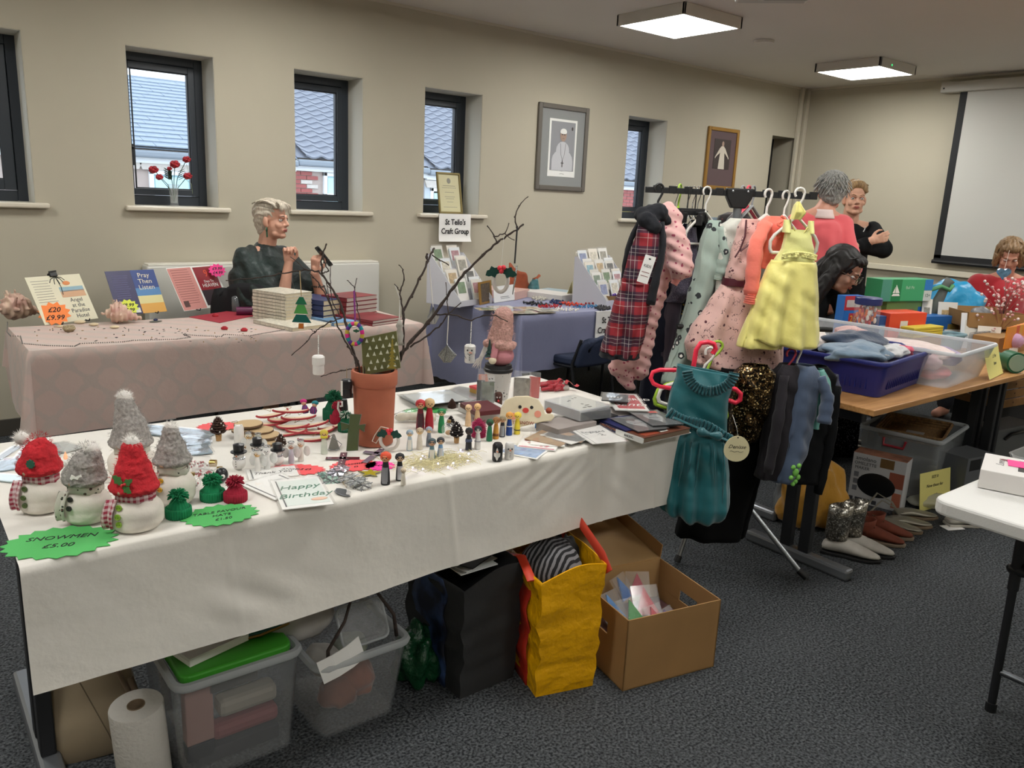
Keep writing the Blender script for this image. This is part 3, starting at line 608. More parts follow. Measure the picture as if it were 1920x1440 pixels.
c.cap_(SR,ER,.068,.066);c.cap_(ER,WR_.lerp(ER,.18),.062,.046);c.cap_(SL,EL,.068,.066);c.cap_(EL,WL.lerp(EL,.15),.062,.046)
for s in (-1,1):kn=hp+RT*s*.10-V((0,0,.42));c.cap_(kn+V((0,0,.2)),V((kn.x,kn.y,.10)),.095,.065)
blob('black_top',c,blk,t,.012,3,lambda p,n:n*.005*nz((p.x*9,p.y*9,p.z*9)))
hm=hairmat('fair_hair','#a98a5e','#7d6244')
h=MB();h.ball((0,.034,.050),(.080,.088,.082),20);h.ball((0,.055,.0),(.074,.06,.07),16);h.ball((0,-.030,.100),(.066,.056,.040),14);h.ball((-.045,-.035,.075),(.035,.04,.035),12);h.ball((.045,-.035,.075),(.035,.04,.035),12)
for k in range(46):
    a=rnd.uniform(0,2*PI);ph_=rnd.uniform(.15,1.5);p=V((.083*math.sin(a)*math.cos(ph_),.02+.085*math.cos(a)*math.cos(ph_),.045+.088*math.sin(ph_)))
    if p.y<-.055 and p.z<.10:continue
    h.ball(p,rnd.uniform(.014,.022),8)
blob('hair',h,hm,t,.0065,2).data.transform(HM)
def curl_(k):a=rnd.uniform(-1.3,1.3);r0=V((.07*math.sin(a),-.055*math.cos(a),.10));return [r0+V((.012*math.cos(i*1.2)*(1 if k % 2 else -1),-.012+.004*i,.010*math.sin(i*1.2))) for i in range(7)]
strands('curl',hm,t,curl_,60,HM,.0022)
g=MB().tube([tuple(N+RT*.085*math.sin(a*.3-1.5)+CM*(.085+.035*math.cos(a*.3-1.5))+V((0,0,-.02-.07*max(0,math.cos(a*.3-1.5))))) for a in range(11)],.0035,6).build('necklace',mat('pearly_cord','#c9c9c6',.3),t,smooth=180)

# ---- woman in a coral jumper seen from behind
HM0=D(1559,360,5.1);base=V((HM0.x,HM0.y,0));t=person('grey-haired woman in a coral pink jumper seen from behind',base);W=lambda p:V(p)-base
Hc=W(HM0);HM=Matrix.Translation(Hc) @ Rz(128) @ Matrix.Rotation(math.radians(3),4,'X')
N=Hc+V((0,0,-.125))+CM*.04-RT*.055;SR,SL=N-RT*.155-V((0,0,.075)),N+RT*.135-V((0,0,.075));Z0=N.z
b=MB();head_parts(b,HM,1.0);b.cap_(Hc+V((0,0,-.05)),N,.056,.06);b.cap_(N,SR,.05,.05);b.cap_(N,SL,.05,.05)
b.cap_(N-V((0,0,.16)),V((N.x,N.y,Z0-.50)),.135,.14);hp=V((N.x,N.y,Z0-.56));b.cap_(hp-RT*.05,hp+RT*.05,.145,.145)
for s in (-1,1):
    kn=hp+RT*s*.10-V((0,0,.42));b.cap_(hp+RT*s*.09,kn,.092,.062);b.cap_(kn,V((kn.x,kn.y,.08)),.058,.040);b.cap_(V((kn.x,kn.y,.04)),V((kn.x,kn.y,.035))-CM*.14,.042,.034)
EL,ER=W(D(1598,505,5.02)),SR+V((0,0,-.27))-RT*.02;b.cap_(SL,EL,.05,.042);b.cap_(EL,EL-CM*.20-RT*.08-V((0,0,-.02)),.042,.028);b.cap_(SR,ER,.05,.042);b.cap_(ER,ER-CM*.2+RT*.05,.042,.028)
hand(b,aim(EL-CM*.21-RT*.085+V((0,0,.02)),-CM-RT*.5,(0,0,1)),(.4,.5,.5,.6),.4,.95);hand(b,aim(ER-CM*.21+RT*.05,-CM+RT*.4,(0,0,1)),(.4,.5,.5,.6),.4,.95,-1)
blob('body',b,skin,t,.0065,2);face_bits(t,HM,1.0)
corl=mat('coral_jumper','#dc5c62',.85,nz=(5,.05),bump=(90,.2),sheen=.3)
c=MB();c.cap_(N-V((0,0,.17)),V((N.x,N.y,Z0-.50)),.150,.17);c.cap_(N-V((0,0,.050))-RT*.05,SR,.052,.068);c.cap_(N-V((0,0,.050))+RT*.05,SL,.052,.068);c.cap_(N-V((0,0,.13))-RT*.06,N-V((0,0,.13))+RT*.06,.10,.10)
c.cap_(SL,EL,.068,.060);c.cap_(EL,EL-CM*.16-RT*.06,.058,.045);c.cap_(SR,ER,.068,.060);c.cap_(ER,ER-CM*.16+RT*.04,.065,.045)
c.cap_(V((N.x,N.y,Z0-.46))-RT*.06,V((N.x,N.y,Z0-.46))+RT*.06,.165,.165)
blob('jumper',c,corl,t,.012,3,lambda p,n:n*(.010*nz((p.x*6,p.y*6,p.z*4))+.003*math.sin(p.z*60+6*nz(p,5))))
tr_=MB()
for s in (-1,1):kn=hp+RT*s*.10-V((0,0,.42));tr_.cap_(hp+RT*s*.09,kn,.115,.085);tr_.cap_(kn,V((kn.x,kn.y,.10)),.080,.065)
blob('trousers',tr_,mat('dark_trousers','#22242b',.85),t,.018,3)
cl=MB().sheet(lambda i,j:tuple(N+RT*(.060+.022*(1-j))*math.cos(2*PI*i)+CM*(.058+.022*(1-j))*math.sin(2*PI*i)+V((0,0,-.020+.035*j-.02*(1-j)))),28,5,closed=True).build('shirt_collar',mat('pink_white_shirt','#dcc8c4',.8),t,smooth=180,solid=.004)
hm=hairmat('grey_hair','#a5a49f','#7b7b78')
h=MB();h.ball((0,.030,.048),(.088,.095,.088),20);h.ball((0,.050,.0),(.082,.065,.075),16);h.ball((0,.06,-.035),(.064,.048,.055),14);h.ball((0,-.035,.085),(.06,.05,.04),12)
blob('hair',h,hm,t,.006,3,lambda p,n:n*(.006*nz(p,60)+.004*nz(p,120))).data.transform(HM)
def tuft(k):
    a=rnd.uniform(0,2*PI);q=rnd.uniform(-.5,1.4);p=V((.080*math.sin(a)*math.cos(q),.035+.088*math.cos(a)*math.cos(q),.045+.088*math.sin(q)))
    if p.y<-.03 and p.z<.07:p.y=.05
    d=(p-V((0,.03,.10))).normalized();s_=V((rnd.uniform(-1,1),rnd.uniform(-1,1),-1.1))*.02
    return [p,p+d*.009+s_*.6,p+d*.011+s_*1.4,p+d*.006+s_*2.1]
strands('hair_tuft',hm,t,tuft,340,HM,.0021)

# ---- dark-haired woman with glasses bent over the boxes
HM0=D(1581,507,4.75);base=V((HM0.x+.08,HM0.y+.24,0));t=person('woman with long black hair and glasses bent over the toy boxes',base);W=lambda p:V(p)-base
Hc=W(HM0);HM=Matrix.Translation(Hc) @ Rz(14) @ Matrix.Rotation(math.radians(26),4,'X')
back=V((.20,.42,0)).normalized();N=Hc+V((-.045,.13,-.10));ax=V((.93,-.35,0)).normalized();SR,SL=N-ax*.17-V((0,0,.05)),N+ax*.17-V((0,0,.06))
hp=V((N.x+.05,N.y+.22,.50))
b=MB();head_parts(b,HM,1.08,.9);b.cap_(Hc+V((-.01,.04,-.05)),N,.05,.055);b.cap_(N,SR,.045,.048);b.cap_(N,SL,.045,.048);b.cap_(N+V((0,.06,-.14)),hp+V((0,0,.08)),.12,.13)
for s in (-1,1):b.cap_(hp+ax*s*.09,hp+ax*s*.11-back*.32,.085,.06);b.cap_(hp+ax*s*.11-back*.32,V((hp+ax*s*.11-back*.30).to_tuple()[:2]+(.07,)),.058,.04);b.cap_(V((hp+ax*s*.11-back*.30).to_tuple()[:2]+(.045,)),V((hp+ax*s*.11-back*.44).to_tuple()[:2]+(.035,)),.04,.034)
ER,EL=SR+V((.02,-.08,-.25)),SL+V((.02,-.10,-.22));b.cap_(SR,ER,.045,.04);b.cap_(SL,EL,.045,.04);b.cap_(ER,ER+V((.12,-.12,.0)),.038,.026);b.cap_(EL,EL+V((-.06,-.15,.0)),.038,.026)
hand(b,aim(ER+V((.12,-.12,.0)),(.8,-.5,.1),(0,0,1)),(.4,.4,.5,.5),.4,.9);hand(b,aim(EL+V((-.06,-.15,.0)),(-.5,-.8,.1),(0,0,1)),(.4,.4,.5,.5),.4,.9,-1)
blob('body',b,mat('skin_tan','#a87c66',.55,nz=(14,.08),bump=(160,.12)),t,.006,2);face_bits(t,HM,1.08,'#8a4a44','#2a201c',True)
c=MB();c.cap_(N+V((0,.06,-.13)),hp+V((0,0,.06)),.14,.165);c.cap_(N-V((0,0,.035))-ax*.05,SR,.056,.060);c.cap_(N-V((0,0,.035))+ax*.05,SL,.056,.060);c.cap_(SR,ER,.062,.055);c.cap_(SL,EL,.062,.055);c.cap_(ER,ER+V((.09,-.09,0)),.052,.04);c.cap_(EL,EL+V((-.05,-.12,0)),.052,.04)
c.cap_(hp-ax*.05,hp+ax*.05,.16,.16)
for s in (-1,1):c.cap_(hp+ax*s*.09,hp+ax*s*.11-back*.32,.10,.078);c.cap_(hp+ax*s*.11-back*.32,V((hp+ax*s*.11-back*.30).to_tuple()[:2]+(.12,)),.072,.055)
blob('black_clothes',c,blk,t,.012,3)
hm=hairmat('black_hair','#1a1513','#0d0b0a')
h=MB();h.ball((0,.030,.045),(.088,.100,.090),20);h.ball((0,.060,-.01),(.088,.065,.09),16);h.ball((0,-.045,.085),(.060,.045,.032),12)
h.cap_((-.070,.02,-.0),(-.088,.035,-.22),.036,.050);h.cap_((.070,.045,-.0),(.078,.085,-.12),.030,.035);h.cap_((0,.08,-.02),(-.02,.12,-.17),.06,.06);h.v=[(x*1.09,y*1.09,z*1.07) for x,y,z in h.v]
blob('hair',h,hm,t,.006,4,lambda p,n:n*.003*math.sin(p.x*300+5*nz(p,20))).data.transform(HM)
strands('hair_lock',hm,t,lambda k:(lambda a,s:[V((s*.01,-.05,.125)),V((s*(.05+.02*a),-.035,.105)),V((s*(.078+.01*a),.01+.02*a,.04)),V((s*.088,.02+.03*a,-.05)),V((s*(.092),.03+.04*a,-.16-.05*a))])(rnd.random(),rnd.choice((-1,1))),120,HM,.0024)
g=MB();Q=HM @ T(s=1.09)
for s in (-1,1):
    g.tube([(s*.034+.026*math.cos(a*PI/9),-.102-.0*abs(math.cos(a)),-.004+.019*math.sin(a*PI/9)) for a in range(19)],.0017,6,Q);g.tube([(s*.060,-.101,.002),(s*.078,-.06,.006),(s*.080,.01,.004)],.0017,6,Q)
g.tube([(-.008,-.102,.002),(.008,-.102,.002)],.0017,6,Q);gl_=g.build('glasses',mat('glasses_metal','#3a302a',.3,.6),t,smooth=60)
for s in (-1,1):MB().prism([(s*.034+.025*math.cos(a*PI/9),-.004+.018*math.sin(a*PI/9)) for a in range(18)],.1015,.1022,Q @ T(rx=PI/2)).build('lens',glass,gl_)

# ---- woman in red seated at the far right
HM0=D(1893,480,5.9);base=V((HM0.x,HM0.y,0));t=person('seated woman with fair bobbed hair and a red top behind the tinsel tree',base);W=lambda p:V(p)-base
Hc=W(HM0);HM=Matrix.Translation(Hc) @ Rz(-62) @ Matrix.Rotation(math.radians(26),4,'X')
N=Hc+V((.04,.02,-.15));SR,SL=N-RT*.19-V((0,0,.07)),N+RT*.19-V((0,0,.07));hp=V((N.x+.12,N.y+.05,.50))
b=MB();head_parts(b,HM,1.0);b.cap_(Hc+V((0,0,-.05)),N,.052,.055);b.cap_(N,SR,.05,.05);b.cap_(N,SL,.05,.05);b.cap_(N-V((0,0,.16)),hp+V((0,0,.08)),.13,.15);b.cap_(hp-RT*.05,hp+RT*.05,.14,.14)
for s in (-1,1):kn=V((hp.x-.38,hp.y+s*.11,.47));b.cap_(hp+V((0,s*.09,0)),kn,.085,.062);b.cap_(kn,V((kn.x,kn.y,.08)),.058,.04);b.cap_(V((kn.x,kn.y,.045)),V((kn.x-.13,kn.y,.035)),.04,.034)
ER,EL=SR+V((-.05,-.02,-.24)),SL+V((-.08,0,-.24));b.cap_(SR,ER,.05,.042);b.cap_(SL,EL,.05,.042);b.cap_(ER,ER+V((-.20,-.04,.03)),.04,.028);b.cap_(EL,EL+V((-.2,.04,.03)),.04,.028)
hand(b,aim(ER+V((-.20,-.04,.03)),(-1,-.2,0),(0,0,1)),(.4,.4,.5,.5),.4,.9);hand(b,aim(EL+V((-.20,.04,.03)),(-1,.2,0),(0,0,1)),(.4,.4,.5,.5),.4,.9,-1)
blob('body',b,skin,t,.0065,2);face_bits(t,HM,1.0,'#9c564c','#8b6f50',True)
c=MB();c.cap_(N-V((0,0,.16)),hp+V((0,0,.06)),.165,.18);c.cap_(N-V((0,0,.04))-RT*.05,SR,.056,.070);c.cap_(N-V((0,0,.04))+RT*.05,SL,.056,.070);c.cap_(SR,ER,.078,.066);c.cap_(SL,EL,.078,.066);c.cap_(ER,ER+V((-.16,-.03,.02)),.06,.045);c.cap_(EL,EL+V((-.16,.03,.02)),.06,.045)
blob('red_top',c,mat('red_knit','#b3222e',.85,nz=(6,.07),bump=(70,.3),sheen=.3),t,.012,3,lambda p,n:n*.008*nz((p.x*7,p.y*7,p.z*5)))
tr_=MB()
for s in (-1,1):kn=V((hp.x-.38,hp.y+s*.11,.47));tr_.cap_(hp+V((0,s*.08,0)),kn,.11,.08);tr_.cap_(kn,V((kn.x,kn.y,.10)),.075,.06)
blob('trousers',tr_,mat('dark_trousers','#22242b',.85),t,.018,3)
hm=hairmat('ash_blond_hair','#9a7c58','#75593c')
h=MB();h.ball((0,.030,.048),(.090,.098,.088),20);h.ball((0,.055,-.01),(.088,.07,.08),16);h.ball((0,-.040,.085),(.066,.05,.036),12);h.cap_((-.076,.0,0),(-.080,.01,-.07),.026,.026);h.cap_((.076,.0,0),(.080,.01,-.07),.026,.026);h.ball((0,.06,-.07),(.07,.045,.045),12)
blob('hair',h,hm,t,.006,4,lambda p,n:n*.003*math.sin(p.x*260+5*nz(p,20))).data.transform(HM)
strands('hair_lock',hm,t,lambda k:(lambda a,u:[V((0,.02,.137)),V((.060*math.sin(a),.02+.07*math.cos(a),.115)),V((.093*math.sin(a),.03+.095*math.cos(a),.05)),V((.096*math.sin(a),.03+.094*math.cos(a),-.02)),V((.088*math.sin(a),.03+.088*math.cos(a),-.09-.02*u))])(rnd.uniform(-2.0,2.0),rnd.random()),170,HM,.0024)
# ================================================================ CLOTHES RAIL AND GARMENTS
RZ=math.atan2(-math.cos(YAW),math.sin(YAW))          # heading whose local X runs along the rail
def tartan():
    t=NT('red_tartan');x=t.xyz();k=lin('#8c1f2a')
    def band(c,per,w,off=0):return t.math('LESS_THAN',t.math('ABSOLUTE',t.math('SUBTRACT',t.math('FRACT',t.math('ADD',t.math('DIVIDE',c,per),off+10)),.5)),w)
    a,b=x[0],x[2]
    k=t.mix(t.math('MULTIPLY',band(a,.085,.22),.62),k,'#141a30');k=t.mix(t.math('MULTIPLY',band(b,.085,.22),.78),k,'#141a30')
    for off in (.09,-.09,.42):
        k=t.mix(t.math('MULTIPLY',band(a,.085,.011,off),.42),k,'#cfc8c4');k=t.mix(t.math('MULTIPLY',band(b,.085,.011,off),.42),k,'#cfc8c4')
    t.set(t.b,'Base Color',k);t.set(t.b,'Roughness',.85);t.bump(t.noise(300),.2,.001);return t.m
def gingham(name,a,b,per=.012):
    t=NT(name);x=t.xyz();f=lambda c:t.math('LESS_THAN',t.math('FRACT',t.math('ADD',t.math('DIVIDE',c,per),50)),.5)
    k=t.math('MULTIPLY',t.math('ADD',f(x[0]),f(x[2])),.5);t.set(t.b,'Base Color',t.mix(k,a,b));t.set(t.b,'Roughness',.85);return t.m
def dots(name,base,col,scale,r,rand=None,rough=.8,lines=None):
    t=NT(name);v=t.n('TexVoronoi');t.set(v,'Vector',t.obj());t.set(v,'Scale',scale);k=lin(base)
    n=t.math('MULTIPLY',t.noise(scale*5,2),.22)
    f=t.math('LESS_THAN',t.math('ADD',v.outputs['Distance'],n),r+.11);k=t.mix(f,base,col)
    if rand:g=t.math('LESS_THAN',t.math('ADD',v.outputs['Distance'],n),r*.55+.08);k=t.mix(g,k,rand)
    if lines:
        q=t.noise(lines[0],3);e=t.math('LESS_THAN',t.math('ABSOLUTE',t.math('SUBTRACT',q,.5)),.014);mk=t.math('GREATER_THAN',t.noise(lines[1],2),.54)
        k=t.mix(t.math('MULTIPLY',e,mk),k,lines[2])
    t.set(t.b,'Base Color',k);t.set(t.b,'Roughness',rough);t.set(t.b,'Sheen Weight',.2);t.bump(t.noise(25,4),.35,.006);return t.m
def sequin(name,a,b,c):
    t=NT(name);v=t.n('TexVoronoi');t.set(v,'Vector',t.obj());t.set(v,'Scale',210);w=t.xyz(v.outputs['Color'])
    k=t.mix(t.step(w[0],.5,.62),a,b);k=t.mix(t.math('GREATER_THAN',w[1],.9),k,c);t.set(t.b,'Base Color',k);t.set(t.b,'Roughness',.28);t.set(t.b,'Metallic',.85)
    t.bump(w[2],.9,.01);return t.m
def cloth(name,col,rough=.8,s=7,amt=.08,bs=22,b=.5,sheen=.3):return mat(name,col,rough,nz=(s,amt),bump=(bs,b,.008),sheen=sheen)
class Gar:
    """a hanging garment: everything is given in sight-line units at one real depth and converted to metres"""
    def __init__(s,name,label,cat,cx,cy,dep,yaw=0,group='clothes on the rail'):
        s.p=D(cx,cy,dep);s.cx,s.cy,s.k=cx,cy,dep/FPX;s.dep=dep
        s.t=thing(name,label,cat,s.p,RZ+math.radians(yaw),group);s.cy_=math.cos(math.radians(yaw))
    def q(s,px,py,y=0):return V(((px-s.cx)*s.k/s.cy_,y,-(py-s.cy)*s.k*1.02))
    def shell(s,name,m,rows,folds=0,amp=.012,seed=0,dmin=.012,nseg=72,hem=0,lean=None,parent=None,tilt=0,wr=1.7):
        R=[];n=34;ys=[r[0] for r in rows]
        for i in range(n):
            y=ys[0]+(ys[-1]-ys[0])*i/(n-1);a=max(j for j in range(len(rows)) if ys[j] <= y+1e-6);a=min(a,len(rows)-2);u=(y-ys[a])/(ys[a+1]-ys[a]);u=u*u*(3-2*u)*.5+u*.5
            l=rows[a][1]*(1-u)+rows[a+1][1]*u;r=rows[a][2]*(1-u)+rows[a+1][2]*u;d=rows[a][3]*(1-u)+rows[a+1][3]*u
            c=(l+r)/2;hw=(r-l)/2;v=i/(n-1);ring=[]
            for j in range(nseg):
                an=2*PI*j/nseg;ca,sa=math.cos(an),math.sin(an)
                e=math.copysign(abs(sa)**.8,sa);p=s.q(c+hw*math.copysign(abs(ca)**.9,ca),y+tilt*hw*ca,0)
                f=amp*v*math.sin(folds*an+seed+v*.8+1.3*math.sin(v*2+seed))*(.6+.4*math.sin(3*an+seed)) if folds else 0
                w=nz((p.x*11+seed,sa*2,p.z*7),1,seed)*.007*wr+.003*wr*math.sin(p.z*70+p.x*45+seed)*nz((p.x*9,1,p.z*9),1,seed)*2
                p.y=(d+f*1.0)*e*1.0+(w if e<0 else -w)+(f*.6 if abs(ca)>.9 else 0);p.x+=f*.35*ca;p.z+=hem*.01*math.sin(an*2+seed)*v
                ring.append(tuple(p))
            R.append(ring)
        return MB().loft(R,True,False).build(name,m,parent or s.t,smooth=180,solid=.0025)
    def sleeve(s,name,m,pts,rs,seed=0,parent=None,flat=.7):      # pts (px,py,y), radius in sight units
        P=[s.q(*p) for p in pts];b=MB();n=14;Q=[];Rr=[]
        for i in range(n):
            u=i/(n-1)*(len(P)-1);a=min(int(u),len(P)-2);f=u-a;Q.append(P[a].lerp(P[a+1],f));Rr.append((rs[a]*(1-f)+rs[a+1]*f)*s.k*(1+.10*math.sin(i*2.1+seed)))
        b.tube(Q,Rr,16,flat=flat);o=b.build(name,m,parent or s.t,smooth=180)
        for v in o.data.vertices:v.co+=v.co.normalized()*0 + V((1,.5,.3))*.003*nz(v.co,40,seed)
        return o
def hanger(label,hx,hy,dep,m,w=.34,drop=.13,r=.0045,yaw=0,tilt=0,loop=True,group='hangers on the rail'):
    p=D(hx,hy,dep);t=thing('clothes_hanger',label,'hanger',p,RZ+math.radians(yaw),group,ry=math.radians(tilt))
    b=MB();hk=[(-.018*math.cos(a),0,.018*math.sin(a)-.002) for a in [i*PI/8 for i in range(-2,9)]][::-1]
    b.tube(hk,r*.85,8);b.tube([hk[-1] if 0 else (.018,0,-.002),(.014,0,-.022),(0,0,-.05),(0,0,-drop*.5)],r*.85,8);b.build('hook',m,t,smooth=60)
    z0=-drop*.5;h=w/2
    pts=[(0,0,z0),(-h*.85,0,z0-drop*.42),(-h,0,z0-drop*.55),(-h*.99,0,z0-drop*.72),(-h*.9,0,z0-drop*.80)] 
    L=pts[::-1]+[(-x,y,z) for x,y,z in pts[1:]]
    MB().tube(L,r*1.5,8,flat=.8).build('shoulder_bar',m,t,smooth=60)
    if loop:MB().tube([pts[-1],(0,0,z0-drop*.80),(-pts[-1][0],0,pts[-1][2])],r*1.1,8).build('trouser_bar',m,t,smooth=60)
    return t
# ---- the rail itself
RD=3.2
bl,br_=D(1210,353,RD),D(1532,367,RD);pc=D(1386,362,RD);RX=(br_-bl).normalized()
t=thing('clothes_rail','black folding clothes rail with grey post and splayed silver feet','clothes rail',(pc.x,pc.y,0),RZ)
L_=lambda p:Matrix.Rotation(-RZ,4,'Z') @ (V(p)-V((pc.x,pc.y,0)))
a,b_=L_(bl),L_(br_);stl=mat('silver_tube','#9b9ea2',.3,.85);gry=mat('grey_post','#6f7276',.4,.3)
bar=MB();n=22
for i in range(n): 
    u0,u1=i/n,(i+1)/n;p,q=a.lerp(b_,u0),a.lerp(b_,u1);bar.bb((p.x,-.008,p.z-.016),(q.x,.008,p.z+(.014 if i % 2 else .007)))
bar.build('top_bar',black,t,bevel=.002)
MB().prism([(-.055,.018),(.055,.018),(.05,-.02),(.028,-.06),(-.028,-.06),(-.05,-.02)],-.02,.02,T(0,0,pc.z) @ T(rx=PI/2)).build('joint',black,t,bevel=.005)
MB().tube([(0,0,pc.z-.05),(0,0,.42)],.017,16).build('post',gry,t,smooth=50)
for s in (-1,1):MB().ball((s*.03,-.021,pc.z+.006),(.005,.003,.005),8).build('rivet',stl,t)
lo=MB().tube([(-.02,-.06,1.03),(.42,-.06,1.03)],.011,10).tube([(-.22,-.10,1.02),(.02,-.05,1.02)],.011,10).bb((-.03,-.08,.99),(.04,.03,1.06)).build('lower_arm',black,t,smooth=40)
MB().cap_((0,0,.38),(0,0,.50),.036,.036).build('leg_hub',black,t,smooth=60)
for i,f in enumerate((Z(1512,1088,0),Z(1268,1058,0),Z(1140,992,0),Z(1560,935,0))):
    q=L_(f);d=(q-V((0,0,.44)));s0=V((0,0,.44))+d*.06
    o=MB().tube([s0,V((0,0,.44))+d*.93],.0115,12).build('leg',stl if i != 2 else gry,t,smooth=50)
    MB().tube([V((0,0,.44))+d*.92,q+V((0,0,.012))],[.0145,.015],12).build('rubber_foot',black,o,smooth=50)

navy=cloth('navy_velvet','#0b0d16',.9,sheen=.03);tart=tartan();cord=cloth('coral_knit','#f07a68',.85,bs=80,b=.25)
pstar=dots('pink_star_print','#d9aaa6','#a03e58',48,.24); 
# garments from the back of the rail to the front
G=Gar('jeans','dark navy denim trousers hanging behind the pink star pyjamas','trousers',1262,415,3.27)
G.shell('leg_panel',cloth('dark_denim','#10162a',.9,bs=200,b=.2,sheen=.05),[(430,1254,1288,.03),(545,1238,1274,.035),(660,1228,1280,.035),(775,1224,1276,.03)],5,.006)
G.shell('waistband',mat('denim_band','#1c2540',.9),[(418,1256,1288,.028),(431,1254,1288,.03)],0,wr=.3)
G=Gar('dress','grey-purple tweed dress third from the left of the rail','dress',1300,400,3.22,-25)
G.shell('body',dots('tweed','#4b4656','#8d8796',230,.25,rough=.9),[(425,1292,1306,.02),(460,1284,1312,.03),(500,1280,1317,.035),(545,1270,1306,.035),(565,1262,1296,.03)],4,.008,2)
G.shell('underskirt',cloth('plum_lining','#3e3442',.7),[(560,1266,1294,.025),(620,1264,1292,.03),(690,1266,1288,.03)],5,.008,1)
G=Gar('top','black sleeveless top between the tweed dress and the snowman pyjamas','top',1312,400,3.26,35)
G.shell('body',mat('black_jersey','#0b0c0e',.9,spec=.2),[(412,1302,1322,.02),(450,1300,1332,.03),(510,1308,1330,.03),(600,1302,1322,.03)],4,.008,4)
G=Gar('top','top with small yellow and red flowers wedged behind the snowman pyjamas','top',1316,420,3.29,20)
G.shell('body',dots('floral_mix','#23252c','#d8b23e',55,.2,'#a3322e'),[(425,1304,1322,.02),(470,1304,1330,.03),(560,1290,1326,.03),(650,1292,1322,.03)],4,.006,4)
G=Gar('pyjamas','pale sage pyjamas printed with snowmen in the middle of the rail','pyjamas',1335,400,3.16,18)
pen=dots('snowman_print','#9fb0a6','#23272b',20,.27,'#e9e6df');pen2=dots('snowman_print_cuff','#a9b9ae','#d98a3a',30,.1,'#e9e6df')
G.shell('body',pen,[(412,1330,1352,.02),(450,1320,1362,.035),(500,1314,1362,.04),(560,1304,1346,.04),(630,1290,1332,.035),(720,1266,1312,.03)],4,.010,1)
G.sleeve('sleeve',pen,[(1346,425,-.02),(1354,470,-.05),(1350,510,-.05)],[10,13,14],1);G.sleeve('cuff',pen2,[(1348,508,-.05),(1346,520,-.05)],[13,10],2)
G.shell('inner_sleeve',cloth('pale_grey_lining','#8e8c86'),[(518,1322,1350,.02),(535,1318,1352,.03),(555,1326,1346,.02)],3,.004)
G=Gar('top','white top with small dark spots behind the pink printed dress','top',1376,400,3.16,10)
sp=dots('white_spotted','#cfcfc6','#5c5f66',75,.12)
G.shell('body',sp,[(409,1372,1398,.02),(425,1352,1404,.03),(470,1352,1408,.035),(540,1358,1404,.035),(590,1352,1400,.03)],4,.007,3)
G.sleeve('sleeve',sp,[(1358,425,-.01),(1354,480,-.03),(1356,556,-.03)],[7,10,9],4,flat=.6)
# dark coats behind the post, tops of several grey hangers
G=Gar('jacket','grey-blue jacket on the far side of the rail beside its post','jacket',1350,400,3.42,0)
G.shell('body',cloth('slate_jersey','#5d6c76'),[(408,1335,1362,.03),(425,1322,1382,.05),(500,1320,1386,.05),(640,1316,1392,.05)],5,.01,2)
G=Gar('jacket','black and dark red jacket showing above the post joint','jacket',1388,400,3.38,0)
G.shell('body',dots('dark_tartan_wool','#1c1517','#53282a',40,.2),[(399,1366,1386,.03),(408,1346,1410,.05),(500,1345,1420,.05),(640,1340,1424,.05)],5,.01,5)
for hx,c,l in ((1393,'#9a9c9e','grey plastic hanger on the far side of the rail, left of its twin'),(1413,'#8f9194','grey plastic hanger on the far side of the rail, beside the coral cardigan'),(1404,'#e0405a','pink hanger on the far side of the rail by the post')):hanger(l,hx,356,3.33,mat('hanger_'+c,c,.4),.24,.13,.005,50)
# pink dress printed with sketches
G=Gar('dress','pale pink dress with dark line drawings and a maroon belt','dress',1410,400,3.08,8)
par=dots('sketch_print','#d6aea6','#4c2430',30,.16,'#7d2b3c',lines=(48,30,'#3a2228'));mar=mat('maroon_satin','#4e1424',.45)
G.shell('bodice',par,[(410,1392,1424,.02),(430,1386,1432,.03),(470,1378,1440,.04),(522,1370,1436,.045)],3,.006,1)
G.shell('skirt',par,[(530,1368,1438,.045),(570,1344,1462,.06),(620,1314,1488,.075),(650,1306,1500,.08),(684,1318,1502,.085)],9,.024,1.5,hem=1.2)
G.shell('belt',mar,[(519,1369,1437,.048),(533,1367,1439,.049)],0,wr=.3)
b=MB();b.tube([G.q(1394,412,-.03),G.q(1392,440,-.045),G.q(1384,465,-.05),G.q(1376,480,-.048)],.0035,6).tube([G.q(1424,412,-.03),G.q(1420,440,-.045),G.q(1384,468,-.055)],.0035,6);b.build('piping',mar,G.t,smooth=60)
G=Gar('hanging_sleeve_top','coral cardigan hanging open beside the yellow dress','cardigan',1450,400,3.02,5)
G.t.name='cardigan'
G.shell('body',cord,[(405,1440,1468,.025),(420,1424,1482,.04),(450,1418,1492,.045),(500,1420,1490,.045)],3,.006,2)
G.sleeve('sleeve',cord,[(1432,418,-.03),(1412,455,-.06),(1410,500,-.07),(1412,548,-.07)],[13,15,15,15],1)
G.sleeve('cuff',cord,[(1412,546,-.07),(1412,563,-.07)],[14,17],1)
b=MB()
for k in range(26):b.ball(G.q(1456+6*math.sin(k*.5),405+k*1.4,-.055),.006,6)
b.build('frill',cord,G.t,smooth=180)
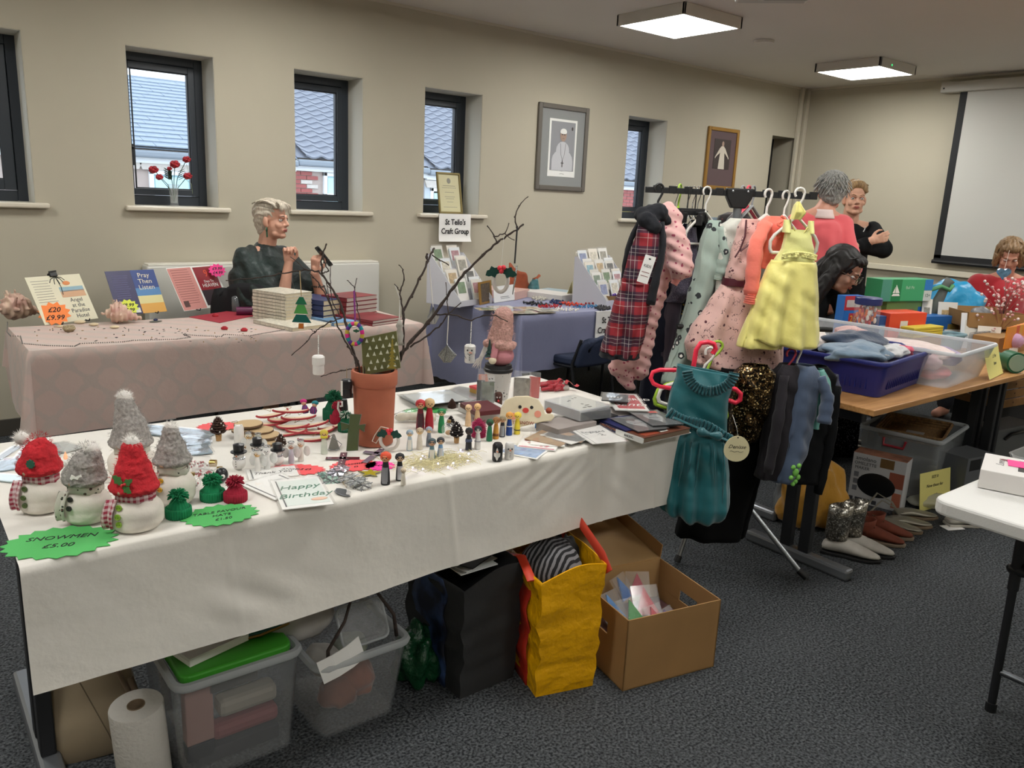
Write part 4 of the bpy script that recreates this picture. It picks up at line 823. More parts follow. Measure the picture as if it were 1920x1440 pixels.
# yellow dress
G=Gar('dress','lemon yellow sleeveless toddler dress on a white hanger','dress',1498,410,2.93,0)
yel=cloth('lemon_satin','#e4da80',.45,bs=14,b=1);yel2=cloth('lemon_bodice','#dddb8f',.7)
G.shell('bodice',yel2,[(430,1478,1520,.03),(445,1476,1526,.035),(465,1474,1532,.04),(488,1462,1535,.045)],2,.004,1)
for s,x0,x1 in ((-1,1470,1484),(1,1516,1527)):G.shell('shoulder_strap',yel2,[(413,x0+1,x1-1,.012),(436,x0+2,x1,.03)],0,wr=.3)
G.shell('skirt',yel,[(487,1456,1537,.045),(500,1450,1541,.055),(560,1434,1551,.075),(640,1416,1562,.09)],10,.026,.7,hem=1.2)
G.shell('lower_skirt',yel,[(560,1432,1500,.03),(652,1409,1492,.06)],6,.016,2)
b=MB()
for k in range(90):b.ball(G.q(1468+64*(k % 30)/30,470+3.5*(k//30)+5*((k % 30)/30-.5)**2*4,-.046-.006*rnd.random()),(.005,.003,.005),6)
b.build('lace_flowers',mat('lace_yellow','#ebe69a',.8),G.t,smooth=180)
b=MB().tube([G.q(1484+28*i/10,424+16*math.sin(PI*i/10),-.028) for i in range(11)],.003,6);b.build('neck_binding',yel,G.t,smooth=60)
G2=Gar('headband','lemon yellow matching headband draped over the hanger hook','headband',1497,395,2.90)
G2.shell('band',yel,[(379,1493,1496,.012),(386,1489,1500,.02),(398,1487,1509,.025),(411,1484,1502,.02)],3,.006,2)
whm=mat('hanger_white','#dcdad4',.35)
hanger('white plastic hanger holding the lemon yellow dress',1500,361,2.935,whm,.175,.17,.0055)
hanger('white plastic hanger holding the coral cardigan',1474,366,3.05,whm,.20,.15,.005,30)
hanger('white plastic hanger holding the pink printed dress',1441,363,3.10,whm,.24,.16,.006,25)
hanger('white plastic hanger holding the snowman pyjamas',1326,358,3.18,whm,.16,.16,.0045,20)
hanger('lime green hanger between the wire hangers and the pink pyjamas',1275,353,3.22,mat('hanger_lime','#9fc43a',.4),.16,.15,.0045,60)
hanger('black plastic hanger holding the tartan dress at the left end',1236,353,3.16,mat('hanger_black','#17181a',.35),.15,.12,.006,10)
chrome=mat('chrome_wire','#a0a2a5',.2,1)
for hx,l in ((1268,'thin wire hanger holding the pink star pyjamas'),(1291,'thin wire hanger holding the tweed dress'),(1301,'thin wire hanger holding the black sleeveless top'),(1311,'thin wire hanger nearest the white one, holding the flowery top')):hanger(l,hx,357,3.24,chrome,.14,.15,.0022,45)
bc=MB()
for k in range(3):
    q=thing('clip_hanger','black clip hanger bunched in the middle of the rail, '+('left','middle','right')[k]+' one','hanger',D(1288+k*14,400+k*4,3.2),RZ+.6*k,'black clip hangers')
    MB().tube([(0,0,.10),(0,0,.02)],.003,6).bb((-.07,-.006,0),(.07,.006,.02)).build('bar',black,q,bevel=.002);MB().bb((-.07,-.012,-.03),(-.05,.012,.01)).bb((.05,-.012,-.03),(.07,.012,.01)).build('clip',black,q,bevel=.003)
# pink star pyjamas
G=Gar('pyjamas','padded pink pyjamas with crimson stars behind the tartan dress','pyjamas',1256,400,3.14,0)
b=MB();Q=lambda x,y,z=0:G.q(x,y,z)
b.cap_(Q(1252,394),Q(1262,412),.034,.036);b.cap_(Q(1258,405),Q(1266,470),.045,.05);b.cap_(Q(1262,440),Q(1264,500),.05,.045);b.cap_(Q(1268,440,-.05),Q(1278,495,-.08),.045,.052);b.cap_(Q(1278,495,-.08),Q(1270,512,-.08),.04,.018)
b.cap_(Q(1252,500),Q(1238,590),.04,.036);b.cap_(Q(1238,590),Q(1216,672),.036,.036);b.cap_(Q(1216,672),Q(1182,692),.036,.045);b.cap_(Q(1182,692),Q(1206,728),.036,.024);b.cap_(Q(1240,590),Q(1226,700),.03,.034)
blob('body',b,pstar,G.t,.007,4,lambda p,n:n*(.007*nz(p,22)+.003*math.sin(p.z*150+p.x*60)))
G.sleeve('cuff',cloth('coral_pink_trim','#d98c86'),[(1276,508,-.08),(1268,526,-.08)],[12,9],1)
# tartan dress with its black top
G=Gar('dress','red and navy tartan pinafore dress at the left end of the rail','dress',1214,405,2.98,-6)
G.shell('bodice',tart,[(413,1200,1238,.02),(440,1196,1240,.035),(480,1184,1240,.045),(524,1177,1230,.045)],3,.006,1)
G.shell('skirt',tart,[(527,1176,1228,.045),(580,1162,1232,.06),(630,1152,1226,.065),(664,1145,1218,.07)],10,.016,.4,hem=1)
G.shell('hem_trim',navy,[(661,1145,1219,.071),(671,1144,1219,.072)],10,.016,.4,wr=.5);G.shell('waist_band',tart,[(521,1176,1230,.048),(530,1175,1229,.048)],0,wr=.2)
G3=Gar('top','black long-sleeved top with a high collar under the tartan dress','top',1216,400,3.02,-6)
G3.shell('body',navy,[(412,1202,1242,.02),(440,1196,1252,.03),(500,1184,1250,.03)],2,.005)
G3.sleeve('sleeve',navy,[(1240,415,-.04),(1246,460,-.06),(1237,520,-.075),(1231,562,-.075)],[9,12,14,16],1,flat=.55)
G3.sleeve('sleeve',navy,[(1200,415,-.02),(1186,450,-.02),(1179,495,-.02),(1178,534,-.02)],[8,10,9,8],2,flat=.55)
b=MB();b.cap_(G3.q(1206,404,-.02),G3.q(1232,400,-.01),.034,.042);b.cap_(G3.q(1212,412,-.05),G3.q(1226,424,-.06),.036,.03);b.cap_(G3.q(1238,402),G3.q(1250,412),.03,.02)
blob('furry_collar',b,navy,G3.t,.006,3,lambda p,n:n*.004*nz(p,60))
tg=thing('price_tag','white swing tag reading KIDS pinned on the tartan dress','tag',D(1212,505,2.87),RZ,None,ry=math.radians(14))
MB().prism(rrect(.040,.100,.002,2),0,.0012,T(rx=PI/2)).build('card',paper,tg);text('KIDS',.0135,ink,tg,UP(0,-.0014,.012));MB().bb((-.014,-.0016,-.012),(.014,-.0011,-.010)).bb((-.014,-.0016,-.026),(.014,-.0011,-.024)).build('ruled_lines',mat('tag_maroon','#7a3138',.6),tg);MB().ball((0,-.001,.038),(.005,.001,.003),8).build('eyelet',black,tg)
# ---- lower tier
G=Gar('dress','long plain black dress hanging lowest, behind the teal dress','dress',1380,690,3.12,0,'clothes on the lower arm')
G.shell('body',mat('black_chiffon','#070708',.95,nz=(5,.2),spec=.15),[(690,1352,1452,.03),(740,1345,1470,.05),(860,1330,1452,.06),(1020,1296,1432,.08)],7,.02,2)
G=Gar('top','gold and black sequinned top behind the cream egg-shaped tag','top',1412,690,2.98,6,'clothes on the lower arm')
G.shell('body',sequin('gold_sequins','#0f0c08','#4f3b20','#d9c08a'),[(684,1392,1440,.03),(700,1378,1456,.05),(760,1378,1450,.06),(826,1382,1434,.05)],4,.01,1)
G=Gar('cardigan','dark plum cardigan on the lower arm of the rail','cardigan',1478,690,3.02,20,'clothes on the lower arm')
plum=cloth('dark_plum_knit','#1b161d',.9,sheen=.1)
G.shell('body',plum,[(682,1464,1492,.03),(700,1452,1506,.05),(800,1446,1512,.055),(900,1440,1506,.05)],5,.012,3)
G.sleeve('sleeve',plum,[(1460,700,-.03),(1448,780,-.06),(1440,880,-.06)],[10,13,11],1)
G=Gar('shirt','faded blue denim shirt with a green frog badge','shirt',1512,690,3.02,30,'clothes on the lower arm')
den=cloth('faded_denim','#44526a',.9)
G.shell('body',den,[(684,1498,1520,.03),(700,1486,1532,.05),(780,1484,1536,.055),(850,1478,1526,.05),(905,1470,1504,.045)],4,.012,2)
G.sleeve('sleeve',den,[(1522,702,-.05),(1530,740,-.08),(1526,786,-.085)],[10,13,14],1)
b=MB()
for dx,dy,r in ((0,0,.016),(-7,-10,.010),(6,-11,.010),(-9,8,.010),(7,9,.011),(2,16,.010),(-3,20,.008)):b.ball(G.q(1480+dx,876+dy*1.1,-.075),(r,.008,r),10)
b.build('frog_badge',mat('frog_green','#6fae4a',.7),G.t,smooth=180)
G=Gar('shirt','turquoise floral shirt edge beside the denim shirt','shirt',1534,700,3.06,35,'clothes on the lower arm')
G.shell('body',dots('turq_floral','#5f9c94','#b05b50',60,.18,'#e4d9c8'),[(690,1518,1534,.03),(715,1522,1548,.05),(760,1524,1552,.05),(802,1520,1546,.04)],4,.01,2)
G=Gar('cardigan','long black cardigan with one hanging sleeve at the right of the lower arm','cardigan',1545,690,3.1,30,'clothes on the lower arm')
G.shell('body',mat('black_knit','#131416',.85),[(684,1520,1542,.03),(705,1520,1564,.05),(800,1512,1566,.055),(905,1498,1558,.05)],4,.012,6)
G.sleeve('sleeve',mat('black_knit','#131416',.85),[(1556,720,-.05),(1552,820,-.06),(1540,924,-.06)],[9,12,10],3)
G=Gar('jumper','navy blue jumper last on the right of the lower arm','jumper',1560,700,3.16,35,'clothes on the lower arm')
G.shell('body',cloth('royal_navy','#161a3a',.9),[(700,1546,1562,.03),(730,1544,1568,.05),(800,1544,1569,.05),(885,1540,1566,.04)],4,.01,2)
hanger('white plastic hanger at the right end of the lower arm',1498,652,3.06,whm,.22,.14,.0045,30,group='hangers on the lower arm')
hanger('lime green hanger under the pink printed dress',1346,648,2.93,mat('hanger_lime','#a9cc3f',.4),.28,.22,.006,0,18,group='hangers on the lower arm')
hanger('white plastic hanger behind the pink hanger of the teal dress',1332,660,2.90,whm,.24,.18,.006,0,16,group='hangers on the lower arm')
hanger('red plastic hanger inside the plum cardigan',1484,662,3.0,mat('hanger_red','#a3283c',.4),.18,.13,.005,10,10,group='hangers on the lower arm')
# neon pink hanger drawn to its own shape
t=thing('clothes_hanger','neon pink plastic hanger holding the teal dress','hanger',D(1314,690,2.80),RZ,'hangers on the lower arm');q=lambda x,y:(((x-1314)*2.8/FPX),0,-(y-690)*2.8/FPX);npk=mat('neon_pink','#f2304e',.35)
MB().tube([q(1333,662),q(1338,652),q(1334,643),q(1322,640),q(1309,643),q(1302,656),q(1300,690),q(1304,700)],.0085,10).build('hook',npk,t,smooth=60)
MB().tube([q(1304,697),q(1345,716),q(1384,728),q(1394,736),q(1394,748),q(1386,754),q(1374,750)],.0085,10).tube([q(1304,694),q(1270,696),q(1238,697),q(1225,702),q(1222,714),q(1228,724),q(1240,729),q(1300,736),q(1374,750)],.0075,10).build('frame',npk,t,smooth=60)
G=Gar('dress','teal satin party dress with a frilled collar and belt, nearest on the rail','dress',1322,690,2.76,0,'clothes on the lower arm')
teal=cloth('teal_satin','#0d6068',.42,bs=10,b=.7);teal2=cloth('teal_frill','#0b545c',.45)
G.shell('bodice',teal,[(693,1270,1376,.02),(715,1270,1376,.035),(740,1262,1371,.045),(775,1258,1372,.05),(812,1262,1374,.05)],3,.006,1,tilt=.15)
G.shell('skirt',teal,[(800,1270,1370,.05),(830,1262,1374,.062),(890,1258,1386,.08),(945,1252,1392,.095),(968,1254,1388,.09),(976,1266,1380,.075)],11,.030,1.1,hem=.8,tilt=.10,wr=1.6)
def frill(path,w,n,name,amp=.010):
    P=[V(p) for p in path]
    def fn(i,j):
        u=i*(len(P)-1);a=min(int(u),len(P)-2);p=P[a].lerp(P[a+1],u-a);d=(P[a+1]-P[a]).normalized();k=d.cross(V((0,1,0))).normalized();return tuple(p+k*w*(j-.5)+V((0,-amp*math.sin(i*n*2*PI)*(.3+abs(j-.5)),0)))
    return MB().sheet(fn,n*8,5).build(name,teal2,G.t,smooth=180,solid=.002)
frill([tuple(G.q(1323-40*math.cos(PI*i/12)+(i*.6),691+36*math.sin(PI*i/12),-.052)) for i in range(13)],.034,22,'collar_frill')
frill([tuple(G.q(1254+121*i/8,768+44*i/8+4*math.sin(i),-.062-.012*math.sin(PI*i/8))) for i in range(9)],.038,18,'belt_frill',.012)
b=MB();b.tube([G.q(1262,776,-.078),G.q(1375,818,-.078)],.010,8,flat=.5)
for s in (-1,1):b.cap_(G.q(1330,803,-.09),G.q(1330+s*15,801+s*3,-.095),.006,.017)
b.build('bow_belt',teal2,G.t,smooth=60)
for x0,x1,y0 in ((1290,1282,905),(1318,1312,930),(1342,1350,900),(1360,1368,935),(1302,1296,880)):MB().tube([G.q(x0,822,-.07),G.q((x0+x1)/2+1,860,-.083),G.q(x1,y0,-.092)],[.004,.007,.001],6,flat=.5).build('pleat',teal,G.t,smooth=180)
tg=thing('price_tag','cream egg-shaped card tag hanging from the teal dress','tag',D(1381,842,2.62),RZ)
MB().prism([(.042*math.sin(a*PI/14)*(1-.0*a),.044*math.cos(a*PI/14)*(1+.08*math.cos(a*PI/14))-.002) for a in range(28)],0,.002,T(rx=PI/2)).build('card',mat('cream_card','#d9d0a8',.75),tg)
text('Denisse',.018,ink,tg,UP(0,-.0022,.008),shear=.4);MB().tube([(-.022+.044*i/8,-.0025,-.008+.002*math.sin(i*1.7)) for i in range(9)],.0006,4).build('flourish',ink,tg);MB().ball((0,-.0025,.040),(.0025,.001,.0025),8).build('eyelet',ink,tg)
MB().tube([(0,0,.042),(-.01,-.01,.075),(-.02,0.02,.11)],.0006,4).build('string',white,tg)
# ================================================================ THINGS ON THE FRONT TABLE
def dep(p):return (V(p)-EYE).dot(_f)
def kpm(p):return dep(p)/FPX           # metres per sight-line unit at a point
FACE=RZ                                # heading of a thing whose local -Y faces the viewer's side
snow=mat('white_sock_fabric','#dcd5cb',.9,nz=(30,.04),bump=(120,.3))
redf=mat('red_fleece','#c22630',.95,nz=(60,.2),bump=(120,.9,.004));greyf=mat('grey_fleece','#97928e',.95,nz=(120,.35),bump=(120,.9,.004))
pom=mat('white_pompom','#dedad5',.8);ging=gingham('red_gingham','#9c2e44','#d9c6c6',.011);flor=dots('green_floral','#c4c0b4','#33382c',90,.28,'#7c3b3b')
nosem=mat('wooden_nose','#a98a72',.7)
def fuzz(parent,cs,m,n,L,r=.0007,name='fibre'):
    b=MB()
    for k in range(n):
        c,R=rnd.choice(cs);th,ph=rnd.uniform(0,2*PI),math.asin(rnd.uniform(-1,1));d=V((math.cos(th)*math.cos(ph),math.sin(th)*math.cos(ph),math.sin(ph)));p=V(c)+d*R;q=p+(d+V((rnd.uniform(-1,1),rnd.uniform(-1,1),rnd.uniform(-1,1)))*.5)*L
        s=d.orthogonal().normalized()*r;b.add([p-s,p+s,q],[(0,1,2)])
    return tag(b.build(name,m,parent),kind='stuff')
def snowman(label,px,py,w,hb,hat,hh,lean=0,scarf=ging,btn='#4f5f36',nb=3,tall=False,deco=None,face=-2,tail=True,pomdx=0):
    face -= 3;p=Z(px,py,TZ);k=kpm(p);W=w*k;HB=hb*k*1.05;c=p+V((_f.x,_f.y,0)).normalized()*W*.42
    t=thing('snowman_figure',label,'figurine',(c.x,c.y,TZ+.001),FACE+math.radians(face),'sock snowmen with fleece hats')
    b=MB();b.ball((0,0,HB*.50),(W*.5,W*.44,HB*.52),24);b.ball((0,0,HB*.28),(W*.49,W*.44,HB*.27),24);b.lathe([(W*.36,0.001),(W*.44,.012),(W*.40,.03)],24)
    b.cap_((0,0,HB*.95),(0,0,HB*1.05),W*.30,W*.32);b.ball((0,0,HB*1.22),(W*.37,W*.35,W*.30),20)
    blob('body',b,snow,t,W*.035,4)
    z0=HB*1.30;H=hh*k;fm=redf if hat=='red' else greyf;b=MB()
    if tall:b.cap_((0,0,z0),(0,.0,z0+H*.25),W*.41,W*.34);b.cap_((0,0,z0+H*.25),(lean,0,z0+H*.80),W*.33,W*.20);b.ball((lean,0,z0+H*.86),(W*.19,W*.19,W*.10))
    else:b.cap_((0,0,z0),(lean*.3,0,z0+H*.30),W*.43,W*.34);b.cap_((lean*.3,0,z0+H*.3),(lean,0,z0+H*.62),W*.33,W*.18)
    b.tube([(W*.40*math.cos(a*PI/8),W*.38*math.sin(a*PI/8),z0-.06*W) for a in range(17)],W*.055,8)
    o=blob('hat',b,fm,t,W*.03,4,lambda q,n:n*(.0022*nz(q,160)+.002*nz(q,45)))
    cut=z0-W*.14
    for v in o.data.vertices:
        if v.co.z<cut:v.co.z=cut+.1*(v.co.z-cut)
    top=z0+H*(.97 if tall else .80);pc_=(lean+pomdx,0,top);R=W*.135
    MB().ball(pc_,R,14).build('pompom',pom,t,smooth=180);fuzz(t,[(pc_,R*.95)],pom,350,R*.5,.0005)
    fuzz(t,[((lean*.5*u,0,z0+H*u*.8),W*(.42-.24*u)) for u in (0,.15,.3,.5,.7,.9)],fm,700,.006,.0006,'fleece_fibre')
    MB().ball((-W*.03,-W*.36,HB*1.20),(W*.085,W*.07,W*.055),12).build('nose',nosem,t,smooth=180)
    MB().sheet(lambda i,j:(W*(.335+.02*math.sin(i*40))*math.cos(2*PI*i),W*.32*math.sin(2*PI*i),HB*.99+(j-.5)*W*.17+.004*math.sin(2*PI*i*3)),40,4,closed=True).build('scarf',scarf,t,smooth=180,solid=.003)
    if tail:MB().sheet(lambda i,j:(-W*(.24+.05*j*1.2)+W*.17*(i-.5)*1.2,-W*(.33+.14*math.sin(PI*min(1,j*1.0)*.8))-.004*math.sin(i*9),HB*(.97-.80*j)),6,12).build('scarf_tail',scarf,t,smooth=180,solid=.003)
    bm=mat('button_'+btn,btn,.35)
    for i in range(nb):
        z=HB*(.78-.23*i);y=-W*.44*math.sqrt(max(.05,1-((z-HB*.5)/(HB*.55))**2))-.002
        o=MB().lathe([(W*.055,0),(W*.06,.002),(W*.05,.004),(W*.03,.003)],16,T(-W*.08,y+.001,z,rx=PI/2)).build('button',bm,t,smooth=40)
        if nb==2 or btn=='#8cb03a':MB().ball((-W*.08-.0025,y-.0035,z),.001,6).ball((-W*.08+.0025,y-.0035,z),.001,6).build('stitch_hole',black,o)
    if deco:deco(t,W,HB,z0,H,lean)
    return t
def d_flower(t,W,HB,z0,H,l):MB().prism(star(9,W*.10,W*.075),0,.003,T(W*.10,-W*.385,z0+H*.22,rx=PI/2-.15)).build('felt_flower',mat('dark_green_felt','#2a5a46',.9),t)
def d_butter(t,W,HB,z0,H,l):MB().prism([(-.012,-.004),(-.009,.005),(0,.001),(.012,.007),(.014,.002),(.008,0),(.006,-.005),(-.004,-.003),(-.008,-.007)],0,.002,T(W*.08,-W*.40,z0+H*.14,rx=PI/2-.2)).build('felt_butterfly',mat('white_felt','#e6e3dd',.9),t)
leafm=mat('holly_green','#3f6e35',.7);berry=mat('red_berry','#d02a35',.4)
def leafout(L,w,n=3):return [(L*i/(2*n),w*(1.0 if i % 2 else .62)*math.sin(PI*max(.08,min(.92,i/(2*n)))))for i in range(2*n+1)]+[(L*i/(2*n),-w*(1.0 if i % 2 else .62)*math.sin(PI*max(.08,min(.92,i/(2*n))))) for i in range(2*n-1,0,-1)]
def d_holly(t,W,HB,z0,H,l):
    for a,L in ((2.4,.030),(.55,.026),(-.7,.026)):MB().prism(leafout(L,L*.33),0,.002,T(W*.02,-W*.40,z0+H*.12) @ T(rx=PI/2-.2,rz=0) @ T(rz=a)).build('holly_leaf',leafm,t)
    MB().ball((W*.02,-W*.42,z0+H*.12),.004,8).ball((W*.02+.006,-W*.42,z0+H*.12+.003),.0035,8).build('berry',berry,t)
snowman('sock snowman in a wide red fleece hat with a dark green flower, farthest left',60,970,92,66,'red',62,.008,deco=d_flower,pomdx=-.045,btn='#4f5f36')
snowman('sock snowman in a slouched grey hat with a small white butterfly',145,990,92,66,'grey',66,.022,flor,'#2b2a28',2,deco=d_butter)
snowman('sock snowman in a tall red hat with a holly sprig and lime buttons, in front',237,1006,104,66,'red',82,0,tall=True,btn='#8cb03a',deco=d_holly)
snowman('sock snowman in a grey hat with two yellow buttons, right of the tall red hat',313,955,82,66,'grey',60,.0,flor,'#d9a326',2,tall=True)
snowman('tallest grey-hatted sock snowman standing behind the tall red hat',232,905,92,54,'grey',84,-.01,flor,'#4f5f36',0,tall=True,tail=False)

def yarn_hat(label,px,py,w,c,c2=None,h=1.0):
    p=Z(px,py,TZ);k=kpm(p);W=w*k/2;c0=p+V((_f.x,_f.y,0)).normalized()*W;m=mat('yarn_'+c,c,.95,bump=(200,.4));m2=mat('yarn_'+(c2 or c),c2 or c,.95,bump=(200,.4))
    t=thing('yarn_hat_favour',label,'woollen hat',(c0.x,c0.y,TZ+.001),rnd.uniform(0,6),'woollen bobble-hat table favours')
    n=30;MB().sheet(lambda i,j:((W*(1+.035*math.cos(i*2*PI*n)))*math.cos(2*PI*i)*(1-.05*abs(j-.5)),W*(1+.035*math.cos(i*2*PI*n))*math.sin(2*PI*i)*(1-.05*abs(j-.5)),W*.85*j*h),n*4,4,closed=True).build('brim',m,t,smooth=180,solid=.004)
    MB().sheet(lambda i,j:(W*(.93-.62*j**1.6)*(1+.05*math.cos(i*2*PI*18))*math.cos(2*PI*i),W*(.93-.62*j**1.6)*(1+.05*math.cos(i*2*PI*18))*math.sin(2*PI*i),W*h*(.5+1.25*j)),72,8,closed=True).build('crown',m,t,smooth=180)
    b=MB();R=W*.95
    for q in range(230):
        th,ph=rnd.uniform(0,2*PI),math.asin(rnd.uniform(-.5,1));d=V((math.cos(th)*math.cos(ph),math.sin(th)*math.cos(ph),math.sin(ph)*.8));o=V((0,0,W*h*1.8));e=o+d*R*rnd.uniform(.75,1.0)
        b.tube([o+d*R*.2,o.lerp(e,.7)+V((0,0,.002)),e],[.0013,.0014,.0010],4,m=(1 if q % 2 else 0))
    tag(b.build('pompom_yarn',[m,m2],t),kind='stuff');return t
G1,R1='#0c7a4c','#a01c36'
yarn_hat('small emerald yarn hat in front of the yellow-buttoned snowman',326,977,44,G1)
yarn_hat('small emerald yarn hat beside the maroon one, above the price star',391,944,42,G1)
yarn_hat('small maroon yarn hat beside the birthday cards',435,946,40,R1)
yarn_hat('dark green yarn hat with a big bobble behind the maroon bobble near the flower pot',622,792,40,'#0b5a3c',None,1.2)
yarn_hat('maroon yarn hat close to the left side of the flower pot',632,797,30,R1,None,1.2)
yarn_hat('green yarn hat with a green and white bobble against the flower pot',645,812,26,'#0b5a3c','#d9ded6',1.3)

def flat(label,A,B,Dn,name='greeting_card',cat='card',m=None,th=.002,z=TZ+.001,group=None,sleeve=True,z2=0):
    """thin thing lying down: A front-left, B front-right, Dn back-left corner as seen; returns (thing, w, h)"""
    zz=z+z2;a,b,d=Z(*A,zz),Z(*B,zz),Z(*Dn,zz);w=(b-a).length;h=(d-a).length;X=(b-a).normalized();rz=math.atan2(X.y,X.x);c=(b+d)/2
    t=thing(name,label,cat,(c.x,c.y,zz),rz,group)
    MB().bb((-w/2,-h/2,0),(w/2,h/2,th)).build('card',m or paper,t)
    if sleeve:MB().sheet(lambda i,j:((i-.5)*(w+.012),(j-.5)*(h+.012),th+.0014+.0012*nz((i*5,j*5,w*99))),9,9).build('cellophane_sleeve',film('cellophane','#ffffff',.10,.08),t,smooth=180)
    return t,w,h
def panel(t,x0,y0,x1,y1,z,m,name='print'):return MB().bb((min(x0,x1),min(y0,y1),z),(max(x0,x1),max(y0,y1),z+.0006)).build(name,m,t)
grn=mat('green_card','#4fae5c',.8);corc=mat('coral_card','#ea5a5e',.8);magc=mat('magenta_card','#f0409a',.8);yelc=mat('fluorescent_yellow','#dfe95a',.8);orc=mat('fluorescent_orange','#f58a4a',.8)
def starsign(label,cx,cy,wx,wy,m,lines,n=19,rz=FACE+.3,z=TZ+.001,size=.02,cat='price sign'):
    p=Z(cx,cy,z);t=thing('price_star',label,cat,(p.x,p.y,z+.0005),rz,None)
    MB().prism(star(n,1,.86,wx/2,wy/2,.03),0,.0012).build('card',m,t)
    for i,(s,dy) in enumerate(lines):text(s,size,ink,t,T(0,dy,.0016),shear=.25)
    return t
starsign('green price star reading SNOWMEN £5.00 in front of the snowmen',112,1017,.225,.17,grn,(('SNOWMEN',.022),('£5.00',-.02)),size=.026,rz=FACE+.34)
starsign('green price star reading TABLE FAVOUR HATS in front of the yarn hats',414,966,.175,.13,grn,(('TABLE FAVOUR',.018),('HATS',-.004),('£1.50',-.027)),size=.017,rz=FACE+.55)
starsign('long coral price star by the glass angels',555,881,.16,.09,corc,(('ANGELS £3',0),),size=.016,rz=FACE+.1)
starsign('wider coral price star under the beaded cross',664,873,.14,.10,corc,(('CROSSES',.008),('£3',-.015)),size=.013,rz=FACE+.5)
starsign('magenta price star beside the coral one',712,874,.09,.08,magc,(('£4',0),),size=.014)
starsign('coral price star behind the big pine cone',412,800,.14,.10,corc,(('£2.50',0),),size=.02)
starsign('bright green price star behind the peg people',797,770,.16,.08,grn,(('£2 each',0),),size=.016)
# left-hand cellophane packs
foil=mat('silver_blue_foil','#8fa0ac',.22,.85,nz=(14,.5),bump=(18,1,.01));gcard=mat('grey_card','#8a8a8c',.6)
t,w,h=flat('cellophane pack of grey card at the far left edge of the cloth',(0,862),(14,862),(16,838),m=gcard)
for i,(A,B,Dn,l,m_) in enumerate((((28,862),(108,858),(52,835),'clear pack with teal-grey sheets behind the left red hat',mat('teal_sheet','#6e7e80',.5)),((0,885),(48,878),(-6,868),'foil-backed clear pack left of the red-hatted snowman',foil),((112,852),(148,842),(92,838),'clear pack with pale sheets between the snowmen hats',mat('pale_sheet','#b5b8b6',.5)),((0,915),(22,905),(-10,890),'pale blue clear pack at the left edge beside the red hat',mat('ice_sheet','#bdd0d4',.35)),((262,812),(396,826),(262,798),'silver foil card pack lying near the back edge',foil),((340,838),(400,834),(330,822),'silver foil card pack with a white rim in front of the other',foil),((346,856),(396,850),(344,842),'lowest silver foil card pack beside the glass tubes',foil))):flat(l,A,B,Dn,'card_pack','card pack',m_,.004,z2=.0005*i)
flat('crimson-edged pack left of the tall red hat',(5,868),(60,864),(8,862),'card_pack','card pack',mat('crimson_card','#7d2337',.6),.003)
# birthday cards
t,w,h=flat('white Happy Birthday card in a clear sleeve, front middle of the table',(530,957),(626,946),(507,903),z2=.006)
lt=mat('pale_mint_card','#dfe8e3',.7);dkl=mat('charcoal_stripe','#5a5d5e',.6)
panel(t,-w*.38,-h*.42,w*.46,h*.42,.0021,lt);panel(t,-w*.42,-h*.44,-w*.395,h*.44,.0026,dkl,'stripe');text('Happy',h*.19,mat('green_ink','#4b7a63',.7),t,T(.0,h*.17,.0032),shear=.3);text('Birthday',h*.19,mat('green_ink','#4b7a63',.7),t,T(.03*0+.005,-h*.12,.0032),shear=.3)
MB().prism([(.02*math.cos(a*.5),.009*math.sin(a*.5)) for a in range(12)],.003,.0042,T(w*.28,-h*.3,0)).build('bow',mat('peach_bow','#e0b9a0',.6),t)
t,w,h=flat('white card with a grey border under the birthday card, corner to the left',(456,911),(521,940),(520,887),z2=.003);panel(t,-w*.43,-h*.43,w*.43,-h*.40,.0021,dkl,'stripe');panel(t,-w*.43,h*.40,w*.43,h*.43,.0021,dkl,'stripe')
t,w,h=flat('white card with small black lettering behind the birthday cards',(466,901),(560,892),(462,882));text('Thank You',h*.28,ink,t,T(0,0,.0024),shear=.3);panel(t,-w*.43,-h*.45,-w*.40,h*.45,.0021,dkl,'stripe')
